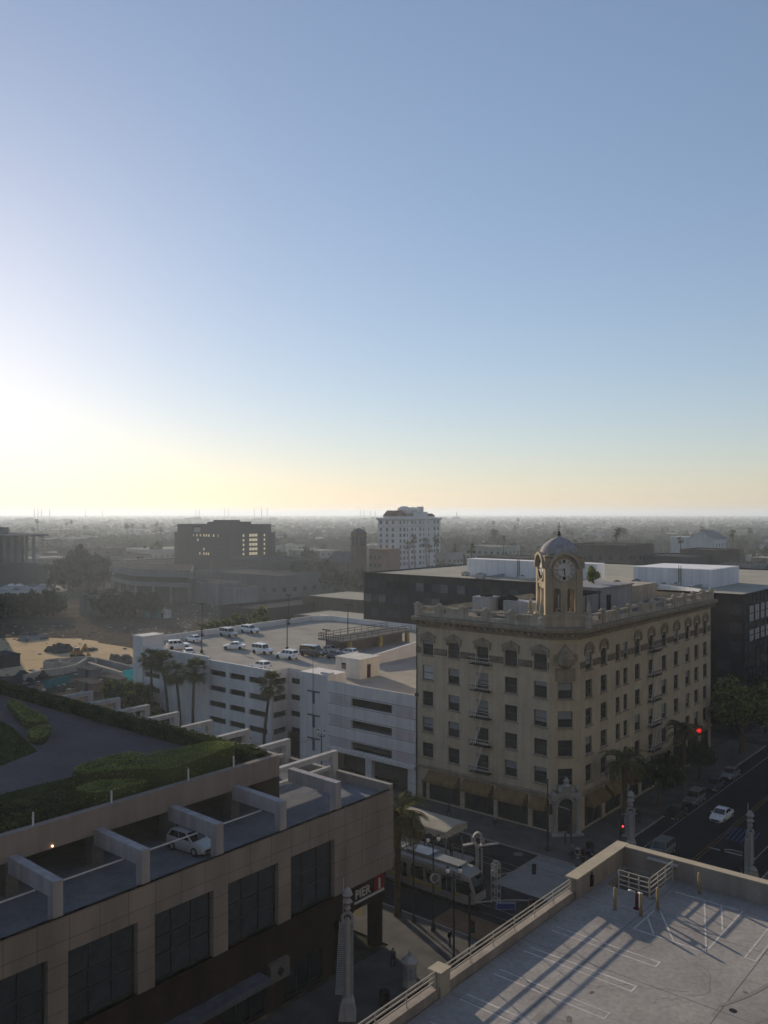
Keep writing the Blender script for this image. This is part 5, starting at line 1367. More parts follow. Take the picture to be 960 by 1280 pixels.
signal((-29.0, 93.2, .13), R(215), 'traffic signal at the right corner behind the deck wall', 2.2, 4.2)
# kiosk, bins, cabinets, newspaper boxes
t = thing('kiosk', 'small pale octagonal kiosk with a capped roof on the shaded pavement', 'kiosk', (-44.9, 56.9, .13))
m = MB(); m.lathe((-44.9, 56.9, .13), [(.66, 0), (.66, .2), (.6, .25), (.6, 1.9), (.65, 2.0)], 8, rot=R(22.5)); part('body', m, WG, t)
m = MB(); m.lathe((-44.9, 56.9, 2.2), [(.76, -.1), (.76, .02), (.45, .32), (.16, .45), (.14, .75), (.04, .85)], 8, rot=R(22.5)); part('roof', m, WG, t)
for k in range(8):
    a = R(45*k); m = MB(); m.obox((-44.9 + .558*math.cos(a), 56.9 + .558*math.sin(a), 1.3), (.03, .33, 1.0), Matrix.Rotation(a, 3, 'Z')); part('panel', m, mat('kiosk_panel', (.20, .22, .27), rough=.3, var=.2, scale=2), t)
def bin_(x, y, label):
    t = thing('litter_bin', label, 'litter bin', (x, y, .13))
    m = MB(); m.lathe((x, y, .13), [(.36, 0), (.42, .1), (.44, .95), (.46, 1.0)], 12); part('body', m, STEEL_D, t)
    m = MB(); m.lathe((x, y, 1.14), [(.47, 0), (.4, .2), (.15, .3)], 12); part('lid', m, BLACK, t)
bin_(-44.6, 53.2, 'dark round litter bin between the ribbed pylon and the kiosk')
bin_(-46.2, 92.6, 'dark litter bin on the pavement before the corner entrance')
rng = random.Random(21)
for k, (x, y) in enumerate(((-46.6, 90.4), (-46.0, 90.6), (-45.4, 90.8))):
    m = MB(); m.box(-.24, .24, -.22, .22, .35, 1.1); m.box(-.2, .2, -.26, -.22, .55, 1.02, 1); m.tube((0, 0, 0), (0, 0, .35), .05, n=6); m.box(-.2, .2, -.2, .2, 0, .03)
    o = solo('newspaper_box', m, [[WG, mat('box_red', (.12, .02, .02), var=.1, scale=3), mat('box_blue', (.03, .05, .14), var=.1, scale=3)][k], CGL], ['white', 'red', 'blue'][k] + ' newspaper box in the row on the corner pavement', 'newspaper box', (0,0,0), 'newspaper boxes on the corner')
    o.location = (x, y, .13)
t = thing('signal_cabinet', 'grey signal cabinet at the right street corner', 'cabinet', (-30.2, 93.6, 0))
m = MB(); m.box(-27.9, -27.0, 91.5, 92.1, .13, 1.75); part('body', m, GREY_M, t); m = MB(); m.box(-27.85, -27.05, 91.47, 91.5, .3, 1.65); part('door', m, STEEL_G, t)
# station canopy
t = thing('platform_canopy', 'pale scalloped canopy over the tram platform', 'canopy', (-61, 79.5, .3))
m = MB(); n = 10
for k in range(n):
    x0, x1 = -67 + 11*k/n, -67 + 11*(k+1)/n
    for (ya, za), (yb, zb) in (((77.4, 4.5), (79.5, 4.85)), ((79.5, 4.85), (81.6, 4.5))):
        m.poly([(x0, ya, za), (x1, ya, za), (x1, yb, zb), (x0, yb, zb)]); m.poly([(x0, ya, za - .06), (x0, yb, zb - .06), (x1, yb, zb - .06), (x1, ya, za - .06)])
    for y in (77.4, 81.6):
        P = [(x0 + (x1 - x0)*q/6, y, 4.5 - .55 - .25*math.sin(math.pi*q/6)) for q in range(7)]; m.poly([(x0, y, 4.5)] + P + [(x1, y, 4.5)])
for k in range(8):
    y0, y1 = 77.4 + 4.2*k/8, 77.4 + 4.2*(k+1)/8; zt = lambda y: 4.85 - abs(y - 79.5)/2.1*.35
    P = [(-56, y0 + (y1 - y0)*q/5, 4.3 - .35 - .25*math.sin(math.pi*q/5)) for q in range(6)]; m.poly([(-56, y0, zt(y0))] + P + [(-56, y1, zt(y1))])
part('roof', m, mat('canopy_cream', (.36, .33, .27), var=.12, scale=.8, streak=.1), t)
for x in (-65.5, -61.5, -57.5):
    m = MB(); m.tube((x, 79.5, .32), (x, 79.5, 4.8), .11, n=10); m.bar((x, 77.6, 4.42), (x, 79.5, 4.0), .08); m.bar((x, 81.4, 4.42), (x, 79.5, 4.0), .08); part('column', m, STEEL_G, t)
m = MB(); m.bar((-55.9, 80.5, .3), (-55.9, 80.5, 3.2), .1); m.bar((-55.9, 80.5, 3.2), (-58.2, 80.5, 3.4), .1)
solo('bracket_post', m, STEEL_G, 'bent grey post at the end of the tram platform', 'post', (-55.9, 80.5, .3))
# red neon sign on the street front of the tan building
t = thing('neon_sign', 'red neon blade sign low on the street front of the tan building', 'sign', (-49.4, 137.2, 4.2))
m = MB(); m.box(-50.2, -48.9, 137.15, 137.3, 4.5, 6.1); m.bar((-50.2, 137.22, 5.8), (-49.4, 137.22, 5.8), .06); part('panel', m, STEEL_D, t)
m = MB()
for k in range(6):
    a = math.pi*k/6; m.tube((-49.5 - .42*math.cos(a), 137.12, 5.3 - .42*math.sin(a)), (-49.5 + .42*math.cos(a), 137.12, 5.3 + .42*math.sin(a)), .035, n=6)
part('neon_tube', m, mat('neon_red', (.5, .02, .02), var=0, emit=(1, .03, .03), estr=1.6), t)
# roof lamp posts of the garage
for k, (x, y, h, lb) in enumerate([(-122.6, 116.6, 6.0, 'tall lamp post standing in the middle of the garage roof'), (-132.3, 103.4, 5.2, 'lamp post near the palms at the front of the garage roof'), (-124.4, 136.2, 7.0, 'lamp post behind the ramp on the garage roof'), (-112.6, 117.2, 4.6, 'lamp post at the left foot of the ramp'), (-150.2, 117.5, 7.0, 'lamp post on the far left wall of the garage roof'), (-149.8, 143.0, 7.0, 'lamp post rising at the far corner of the garage roof')]):
    t = thing('lamp_post', lb, 'lamp post', (x, y, 13.2), 'lamp posts on the garage roof')
    m = MB(); m.lathe((x, y, 13.2), [(.3, 0), (.3, .5), (.1, .52), (.08, h)], 8); part('post', m, STEEL_D, t)
    m = MB(); m.box(x - .9, x + .9, y - .18, y + .18, 13.2 + h, 13.2 + h + .16); part('lamp_head', m, STEEL_D, t)

# ================================================================== PEOPLE
def person(loc, rz, label, top, legs, stride=.25, arm=.15):
    bm = bpy.data.meshes.new('person')
    J = [(0,0,.95), (0,0,1.2), (0,.01,1.42), (0,.01,1.52), (0,.03,1.62), (0,.02,1.74),
         (.1,0,.9), (.11,stride*.5,.5), (.11,stride*.35,.09), (.11,stride*.35+.15,.04),
         (-.1,0,.9), (-.11,-stride*.35,.5), (-.11,-stride*.9,.1), (-.11,-stride*.9+.14,.04),
         (.19,0,1.4), (.25,-arm*.6,1.13), (.24,arm*.5,.9), (.24,arm*.6,.8), (-.19,0,1.4), (-.25,arm*.6,1.13), (-.24,arm*1.2,.92), (-.24,arm*1.3,.82)]
    E_ = [(0,1),(1,2),(2,3),(3,4),(4,5),(0,6),(6,7),(7,8),(8,9),(0,10),(10,11),(11,12),(12,13),(2,14),(14,15),(15,16),(16,17),(2,18),(18,19),(19,20),(20,21)]
    rad = [.15,.15,.15,.06,.1,.085,.1,.068,.045,.045,.1,.068,.045,.045,.07,.05,.037,.04,.07,.05,.037,.04]
    bm.from_pydata(J, E_, []); o = bpy.data.objects.new('person', bm); COL.objects.link(o)
    md = o.modifiers.new('skin', 'SKIN'); 
    for i, r_ in enumerate(rad): bm.skin_vertices[0].data[i].radius = (r_, r_*.8 if i in (0,1,2) else r_)
    bm.skin_vertices[0].data[0].use_root = True
    s2 = o.modifiers.new('smooth', 'SUBSURF'); s2.levels = 1; s2.render_levels = 1
    dg = bpy.context.evaluated_depsgraph_get(); dg.update(); me = bpy.data.meshes.new_from_object(o.evaluated_get(dg))
    bpy.data.objects.remove(o)
    me.materials.clear()
    for q in (mat('skin', (.30, .19, .13), var=.06, scale=8, rough=.5), top, legs, mat('hair', (.02, .015, .012), var=.2, scale=20), BLACK): me.materials.append(q)
    for f in me.polygons:
        c = f.center; f.use_smooth = True
        f.material_index = 4 if c.z < .1 else 2 if c.z < .96 and abs(c.x) < .2 else 1 if c.z < 1.47 and not (c.z < .9 and abs(c.x) > .2) else 3 if c.z > 1.72 or (c.z > 1.6 and c.y < .0) else 0
    me.name = 'person'
    o = bpy.data.objects.new('person', me); COL.objects.link(o); o.location = loc; o.rotation_euler = (0, 0, rz); o['label'] = label; o['category'] = 'person'
    return o
DK = mat('dark_cloth', (.02, .021, .025), var=.2, scale=8); GC = mat('grey_cloth', (.10, .10, .11), var=.2, scale=8); BC = mat('blue_cloth', (.03, .045, .08), var=.2, scale=8)
person((-44.75, 87.9, .006), R(30), 'person in dark clothes walking over the pale crossing, the left one of the pair', DK, BC)
person((-44.1, 88.9, .13), R(25), 'person in black walking ahead of the other at the end of the crossing', DK, DK, .3)
person((-46.9, 89.6, .13), R(210), 'person in a grey top on the pavement near the corner entrance', GC, DK, .1)
person((-49.6, 93.0, .13), R(120), 'person in blue standing by the steps of the corner entrance', BC, DK, .05)

# ================================================================== TREES
def palm_fan(h, seed, crown=1.9, n=46, curve=.8):
    rg = random.Random(seed); tr = MB(); pts = []; rs = []
    for k in range(9):
        q = k / 8; pts.append((curve*q*q*math.cos(seed), curve*q*q*math.sin(seed), h*q)); rs.append(.28 - .1*q + (.12 if k == 0 else 0))
    tr.path(pts, rs, 8)
    c = Vector(pts[-1]); cr = MB()
    for k in range(n):
        el = rg.uniform(-.95, 1.3); az = rg.uniform(0, 6.283)
        d = Vector((math.cos(az)*math.cos(el), math.sin(az)*math.cos(el), math.sin(el))); st = crown*rg.uniform(.45, .7); tip = c + d*st
        cr.bar(c, tip, .04, .03, 0)
        side = d.cross(Vector((0,0,1))).normalized(); up = side.cross(d)
        for j in range(13):
            a = (j - 6)/6*1.35; L_ = crown*rg.uniform(.42, .6)
            v = (d*math.cos(a) + side*math.sin(a)).normalized(); e = tip + v*L_ + Vector((0,0,-.32*L_)); w_ = up.cross(v)*.05
            mid = tip + v*L_*.55
            cr.poly([tip - w_*.4, mid - w_, e, mid + w_, tip + w_*.4], rg.choice([0, 0, 1]))
    sk = MB()
    for k in range(26):            # dead skirt
        az = rg.uniform(0, 6.283); d = Vector((math.cos(az)*.4, math.sin(az)*.4, -1)); p0 = c + Vector((0, 0, -rg.uniform(.1, .5)))
        e = p0 + d*rg.uniform(.7, 1.3); s_ = Vector((-math.sin(az), math.cos(az), 0))*.14; cr.poly([p0 - s_*.4, e - s_, e + s_, p0 + s_*.4], 2)
    return tr, cr
def palm_feather(h, seed, L_=3.4, n=34):
    rg = random.Random(seed); tr = MB(); tr.lathe((0,0,0), [(.42, 0), (.34, .5), (.3, h*.5), (.33, h*.8), (.5, h - .2), (.3, h + .2)], 12)
    cr = MB(); c = Vector((0,0,h))
    for k in range(n):
        az = 6.283*k/n*1.618*3; el0 = rg.uniform(-.2, 1.35); p = c.copy(); el = el0; L1 = L_*rg.uniform(.8, 1.1); m_ = 12
        hor = Vector((math.cos(az), math.sin(az), 0)); side = Vector((-math.sin(az), math.cos(az), 0))
        for j in range(m_):
            d = hor*math.cos(el) + Vector((0,0,math.sin(el))); q = p + d*(L1/m_); cr.bar(p, q, .05*(1 - j/m_) + .012, .03, 0)
            if j > 0:
                ll = .62*math.sin(math.pi*min(1, (j + 1.2)/(m_ + 1)))*L_/3.4
                for e in (-1, 1):
                    for s2 in (0, .5):
                        b0 = p + d*(L1/m_*s2); tip = b0 + side*e*ll*.85 + d*ll*.55 + Vector((0,0,-.3*ll)); w_ = d*.05
                        cr.poly([b0 - w_, (b0 + tip)/2 + w_*1.4, tip, (b0 + tip)/2 - w_*1.4], rg.choice([0, 0, 1]))
            p = q; el -= .12 + .012*j
    return tr, cr
PM = [PALM_L, mat('palm_yellow', (.12, .10, .03), var=.3, scale=3), mat('palm_dead', (.14, .10, .06), var=.3, scale=3)]
def palm(kind, loc, h, seed, label, group=None, **kw):
    tr, cr = (palm_fan if kind == 'fan' else palm_feather)(h, seed, **kw)
    t = thing('palm_tree', label, 'palm tree', (0,0,0), group)
    part('trunk', tr, BARK, t); part('crown', cr, PM, t)
    t.location = loc; return t
gp = 'fan palms in front of the white garage'
for k, (px, zc, lb) in enumerate([(192, 13.9, 'leftmost of the fan palms in front of the white garage'), (212, 14.1, 'second fan palm from the left in front of the garage'), (227, 12.8, 'lower fan palm between two taller ones at the garage'), (242, 13.6, 'right fan palm of the cluster of four at the garage'), (331, 13.4, 'lone leaning fan palm in front of the garage slots')]):
    r_ = (px - 480)/1073; v = 92.2; Y = v/(SA*r_ + CA); u = Y*(CA*r_ - SA)
    palm('fan', (u - .3, v, .13), zc - .8, k + 3, lb, gp, crown=2.35 + .15*(k % 2), n=64, curve=.9 + .3*(k % 3))
palm('feather', (-53.6, 66.0, .13), 9.6, 4, 'feathery date palm at the corner of the beige building by the tram', L_=4.6, n=64)
palm('feather', (-46.6, 103.0, .13), 8.2, 9, 'dark date palm on the pavement before the street front of the tan building', L_=4.0, n=40)

def blob(mb, c, rx, ry, rz, m=0, seed=0, amp=.28):
    n1, n2 = 8, 6; i = len(mb.v)
    for a in range(1, n2):
        for b in range(n1):
            th, ph = math.pi*a/n2, 6.283*b/n1; d = Vector((math.sin(th)*math.cos(ph), math.sin(th)*math.sin(ph), math.cos(th)))
            k = 1 + amp*mnoise.noise(d*1.7 + Vector((seed, seed*1.7, 0))); mb.v.append((c[0] + d.x*rx*k, c[1] + d.y*ry*k, c[2] + d.z*rz*k))
    mb.v.append((c[0], c[1], c[2] + rz)); mb.v.append((c[0], c[1], c[2] - rz)); T = len(mb.v) - 2
    for a in range(n2 - 2):
        for b in range(n1): mb.f.append((i + a*n1 + b, i + (a+1)*n1 + b, i + (a+1)*n1 + (b+1) % n1, i + a*n1 + (b+1) % n1)); mb.m.append(m)
    for b in range(n1):
        mb.f.append((T, i + b, i + (b+1) % n1)); mb.m.append(m); q = i + (n2-2)*n1; mb.f.append((T + 1, q + (b+1) % n1, q + b)); mb.m.append(m)
def broadleaf(h, w, seed, leaf=.22, n=2600, clumps=26, bottom=.35, core=True):
    """trunk with limbs; crown of leaf clumps spread through an uneven volume"""
    rg = random.Random(seed); tr = MB(); cr = MB(); zb = h*bottom
    tr.path([(0,0,0), (.1, .05, zb*.6), (0, .1, zb*1.1), (.1, 0, h*.7)], [w*.045 + .08, w*.035 + .05, w*.03 + .03, .04], 8)
    cs = []
    for k in range(clumps):
        d = Vector((rg.gauss(0,1), rg.gauss(0,1), rg.gauss(0,.9))).normalized(); q = rg.uniform(.35, .95)
        c = Vector((d.x*w/2*q, d.y*w/2*q, zb + (h - zb)*.5 + d.z*(h - zb)*.45*q)); r_ = w*rg.uniform(.11, .2); cs.append((c, r_))
        if k % 3 == 0: tr.path([(0, .1, zb*rg.uniform(.7, 1.1)), tuple(c*.55 + Vector((0,0,zb*.5))), tuple(c)], [w*.02 + .03, w*.012 + .02, .02], 5)
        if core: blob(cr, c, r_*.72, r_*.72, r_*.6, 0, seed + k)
    for _ in range(n):
        c, r_ = rg.choice(cs); d = Vector((rg.gauss(0,1), rg.gauss(0,1), rg.gauss(0,1))).normalized(); p = c + d*r_*rg.uniform(.6, 1.12)
        nn = (d + Vector((rg.gauss(0,.6), rg.gauss(0,.6), rg.gauss(0,.6)))).normalized(); a = nn.orthogonal().normalized(); b = nn.cross(a); th = rg.random()*6.28
        a, b = a*math.cos(th) + b*math.sin(th), b*math.cos(th) - a*math.sin(th); s_ = leaf*rg.uniform(.6, 1.4)
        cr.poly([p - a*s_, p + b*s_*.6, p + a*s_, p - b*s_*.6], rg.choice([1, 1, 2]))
    return tr, cr
def tree(loc, h, w, seed, label, leaves, group=None, name='street_tree', **kw):
    tr, cr = broadleaf(h, w, seed, **kw); t = thing(name, label, 'tree', (0,0,0), group)
    part('trunk', tr, BARK, t); part('crown', cr, leaves, t); t.location = loc; return t
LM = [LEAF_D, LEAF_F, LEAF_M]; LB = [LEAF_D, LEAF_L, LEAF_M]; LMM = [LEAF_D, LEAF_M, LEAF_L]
gs = 'street trees along the tan building'
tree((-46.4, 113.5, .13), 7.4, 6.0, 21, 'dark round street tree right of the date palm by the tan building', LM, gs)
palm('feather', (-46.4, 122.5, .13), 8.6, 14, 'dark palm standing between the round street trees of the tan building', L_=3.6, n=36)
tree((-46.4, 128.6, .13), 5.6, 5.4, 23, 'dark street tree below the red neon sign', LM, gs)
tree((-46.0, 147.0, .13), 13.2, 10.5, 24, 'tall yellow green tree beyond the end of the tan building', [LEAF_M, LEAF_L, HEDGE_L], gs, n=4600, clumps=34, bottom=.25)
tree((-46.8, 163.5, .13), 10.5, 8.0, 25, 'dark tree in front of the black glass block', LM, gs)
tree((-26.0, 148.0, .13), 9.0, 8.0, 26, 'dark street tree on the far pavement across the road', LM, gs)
tree((-60.5, 122.3, 29.1), 2.7, 2.8, 27, 'small bright green tree growing on the penthouse roof of the tan building', [LEAF_M, HEDGE_L, LEAF_L], leaf=.12, n=2200, clumps=18, bottom=.06)
gh = 'low trees in front of the garage'
for k, (u, v, h, w, lb) in enumerate([(-141, 91.8, 9.6, 7.0, 'bushy tree at the foot of the garage stair block'), (-135.5, 91.4, 8.8, 7.0, 'bushy tree beneath the cluster of fan palms'), (-130.0, 91.2, 5.0, 5.0, 'low bushy tree right of the fan palm cluster'), (-107.5, 91.0, 4.0, 5.0, 'small dark tree beside the lone leaning palm')]):
    tree((u, v, .13), h, w, 30 + k, lb, LMM if k < 3 else LM, gh, n=2200)
gw = 'trees rising behind the far garage wall'
for k, (px, Y, zt, w, lb) in enumerate([(268, 196, 17.4, 8.2, 'round olive tree left of three behind the far garage wall'), (293, 206, 17.2, 8.0, 'round olive tree middle of three behind the far garage wall'), (326, 216, 16.4, 10.5, 'wide pale green tree right of three behind the far garage wall')]):
    u, v = W(px, Y); tree((u, v, 0), zt, w, 40 + k, lb, LMM if k < 2 else LB, gw, n=2600, leaf=.26)

# overhead tram wires on their span wires
t = thing('overhead_wire', 'thin overhead tram wires strung above the street tracks', 'wires', (-70, 77, 6))
for y in (73.0, 83.3):
    m = MB(); m.tube((-170, y, 5.7), (60, y, 5.7), .014, n=5); m.tube((-170, y, 6.6), (60, y, 6.6), .014, n=5)
    for k in range(24): m.tube((-165 + 9.5*k, y, 5.7), (-165 + 9.5*k, y, 6.6), .009, n=4)
    part('contact_wire', m, STEEL_D, t)
for x in (-51.6, -88, -124):
    m = MB(); m.tube((x, 66.0, 7.4), (x + 1.3, 90.0, 7.6), .014, n=5); part('span_wire', m, STEEL_D, t)
rng = random.Random(5)
for k, (x, y, tp, lb) in enumerate([(-57.5, 80.6, GC, 'person waiting under the pale platform canopy'), (-60.0, 78.8, DK, 'person in black waiting deeper under the platform canopy'), (-66.0, 92.0, BC, 'person in blue walking past the yellow awnings'), (-58.5, 91.4, DK, 'person in black before the middle awnings'), (-47.8, 58.2, GC, 'person in grey walking between the kiosk and the beige building'), (-46.0, 64.2, DK, 'person in black at the kerb near the kiosk'), (-46.4, 106.0, DK, 'person in black walking up the street beside the date palm')]):
    person((x, y, .33 if 77 < y < 82 else .13), rng.uniform(0, 6.28), lb, tp, [DK, BC][k % 2], rng.choice([.05, .2, .3]))

# ================================================================== MIDDLE AND FAR CITY
def win_mesh(w, h, m, depth=.12):
    q = MB(); q.box(0, w, -.02, depth, 0, h); return q.mesh('window', m)
GL_F = mat('far_glass', (.03, .034, .04), rough=.25, var=.2, scale=.3, spec=.5)
SKY_GLOW = mat('painted_sky_glow', (.4, .36, .26), rough=.3, var=0, emit=(1, .84, .52), estr=.22)  # emission imitates the sky's glow seen through these panes
ROOFD = mat('dark_roof', (.075, .072, .07), var=.25, scale=.15, fine=.15)
WALLS = {n: mat('wall_' + n, c, var=.12, scale=.15, streak=.18) for n, c in dict(cream=(.36, .33, .28), grey=(.20, .20, .20), dark=(.075, .072, .07), brick=(.17, .10, .07), white=(.50, .50, .48), brown=(.13, .10, .08), tan=(.26, .22, .17), slate=(.12, .125, .135)).items()}
def block(name, label, px, Y, a, b, h, wall, roof=ROOFD, wins=None, parapet=.6, group=None, z0=-.1, cat='building'):
    """grid-aligned block whose near corner stands at (px, Y); a = width to the left, b = depth to the right"""
    u1, v0 = W(px, Y)
    t = thing(name, label, cat, (u1 - a/2, v0 + b/2, 0), group)
    m = MB(); m.box(u1 - a, u1, v0, v0 + b, z0, h, skip='b')
    part('wall', m, wall, t)
    m = MB(); m.box(u1 - a + .3, u1 - .3, v0 + .3, v0 + b - .3, h, h + .06)
    part('roof', m, roof, t)
    if parapet:
        m = MB(); m.sweep([(u1 - a, v0), (u1, v0), (u1, v0 + b), (u1 - a, v0 + b)], [(0.05, h - .25), (.05, h + parapet), (-.28, h + parapet), (-.28, h + .05)], closed=True); part('parapet', m, wall, t)
    if wins:
        nu, nv, nz, w_, hh, zb, dz, mt = wins
        me = win_mesh(w_, hh, mt)
        for k in range(nz):
            for j in range(nu): inst('window', me, t, (u1 - a + (j + .5)*a/nu - w_/2, v0, zb + dz*k))
            for j in range(nv): inst('window', me, t, (u1, v0 + (j + .5)*b/nv - w_/2, zb + dz*k), R(90))
    return t, u1, v0

# pale twelve storey hotel
def hotel():
    px, Y = 496, 500; u1, v0 = W(px, Y); a, b, h = 14.5, 43, 36.6
    t = thing('hotel', 'white many storeyed hotel with red mansard roofs far behind the black block', 'building', (u1 - a/2, v0 + b/2, 0))
    wm = mat('hotel_white', (.60, .56, .53), var=.08, scale=.1, streak=.12)
    m = MB(); m.box(u1 - a, u1, v0, v0 + b, 0, h, skip='b'); part('wall', m, wm, t)
    m = MB(); m.sweep([(u1 - a, v0), (u1, v0), (u1, v0 + b), (u1 - a, v0 + b)], [(0, h - 1.2), (.7, h - .4), (.8, h), (.3, h + .5), (-.6, h + .5)], closed=True); m.sweep([(u1 - a, v0), (u1, v0), (u1, v0 + b), (u1 - a, v0 + b)], [(0, h - 4.6), (.35, h - 4.5), (.35, h - 4.2), (0, h - 4.1)], closed=True); part('cornice', m, wm, t)
    RT = mat('red_tile', (.14, .07, .05), var=.2, scale=.5)
    m = MB()
    def mans(x0, x1, y0, y1, z0, z1, i_):
        m.box(x0, x1, y0, y1, z0, z0 + 1.5)
        V = [(x0 - .3, y0 - .3, z0 + 1.5), (x1 + .3, y0 - .3, z0 + 1.5), (x1 + .3, y1 + .3, z0 + 1.5), (x0 - .3, y1 + .3, z0 + 1.5), (x0 + i_, y0 + i_, z1), (x1 - i_, y0 + i_, z1), (x1 - i_, y1 - i_, z1), (x0 + i_, y1 - i_, z1)]
        i = len(m.v); m.v += V
        for q in [(0,1,5,4), (1,2,6,5), (2,3,7,6), (3,0,4,7), (4,5,6,7)]: m.f.append(tuple(i + k for k in q)); m.m.append(1)
    mans(u1 - 12, u1 - 2, v0 + 2, v0 + 11, h, h + 4.8, 1.6); mans(u1 - 11, u1 - 3, v0 + 11.3, v0 + 20, h, h + 3.4, 1.5); mans(u1 - 11, u1 - 3, v0 + 34, v0 + 41, h, h + 3.0, 1.2)
    m.box(u1 - 11, u1 - 3, v0 + 20, v0 + 33.7, h, h + 4.0)
    m.box(u1 - 7.5, u1 - 4.5, v0 + 28.5, v0 + 31.5, h + 4.0, h + 7.2)
    part('roof', m, [wm, RT], t)
    m = MB(); m.lathe((u1 - 7, v0 + 15.5, h + 2.5), [(4.0, 0), (4.0, 3.4), (3.6, 3.9), (2.2, 4.6), (.4, 4.9)], 16); m.lathe((u1 - 7, v0 + 24, h + 3.9), [(3.2, 0), (3.2, 1.9), (2.6, 2.5), (.6, 3.0)], 16); part('turret', m, wm, t, True)
    W1 = win_mesh(1.7, 2.0, GL_F); W2 = win_mesh(.95, 1.8, GL_F)
    for k in range(8):
        z = h - 5.4 - 3.36*k + (2.2 if k == 0 else 1.3)
        for q in (2.2, 6.9, 11.4): inst('window', W1, t, (u1 - a + q - .7, v0, z))
        for y, n_ in ((2.2, 1), (5.2, 1), (8.0, 0), (11.6, 1), (14.5, 0), (18.2, 1), (21.5, 0), (25.6, 0), (30.5, 1), (33.6, 1)):
            inst('window', W1 if n_ else W2, t, (u1, v0 + y*1.18, z), R(90))
hotel()

# dark stepped office tower
def dark_tower():
    px, Y = 286, 520; u1, v0 = W(px, Y)
    t = thing('dark_office_tower', 'dark stepped office tower with a column of windows given a painted sky glow, left of the hotel', 'building', (u1 - 22, v0 + 18, 0))
    wm = mat('dark_tower_wall', (.036, .041, .05), var=.12, scale=.1, streak=.12)
    m = MB()
    m.box(u1 - 54, u1, v0, v0 + 38, 0, 27.5, skip='b'); m.box(u1 - 51, u1, v0, v0 + 34.5, 27.5, 32.8, skip='b')
    part('wall', m, wm, t)
    m = MB(); m.box(u1 - 15, u1 - .3, v0 + .3, v0 + 9, 32.8, 35.6); m.box(u1 - 21, u1 - 15.1, v0 + .3, v0 + 12, 32.8, 34.4); m.box(u1 - 14, u1 - .3, v0 + 9.1, v0 + 18, 32.8, 34.5); part('roof_block', m, wm, t)
    m = MB()
    for z, o in ((27.5, 1.2), (31.6, .4)): m.box(u1 - 54 - o, u1 - 46, v0 + .4, v0 + 8, z - .4, z + .1); m.box(u1 - 8, u1 - .4, v0 + 30, v0 + 38 + o, z - .4, z + .1)
    part('ledge', m, wm, t)
    wl = win_mesh(2.0, 1.7, SKY_GLOW); ws = win_mesh(1.2, 1.5, SKY_GLOW); wd = win_mesh(2.0, 1.7, GL_F)
    for k in range(6):
        z = 25.2 - 2.85*k
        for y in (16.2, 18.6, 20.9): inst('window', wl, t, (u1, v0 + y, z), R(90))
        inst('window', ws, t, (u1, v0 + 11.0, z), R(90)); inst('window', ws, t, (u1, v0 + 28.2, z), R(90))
        for y in (5.0, 33.5): inst('window', wd, t, (u1, v0 + y, z), R(90))
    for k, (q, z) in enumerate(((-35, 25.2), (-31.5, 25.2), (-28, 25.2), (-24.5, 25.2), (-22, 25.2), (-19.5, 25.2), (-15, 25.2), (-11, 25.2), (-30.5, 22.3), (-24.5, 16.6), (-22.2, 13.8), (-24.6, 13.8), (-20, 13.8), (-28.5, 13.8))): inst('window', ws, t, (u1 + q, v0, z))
    b_ = MB(); b_.box(u1 - 34.0, u1 - 27.5, v0 - .05, v0 + .2, 27.9, 30.9); part('window', b_, mat('pale_panel', (.22, .22, .21), var=.1), t)
    for q in (-40, -36, -12, -8, -4):
        for k in range(7): inst('window', wd, t, (u1 + q, v0, 25.2 - 2.85*k))
dark_tower()

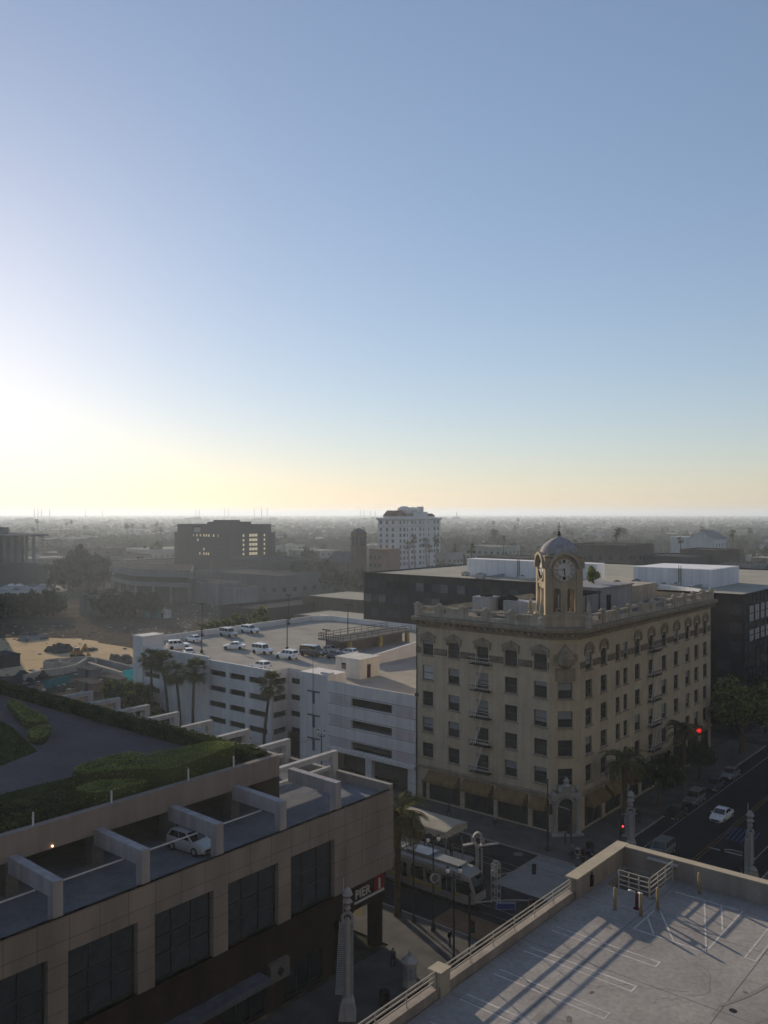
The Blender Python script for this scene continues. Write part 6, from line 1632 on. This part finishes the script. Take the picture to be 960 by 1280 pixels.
# brick tower and brick church to its left
def brick_church():
    px, Y = 449, 425; u1, v0 = W(px, Y)
    t = thing('brick_church', 'brown brick church with a square tower beside the white hotel', 'church', (u1 - 10, v0 + 4, 0))
    BR = brickmat('church_brick', (.15, .095, .07), (.12, .075, .055), (.12, .1, .08), .5, .2, .015); SL = mat('church_slate', (.085, .085, .09), var=.2, scale=.4)
    m = MB(); s = 5.6; m.box(u1 - s, u1, v0, v0 + s, 0, 30.2, skip='b'); part('tower', m, BR, t)
    m = MB(); V = [(u1 - s - .3, v0 - .3, 30.2), (u1 + .3, v0 - .3, 30.2), (u1 + .3, v0 + s + .3, 30.2), (u1 - s - .3, v0 + s + .3, 30.2), (u1 - s/2, v0 + s/2, 32.6)]
    i = 0; m.v += V; m.f += [(0,1,4), (1,2,4), (2,3,4), (3,0,4), (3,2,1,0)]; m.m += [0]*5; part('tower_roof', m, SL, t)
    lv = win_mesh(1.5, 4.5, GL_F)
    for q in (-4.6, -2.4): inst('louvre', lv, t, (u1 + q, v0, 23.5))
    for q in (.9, 3.2): inst('louvre', lv, t, (u1, v0 + q, 23.5), R(90))
    m = MB(); x0, x1, y0, y1 = u1 - s - 17, u1 - s - .01, v0 + .6, v0 + 11; m.box(x0, x1, y0, y1, 0, 15, skip='b')
    yc = (y0 + y1)/2
    m.poly([(x1, y0, 15), (x1, y1, 15), (x1, yc, 20)]); part('nave', m, BR, t)
    m = MB(); m.poly([(x0, y0 - .4, 14.8), (x1 + .2, y0 - .4, 14.8), (x1 + .2, yc, 20.2), (x0, yc, 20.2)]); m.poly([(x0, y1 + .4, 14.8), (x0, yc, 20.2), (x1 + .2, yc, 20.2), (x1 + .2, y1 + .4, 14.8)]); part('nave_roof', m, SL, t)
    for k in range(4): inst('window', win_mesh(1.4, 5, GL_F), t, (x0 + 2.2 + 4*k, y0, 5.5))
    m = MB(); m.box(u1 + 1.2, u1 + 10, v0 + 6, v0 + 20, 0, 21.5, skip='b'); m.box(u1 + 1.0, u1 + 10.2, v0 + 5.8, v0 + 20.2, 21.5, 22); part('annexe', m, mat('salmon_brick', (.24, .15, .11), var=.15, scale=.2, streak=.2), t)
    for k in range(3):
        for z in (5, 9, 13, 17): inst('window', win_mesh(1.2, 1.8, GL_F), t, (u1 + 1.8 + 2.8*k, v0 + 6, z))
brick_church()

# flat roofed pavilion, far left civic hall and the low blocks between
def pavilion(label, pts, z0, z1, wall_in, zt2):
    t = thing('pavilion', label, 'building', (sum(p[0] for p in pts)/len(pts), sum(p[1] for p in pts)/len(pts), 0))
    c = Vector((sum(p[0] for p in pts)/len(pts), sum(p[1] for p in pts)/len(pts)))
    sh = lambda k: [tuple(c + (Vector(p) - c)*k) for p in pts]
    m = MB(); m.prism(pts, z0, z1); m.prism(sh(.96), z1, z1 + .3, 1); part('roof', m, [WALLS['grey'], ROOFD], t)
    m = MB(); m.prism(sh(.97), zt2, zt2 + (z0 - zt2)*.42); part('fascia', m, WALLS['grey'], t)
    m = MB(); m.prism(sh(wall_in), -.1, z0 - .01); part('wall', m, WALLS['dark'], t)
    for k in range(len(pts)):
        a, b = Vector(sh(.93)[k]), Vector(sh(.93)[(k+1) % len(pts)]); n_ = max(2, int((b - a).length/9))
        for j in range(n_):
            q = a + (b - a)*j/n_; m = MB(); m.box(q.x - .4, q.x + .4, q.y - .4, q.y + .4, -.1, zt2); part('column', m, WALLS['grey'], t)
    return t
P_ = [W(136, 415), W(168, 385), W(240, 375), W(242, 420), W(170, 440)]
pavilion('wide low pavilion with thick grey overhanging roof bands, left of the dark tower', P_, 11.6, 14.2, .86, 7.2)
t = thing('civic_hall', 'far left hall with a wide flat roof on slim fins', 'building', (*W(-30, 510), 0))
m = MB(); m.prism([W(-110, 510), W(-20, 488), W(40, 492), W(61, 502), W(30, 540), W(-100, 560)], 26.4, 27.5); m.prism([W(-80, 520), W(-20, 508), W(11, 510), W(11, 530), W(-80, 550)], 27.5, 31.2); part('roof', m, WALLS['slate'], t)
m = MB(); m.prism([W(-100, 522), W(-20, 504), W(30, 506), W(30, 535), W(-95, 555)], 0, 26.39); part('wall', m, WALLS['slate'], t)
for k in range(14):
    q = W(-75 + 9.0*k, 502 - (4 if k > 6 else 0)); m = MB(); m.box(q[0] - .35, q[0] + .35, q[1] - .9, q[1] + .9, 6, 26.39); part('fin', m, WALLS['grey'], t)
m = MB(); m.prism([W(-100, 480), W(58, 476), W(60, 495), W(-100, 500)], 0, 11); part('podium', m, WALLS['dark'], t)

block('theatre', 'long dark low block with a pale roof edge below the dark tower', 349, 395, 62, 46, 10.0, WALLS['slate'], ROOFD, (9, 7, 1, 2.4, 2.2, 3.2, 3, GL_F), .9)
block('annexe', 'low flat block standing behind the long dark block near the dark tower', 345, 450, 55, 40, 13.5, WALLS['dark'], ROOFD, None, .8)
block('store', 'low grey block with rounded bulk in front of the pavilion', 272, 372, 30, 13, 9.2, WALLS['grey'], ROOFD, None, .3)
block('store', 'smaller grey block attached right of the low grey block', 296, 366, 14, 12, 7.6, WALLS['grey'], ROOFD, None, .3)
block('market_hall', 'dark walled flat building with a sunlit rim just behind the garage', 322, 262, 18, 62, 9.6, WALLS['dark'], ROOFD, None, .9)
block('market_hall', 'pale flat roof building touching the black glass block at its left', 452, 268, 26, 22, 12.4, WALLS['brown'], ROOFL, (5, 0, 2, 1.8, 1.4, 3, 3.6, GL_F), .3)
block('market_hall', 'lower pale flat roof between garage and black block', 440, 242, 24, 16, 9.4, WALLS['brown'], ROOFL, (6, 3, 1, 2.0, 1.6, 3, 3.6, GL_F), .3)
block('warehouse', 'grey green wall block between the dark tree rows at far left', 117, 330, 10, 20, 8.0, WALLS['slate'], ROOFD, None, .3)
# right hand middle distance
block('apartment_block', 'dark brown block directly right of the dome of the clock tower', 783, 330, 26, 26, 27.0, WALLS['brown'], ROOFD, (6, 5, 5, 1.6, 1.5, 8, 3.4, GL_F), .5)
block('apartment_block', 'dark grey block below the dark brown block', 778, 285, 20, 16, 21.5, WALLS['dark'], ROOFD, (5, 3, 4, 1.5, 1.5, 6, 3.4, GL_F), .5)
block('apartment_block', 'pale low block left of the right white plant screen', 800, 262, 16, 12, 18.8, WALLS['cream'], ROOFL, (4, 3, 4, 1.4, 1.5, 4, 3.4, GL_F), .5)
block('apartment_block', 'dark wide block behind the right white plant screen', 862, 330, 22, 30, 22.5, WALLS['dark'], ROOFD, (5, 6, 4, 1.5, 1.5, 7, 3.4, GL_F), .5)
block('apartment_block', 'second dark block right of the dark wide block', 905, 345, 18, 20, 24.5, WALLS['brown'], ROOFD, (4, 4, 4, 1.5, 1.5, 8, 3.4, GL_F), .5)
block('apartment_block', 'grey block with pale left face at the right edge', 936, 290, 12, 18, 21.5, WALLS['grey'], ROOFD, (3, 4, 4, 1.4, 1.5, 6, 3.4, GL_F), .5)
block('apartment_block', 'low brown block left of the clock tower above the white plant screen', 662, 380, 28, 20, 19.5, WALLS['brown'], ROOFD, (6, 4, 3, 1.6, 1.5, 8, 3.4, GL_F), .5)
block('apartment_block', 'pale block between hotel and clock tower', 626, 520, 26, 22, 19.0, WALLS['cream'], ROOFL, (6, 5, 3, 1.5, 1.5, 8, 3.4, GL_F), .5)
block('apartment_block', 'small cream block at the right foot of the hotel', 566, 470, 12, 10, 17.5, WALLS['cream'], ROOFD, (3, 3, 3, 1.4, 1.5, 6, 3.4, GL_F), .4)
block('parking_deck', 'hazy long flat block beyond the pavilion at left', 185, 640, 40, 60, 12.0, WALLS['cream'], ROOFL, (10, 12, 2, 1.8, 1.2, 3, 3.6, GL_F), .5)
# white gabled hall at right
u1, v0 = W(893, 520); t = thing('gabled_hall', 'white gabled hall among the trees at right', 'building', (u1 - 10, v0 + 12, 0))
m = MB(); m.box(u1 - 16, u1, v0, v0 + 22, 0, 24, skip='b'); m.poly([(u1 - 16, v0, 24), (u1, v0, 24), (u1 - 8, v0, 29)]); m.poly([(u1 - 16, v0 + 22, 24), (u1 - 8, v0 + 22, 29), (u1, v0 + 22, 24)]); m.box(u1 - 28, u1 - 16.01, v0 + 2, v0 + 14, 0, 25, skip='b'); part('wall', m, WALLS['white'], t)
m = MB(); m.poly([(u1 + .4, v0 - .3, 23.9), (u1 + .4, v0 + 22.3, 23.9), (u1 - 8, v0 + 22.3, 29.15), (u1 - 8, v0 - .3, 29.15)]); m.poly([(u1 - 16.4, v0 - .3, 23.9), (u1 - 8, v0 - .3, 29.15), (u1 - 8, v0 + 22.3, 29.15), (u1 - 16.4, v0 + 22.3, 23.9)]); part('roof', m, WALLS['grey'], t)
for k in range(4): inst('window', win_mesh(1.3, 2.2, GL_F), t, (u1, v0 + 3 + 5*k, 19), R(90))

# ------------------------------------------------------------------ construction ground at left
def irregular(pts, jit, seed, n=5):
    rg = random.Random(seed); out = []
    for k in range(len(pts)):
        a, b = pts[k], pts[(k+1) % len(pts)]
        for j in range(n):
            q = j/n; out.append((a[0] + (b[0]-a[0])*q + rg.uniform(-jit, jit), a[1] + (b[1]-a[1])*q + rg.uniform(-jit, jit)))
    return out
def G0(px, py): 
    Y = 40*1073/(py - 641); return W(px, Y)
s = MB()
s.poly([(x, y, .03) for x, y in irregular([G0(-60, 800), G0(60, 797), G0(110, 799), G0(160, 811), G0(180, 822), G0(168, 838), G0(110, 834), G0(60, 843), G0(-70, 846)], 1.2, 3)])
struct('sand', s, mat('sand', (.46, .35, .215), var=.12, scale=.08, fine=.12, bump=.2))
s = MB(); s.poly([(x, y, .02) for x, y in irregular([G0(-120, 752), G0(180, 748), G0(330, 752), G0(262, 800), G0(180, 812), G0(165, 880), G0(-60, 890)], 2.5, 5)])
struct('dirt', s, mat('dirt', (.07, .058, .046), var=.4, scale=.12, fine=.3, bump=.3, col2=(.11, .092, .07)))
rub = MB(); rg = random.Random(77)
for k in range(1000):
    px, py = rg.uniform(-40, 300), rg.uniform(782, 868)
    if k % 4 == 0: px, py = rg.uniform(150, 330), rg.uniform(756, 792)
    if px > 165 and py > 805 - (px - 165)*.1: continue
    if 10 < px < 160 and 800 < py < 836 and rg.random() < .85: continue
    x, y = G0(px, py); r_ = rg.uniform(.2, .65)
    blob(rub, (x, y, r_*.2), r_, r_*rg.uniform(.6, 1.3), r_*rg.uniform(.2, .5), rg.choice([0, 1, 1, 2]), k, .5)
o = solo('rubble', rub, [mat('rubble_grey', (.20, .19, .175), var=.3, scale=.5), mat('rubble_dark', (.06, .055, .05), var=.3, scale=.5), mat('rubble_pale', (.42, .39, .34), var=.2, scale=.5)], 'scattered rubble over the construction ground', 'rubble', kind='stuff')
def site_wall(label, pts, h, w=.35, m=CONC, z=0):
    q = MB()
    for a, b in zip(pts[:-1], pts[1:]): q.bar((*a, z + h/2), (*b, z + h/2), w, h)
    return solo('site_wall', q, m, label, 'wall', (*pts[0], z))
arc = lambda c, r, a0, a1, n=9: [(c[0] + r*math.cos(R(a0 + (a1 - a0)*k/n)), c[1] + r*math.sin(R(a0 + (a1 - a0)*k/n))) for k in range(n + 1)]
site_wall('curved concrete wall ring at the left of the sand patch', arc(G0(72, 834), 3.4, 120, 420), 1.8)
site_wall('larger curved concrete wall ring beside the smaller ring on the sand', arc(G0(97, 834), 4.6, 60, 330), 2.0)
site_wall('long curved pale retaining wall below the sand patch', [G0(112, 828), G0(96, 839), G0(80, 843), G0(55, 846), G0(30, 853)], 1.8, .5, WALLS['cream'])
site_wall('straight pale retaining wall running towards the garage', [G0(118, 829), G0(140, 834), G0(170, 842)], 1.6, .8, WALLS['grey'])
site_wall('second straight pale wall closer to the blue hoarding', [G0(110, 833), G0(135, 841), G0(152, 846)], 1.2, .9, WALLS['cream'])
site_wall('turquoise hoarding strip at the bottom of the site', [G0(55, 861), G0(72, 857), G0(88, 853)], 1.8, .15, mat('turquoise_sheet', (.03, .14, .17), var=.2, scale=.8))
site_wall('bright turquoise hoarding against the garage stair block', [G0(154, 859), G0(172, 856)], 3.8, .15, mat('cyan_sheet', (.03, .34, .42), var=.15, scale=.8))
def shed(label, px, py, l, d, h, m, roof):
    x, y = G0(px, py); t = thing('site_shed', label, 'shed', (x, y, 0))
    q = MB(); q.box(x - l/2, x + l/2, y - d/2, y + d/2, 0, h, skip='b'); part('wall', q, m, t)
    q = MB(); q.prism([(x - l/2 - .2, y - d/2 - .2), (x + l/2 + .2, y - d/2 - .2), (x + l/2 + .2, y + d/2 + .2), (x - l/2 - .2, y + d/2 + .2)], h, h + .2); part('roof', q, roof, t)
    q = MB(); q.box(x + l*.1, x + l*.1 + 1.1, y - d/2 - .04, y - d/2 + .02, 0.05, 2.1); part('door', q, STEEL_D, t)
shed('dark flat shed at the left edge of the sand', 2, 832, 8, 6, 3.0, WALLS['dark'], ROOFD)
shed('dark blue container beside the turquoise hoarding', 144, 864, 5.5, 2.6, 3.0, mat('container_blue', (.03, .04, .07), var=.2, scale=.5, streak=.2), ROOFD)
shed('low dark shed behind the curved walls', 112, 846, 6, 3, 2.0, WALLS['slate'], ROOFD)
shed('brown low shed right of the turquoise strip', 112, 862, 7, 3, 1.8, WALLS['brown'], ROOFD)
shed('small pale site office under the trees beyond the dirt', 192, 772, 7, 3.5, 3.0, mat('teal_box', (.05, .16, .18), var=.2, scale=.5), ROOFD)
shed('pale site box right of the teal one beyond the dirt', 205, 772, 5, 3, 2.8, WALLS['white'], ROOFL)
def mound(label, px, py, r_, h, m):
    x, y = G0(px, py); q = MB()
    for k in range(9): a = rg.uniform(0, 6.28); d = rg.uniform(0, r_*.6); blob(q, (x + d*math.cos(a)*1.6, y + d*math.sin(a), 0), r_*rg.uniform(.3, .6), r_*rg.uniform(.3, .6), h*rg.uniform(.5, 1), rg.choice([0, 0, 1]), k + px, .6)
    return solo('debris_heap', q, [m, MATS['rubble_dark']], label, 'heap', (x, y, 0))
mound('dark heap of debris on the far side of the sand', 78, 814, 5.5, 2.4, MATS['rubble_dark'])
mound('low dark heap right of the big heap on the sand', 110, 813, 2.5, 1.0, MATS['rubble_dark'])
mound('heap of dark material near the right end of the sand', 150, 830, 3.5, 2.4, WALLS['brown'])
mound('heap of dark material below the left end of the sand', 35, 848, 4.5, 1.8, MATS['rubble_dark'])
mound('grey heap beyond the left part of the sand', 40, 799, 5.5, 2.0, MATS['rubble_grey'])
# excavator at work on the sand
x, y = G0(97, 822); t = thing('excavator', 'small dark excavator standing on the sand by the curved walls', 'excavator', (x, y, 0))
EX = mat('excavator_yellow', (.22, .13, .03), var=.2, scale=1)
q = MB()
for s_ in (-1, 1): q.box(x - 1.8, x + 1.8, y + s_*1.0 - .3, y + s_*1.0 + .3, .05, .8)
part('track', q, BLACK, t)
q = MB(); q.box(x - 1.6, x + 1.0, y - 1.1, y + 1.1, .9, 1.9); part('body', q, EX, t)
q = MB(); q.box(x - .2, x + 1.1, y - 1.05, y + .1, 1.9, 2.9); part('cab', q, GL_F, t)
q = MB(); q.bar((x + .9, y + .5, 1.6), (x + 3.2, y + .5, 4.0), .35); q.bar((x + 3.2, y + .5, 4.0), (x + 4.6, y + .5, 1.4), .3); q.box(x + 4.3, x + 5.2, y + .1, y + .9, .6, 1.5); part('boom', q, EX, t)
# sunlit car park at the far left with a few tiny cars
q = MB(); q.poly([(x, y, .03) for x, y in (G0(-40, 731), G0(-40, 743), G0(40, 744), G0(88, 738), G0(62, 728))]); struct('car_park', q, mat('car_park_concrete', (.36, .33, .29), var=.12, scale=.1, fine=.1))
cb = MB(); loft(cb, [[(x_, -w, lo), (x_, -w, zt - .1), (x_, -w*.8, zt), (x_, w*.8, zt), (x_, w, zt - .1), (x_, w, lo)] for x_, w, lo, zt in ((-2.2, .75, .4, .8), (-2.0, .88, .3, .95), (-1.3, .88, .3, 1.0), (-.9, .8, .3, 1.45), (.6, .8, .3, 1.45), (1.1, .88, .3, 1.0), (2.0, .88, .3, .85), (2.2, .7, .4, .65))])
for i, c in enumerate([(x_, s_) for x_ in (-1.35, 1.35) for s_ in (-1, 1)]): cb.tube((c[0], c[1]*.7, .32), (c[0], c[1]*.9, .32), .32, n=10)
CM = [cb.mesh('parked_car', carpaint(c, COLS[c])) for c in ('white', 'silver', 'black', 'grey')]
rg = random.Random(12)
for k in range(64):
    if k < 16: x, y = G0(-25 + 6.4*k + rg.uniform(-2, 2), 733 + 5*(k % 2)); rz = R(20)
    elif k < 40: x, y = G0(rg.uniform(290, 445), rg.uniform(752, 768)); rz = R(rg.choice([0, 90]))
    else: x, y = -41 + 10*(k % 2), 170 + 13*(k - 40) + rg.uniform(-3, 3); rz = R(90 if k % 2 else 270)
    o = bpy.data.objects.new('parked_car', CM[rg.randrange(4)]); COL.objects.link(o); o.location = (x, y, .035); o.rotation_euler = (0, 0, rz + rg.uniform(-.1, .1))
    o['category'] = 'car'
    if k < 16: o['label'] = 'tiny car in the sunlit car park at the far left'; o['group'] = 'tiny cars in the far left car park'
    elif k < 40: o['label'] = 'tiny car on the ground beyond the far garage wall'; o['group'] = 'tiny cars beyond the garage'
    else: o['label'] = 'tiny car along the far end of the shaded street'; o['group'] = 'tiny cars far up the street'

# ------------------------------------------------------------------ trees of the middle distance
def proto_tree(seed, h, w, n, leaf, clumps, kind='round'):
    if kind == 'palm': return palm_fan(h, seed, crown=2.0, n=30)
    if kind == 'cypress':
        cr = MB(); tr = MB(); tr.tube((0,0,0), (0,0,h*.3), .25, .15, 6); rg_ = random.Random(seed)
        for k in range(9): q = k/8; blob(cr, (0, 0, h*(.15 + .75*q)), w/2*(1.05 - q)*.9 + .2, w/2*(1.05 - q)*.9 + .2, h*.11, 0, seed + k)
        for _ in range(n):
            q = rg_.random()**.8; a = rg_.uniform(0, 6.28); r_ = (w/2*(1.05 - q) + .15)*rg_.uniform(.8, 1.15); p = Vector((r_*math.cos(a), r_*math.sin(a), h*(.1 + .9*q))); s_ = leaf*rg_.uniform(.6, 1.3)
            d = Vector((rg_.gauss(0,1), rg_.gauss(0,1), rg_.gauss(0,1))).normalized(); A = d.orthogonal().normalized()*s_; B = d.cross(A.normalized())*s_*.6; cr.poly([p - A, p + B, p + A, p - B], rg_.choice([0, 1]))
        return tr, cr
    return broadleaf(h, w, seed, leaf=leaf, n=n, clumps=clumps, bottom=.1)
PROTO = []
for k, (h, w, kd) in enumerate(((11, 11, 'round'), (9, 9, 'round'), (13, 10, 'round'), (8, 10, 'round'), (13, 4.5, 'cypress'), (17, 4, 'palm'), (21, 4, 'palm'))):
    tr, cr = proto_tree(60 + k, h, w, 700, .55, 16, kd)
    PROTO.append((tr.mesh('trunk', BARK), cr.mesh('crown', PM if kd == 'palm' else [LEAF_D, LEAF_D, LEAF_F]), h, kd))
def far_tree(k, x, y, sc, rz, label, group, name=None):
    tm, cm, h, kd = PROTO[k]
    t = thing(name or ('palm_tree' if kd == 'palm' else 'tree'), label, 'palm tree' if kd == 'palm' else 'tree', (0,0,0), group)
    for nm, me in (('trunk', tm), ('crown', cm)):
        o = bpy.data.objects.new(nm, me); COL.objects.link(o); o.parent = t
    t.location = (x, y, -.05); t.rotation_euler = (0, 0, rz); t.scale = (sc, sc, sc); return t
rg = random.Random(33)
gd = 'tall dark trees left of the pavilion'
for px, Y, zt, k in ((80, 455, 18, 0), (92, 465, 20, 2), (109, 455, 24, 2), (120, 450, 19, 0), (100, 440, 15, 3), (68, 440, 11, 1), (130, 445, 13, 1), (86, 442, 16, 0), (112, 442, 16, 0), (98, 450, 19, 0)):
    x, y = W(px, Y); far_tree(k, x, y, zt/PROTO[k][2], rg.uniform(0, 6), 'tall dark tree in the great clump left of the pavilion', gd)
gd = 'dark tree row beyond the construction ground'
for k in range(34):
    px = -40 + 7.0*k + rg.uniform(-3, 3)
    if 76 < px < 116: px += 42
    Y = rg.uniform(322, 345); x, y = W(px, Y); q = rg.choice([0, 1, 3]); far_tree(q, x, y, rg.uniform(8.0, 10.5)/PROTO[q][2], rg.uniform(0, 6), 'dark tree in the row beyond the construction ground', gd)
gd = 'palms before the white hotel'
for px, Y, h in ((512, 470, 22), (519, 480, 25), (534, 465, 24), (535, 455, 21), (546, 470, 25.5)):
    x, y = W(px, Y); far_tree(5, x, y, h/17, rg.uniform(0, 6), 'tall palm standing before the white hotel', gd)
gd = 'dark trees around the black block'
for px, Y, h in ((462, 410, 14), (455, 380, 12), (475, 440, 17), (548, 455, 15), (556, 448, 14), (500, 420, 13), (430, 400, 13), (412, 430, 15), (395, 440, 17), (380, 445, 16), (408, 420, 14)):
    q = rg.choice([0, 1, 2]); x, y = W(px, Y); far_tree(q, x, y, h/PROTO[q][2], rg.uniform(0, 6), 'dark tree among low buildings near the brick church', 'dark trees near the brick church')
for k in range(125):
    px = rg.uniform(560, 985); Y = rg.uniform(380, 600)*(1 if px < 700 else rg.uniform(.9, 1.3)); x, y = W(px, Y)
    if abs(x + 36) < 9: continue
    q = rg.choice([0, 1, 2, 3, 2, 0, 4, 5, 6]); far_tree(q, x, y, rg.uniform(.9, 1.45), rg.uniform(0, 6), 'tree among the roofs right of the hotel', 'trees among the roofs on the right')
for k in range(250):
    px = rg.uniform(-40, 1000); Y = rg.uniform(560, 1350); x, y = W(px, Y)
    if abs(x + 36) < 9 and Y < 900: continue
    q = rg.choice([0, 1, 2, 3, 0, 2, 4, 5, 6]); far_tree(q, x, y, rg.uniform(.9, 1.5), rg.uniform(0, 6), 'hazy tree in the distant neighbourhood', 'hazy trees of the distant neighbourhood')
# houses of the distant neighbourhood
HM = []
for k in range(6):
    l, d, h = [(14, 10, 6), (18, 12, 9), (24, 14, 10), (40, 22, 9), (12, 9, 5), (30, 18, 14)][k]
    w_ = MB(); w_.box(-l/2, l/2, -d/2, d/2, 0, h, skip='b')
    r_ = MB()
    if k in (0, 1, 4):
        V = [(-l/2 - .4, -d/2 - .4, h), (l/2 + .4, -d/2 - .4, h), (l/2 + .4, d/2 + .4, h), (-l/2 - .4, d/2 + .4, h), (-l/2 + 2, 0, h + d*.22), (l/2 - 2, 0, h + d*.22)]; r_.v += V; r_.f += [(0,1,5,4), (1,2,5), (2,3,4,5), (3,0,4), (3,2,1,0)]; r_.m += [0]*5
    else: r_.box(-l/2 - .1, l/2 + .1, -d/2 - .1, d/2 + .1, h, h + .5); r_.box(-2, 1.5, -1.5, 1.5, h + .5, h + 1.9)
    wn = MB(); 
    for z in [1.4 + 3.2*j for j in range(max(1, int(h/3.2)))]:
        pass
    ws = win_mesh(1.8, 1.4, GL_F)
    HM.append((l, d, h, [w_.mesh('wall', WALLS[c]) for c in (['cream', 'grey', 'tan', 'brown', 'brown'])], [r_.mesh('roof', c) for c in (ROOFD, ROOFL if k in (2, 3, 5) else WALLS['brown'])], ws))
for k in range(170):
    px = rg.uniform(-60, 1020); Y = 570 + 1500*rg.random()**1.6; x, y = W(px, Y)
    if abs(x + 36) < 22: continue
    q = rg.choice([0, 1, 2, 3, 4, 1, 2, 5]); l, d, h, ws_, rs_, wn = HM[q]
    t = thing('house', 'pale roofed house in the hazy distant neighbourhood', 'house', (0,0,0), 'houses of the hazy distance')
    for nm, me in (('wall', rg.choice(ws_)), ('roof', rg.choice(rs_))):
        o = bpy.data.objects.new(nm, me); COL.objects.link(o); o.parent = t
    if Y < 900:
        for z in [1.4 + 3.2*j for j in range(max(1, int(h/3.4)))]:
            for j in range(3): inst('window', wn, t, (-l/2 + l*(j + .5)/3 - .9, -d/2, z)); inst('window', wn, t, (l/2, -d/2 + d*(j + .5)/3 - .9, z), R(90))
    t.location = (x, y, 0); t.rotation_euler = (0, 0, R(rg.choice([0, 90])))
# the far town beyond that reads as one mass: woods, and a carpet of roofs
def dist_xy(y0, y1, p): 
    Y = y0 + (y1 - y0)*rg.random()**p; return W(rg.uniform(-120, 1080), Y)
fw = MB()
for k in range(7500):
    x, y = dist_xy(800, 7500, 1.8); h = rg.uniform(7, 15); r_ = h*rg.uniform(.4, .7)
    blob(fw, (x, y, h*.5), r_, r_, h*.5, rg.choice([0, 0, 1]), k % 97, .5)
solo('woods', fw, [LEAF_D, LEAF_F], 'hazy carpet of treetops towards the horizon', 'woods', kind='stuff')
fr_ = MB()
for k in range(1500):
    x, y = dist_xy(1250, 9000, 1.3); l, d, h = rg.uniform(10, 40), rg.uniform(8, 25), rg.uniform(4, 11); m_ = rg.choice([0, 0, 1, 2, 3])
    if rg.random() < .03: l, d, h = rg.uniform(60, 160), rg.uniform(40, 90), rg.uniform(9, 14); m_ = 2
    fr_.box(x - l/2, x + l/2, y - d/2, y + d/2, -1, h, m_, skip='b')
solo('far_town', fr_, [WALLS['brown'], WALLS['dark'], WALLS['tan'], WALLS['grey']], 'hazy carpet of low roofs towards the horizon', 'town', kind='stuff')
# refinery stacks on the skyline
STK = mat('stack_concrete', (.20, .195, .19), var=.1, scale=.1)
SL_ = [(43, 622, 3), (47.5, 628, 3), (52, 628, 3.2), (62, 630, 4), (107, 634, 2.4), (128, 634, 2.4), (245, 636, 2.4), (249, 637, 3), (281, 630, 2.5), (286, 632, 2.5), (318, 634, 3), (327, 634, 3.4), (334, 635, 3), (451, 637, 2.5), (455, 638, 3), (463, 639, 3), (469, 639, 3), (571, 640, 4)]
for k, (px, py, w_) in enumerate(SL_):
    Y = 3600 + (k*137) % 700; zt = ZY(max(py, 635), Y) ; x, y = W(px, Y)
    m = MB()
    if w_ > 5: m.box(x - w_*1.3, x + w_*1.3, y - w_, y + w_, 0, zt - 4); m.box(x - w_*.5, x + w_*.5, y - w_*.5, y + w_*.5, zt - 4, zt)
    else: m.lathe((x, y, 0), [(w_*.75, 0), (w_*.5, zt*.6), (w_*.42, zt), (w_*.5, zt + .8)], 10); m.lathe((x, y, zt*.8), [(w_*.8, 0), (w_*.8, 1)], 10)
    solo('smokestack', m, STK, 'faint refinery stack on the hazy skyline', 'smokestack', (x, y, 0), 'refinery stacks on the skyline')
for k, (px, hw_, h) in enumerate(((30, 60, 18), (75, 80, 14), (150, 100, 13), (240, 50, 19), (330, 90, 16), (460, 60, 18), (560, 70, 19), (690, 60, 15))):
    Y = 2500 + 90*k; x, y = W(px, Y); m = MB(); m.box(x - hw_, x + hw_, y - 30, y + 30, 0, h, skip='b'); m.box(x - hw_*.5, x - hw_*.2, y - 12, y + 12, h, h + 5); m.lathe((x + hw_*.5, y, h), [(14, 0), (14, 6), (8, 8)], 14)
    solo('refinery_shed', m, STK, 'long hazy refinery shed below the skyline stacks', 'shed', (x, y, 0), 'refinery sheds on the skyline')

# ------------------------------------------------------------------ unseen towers, left and right ones added to shade the view
def slab_tower(label, x0, x1, y0, y1, h, nz, nu):
    t = thing('unseen_tower', label, 'building', ((x0 + x1)/2, (y0 + y1)/2, 0))
    m = MB(); m.box(x0, x1, y0, y1, 0, h, skip='b'); part('wall', m, mat('tower_concrete', (.20, .19, .18), var=.1, scale=.1, streak=.15), t)
    for k in range(nz):
        z = 5 + (h - 8)*k/nz; m = MB()
        for a, b, c, d in ((x0 + .5, x1 - .5, y0 - .06, y0 + .1), (x0 + .5, x1 - .5, y1 - .1, y1 + .06)): m.box(a, b, c, d, z, z + 1.7)
        m.box(x1 - .1, x1 + .06, y0 + .5, y1 - .5, z, z + 1.7); m.box(x0 - .06, x0 + .1, y0 + .5, y1 - .5, z, z + 1.7)
        part('window_band', m, GL_D, t)
    return t
slab_tower('unseen tower added outside the left edge of the view to cast shade', -345, -309, 88, 148.5, 81, 20, 6)  # added blocker: keeps the sun off the planted roof
slab_tower('tall tower behind the viewer from which the street is seen', -14, 46, -50, -4, 96, 24, 8)
slab_tower('unseen tower added across the sunlit deck, outside the right edge, to block sky light', 52, 96, 10, 172, 92, 24, 8)  # added blocker: hides the eastern sky, deepening shade on street and deck

# ------------------------------------------------------------------ hazy air
hz = MB(); hz.box(-16000, 16000, -16000, 16000, -1.2, 66)
hm = bpy.data.materials.new('hazy_air'); hm.use_nodes = True; nt = hm.node_tree; nt.nodes.remove(nt.nodes['Principled BSDF'])
pv = nt.nodes.new('ShaderNodeVolumePrincipled'); pv.inputs['Color'].default_value = (.65, .74, .85, 1); pv.inputs['Density'].default_value = HAZE; pv.inputs['Anisotropy'].default_value = .3
nt.links.new(pv.outputs[0], nt.nodes['Material Output'].inputs['Volume'])
o = solo('haze', hz, hm, 'thin evening haze over the whole city', 'haze', kind='stuff')
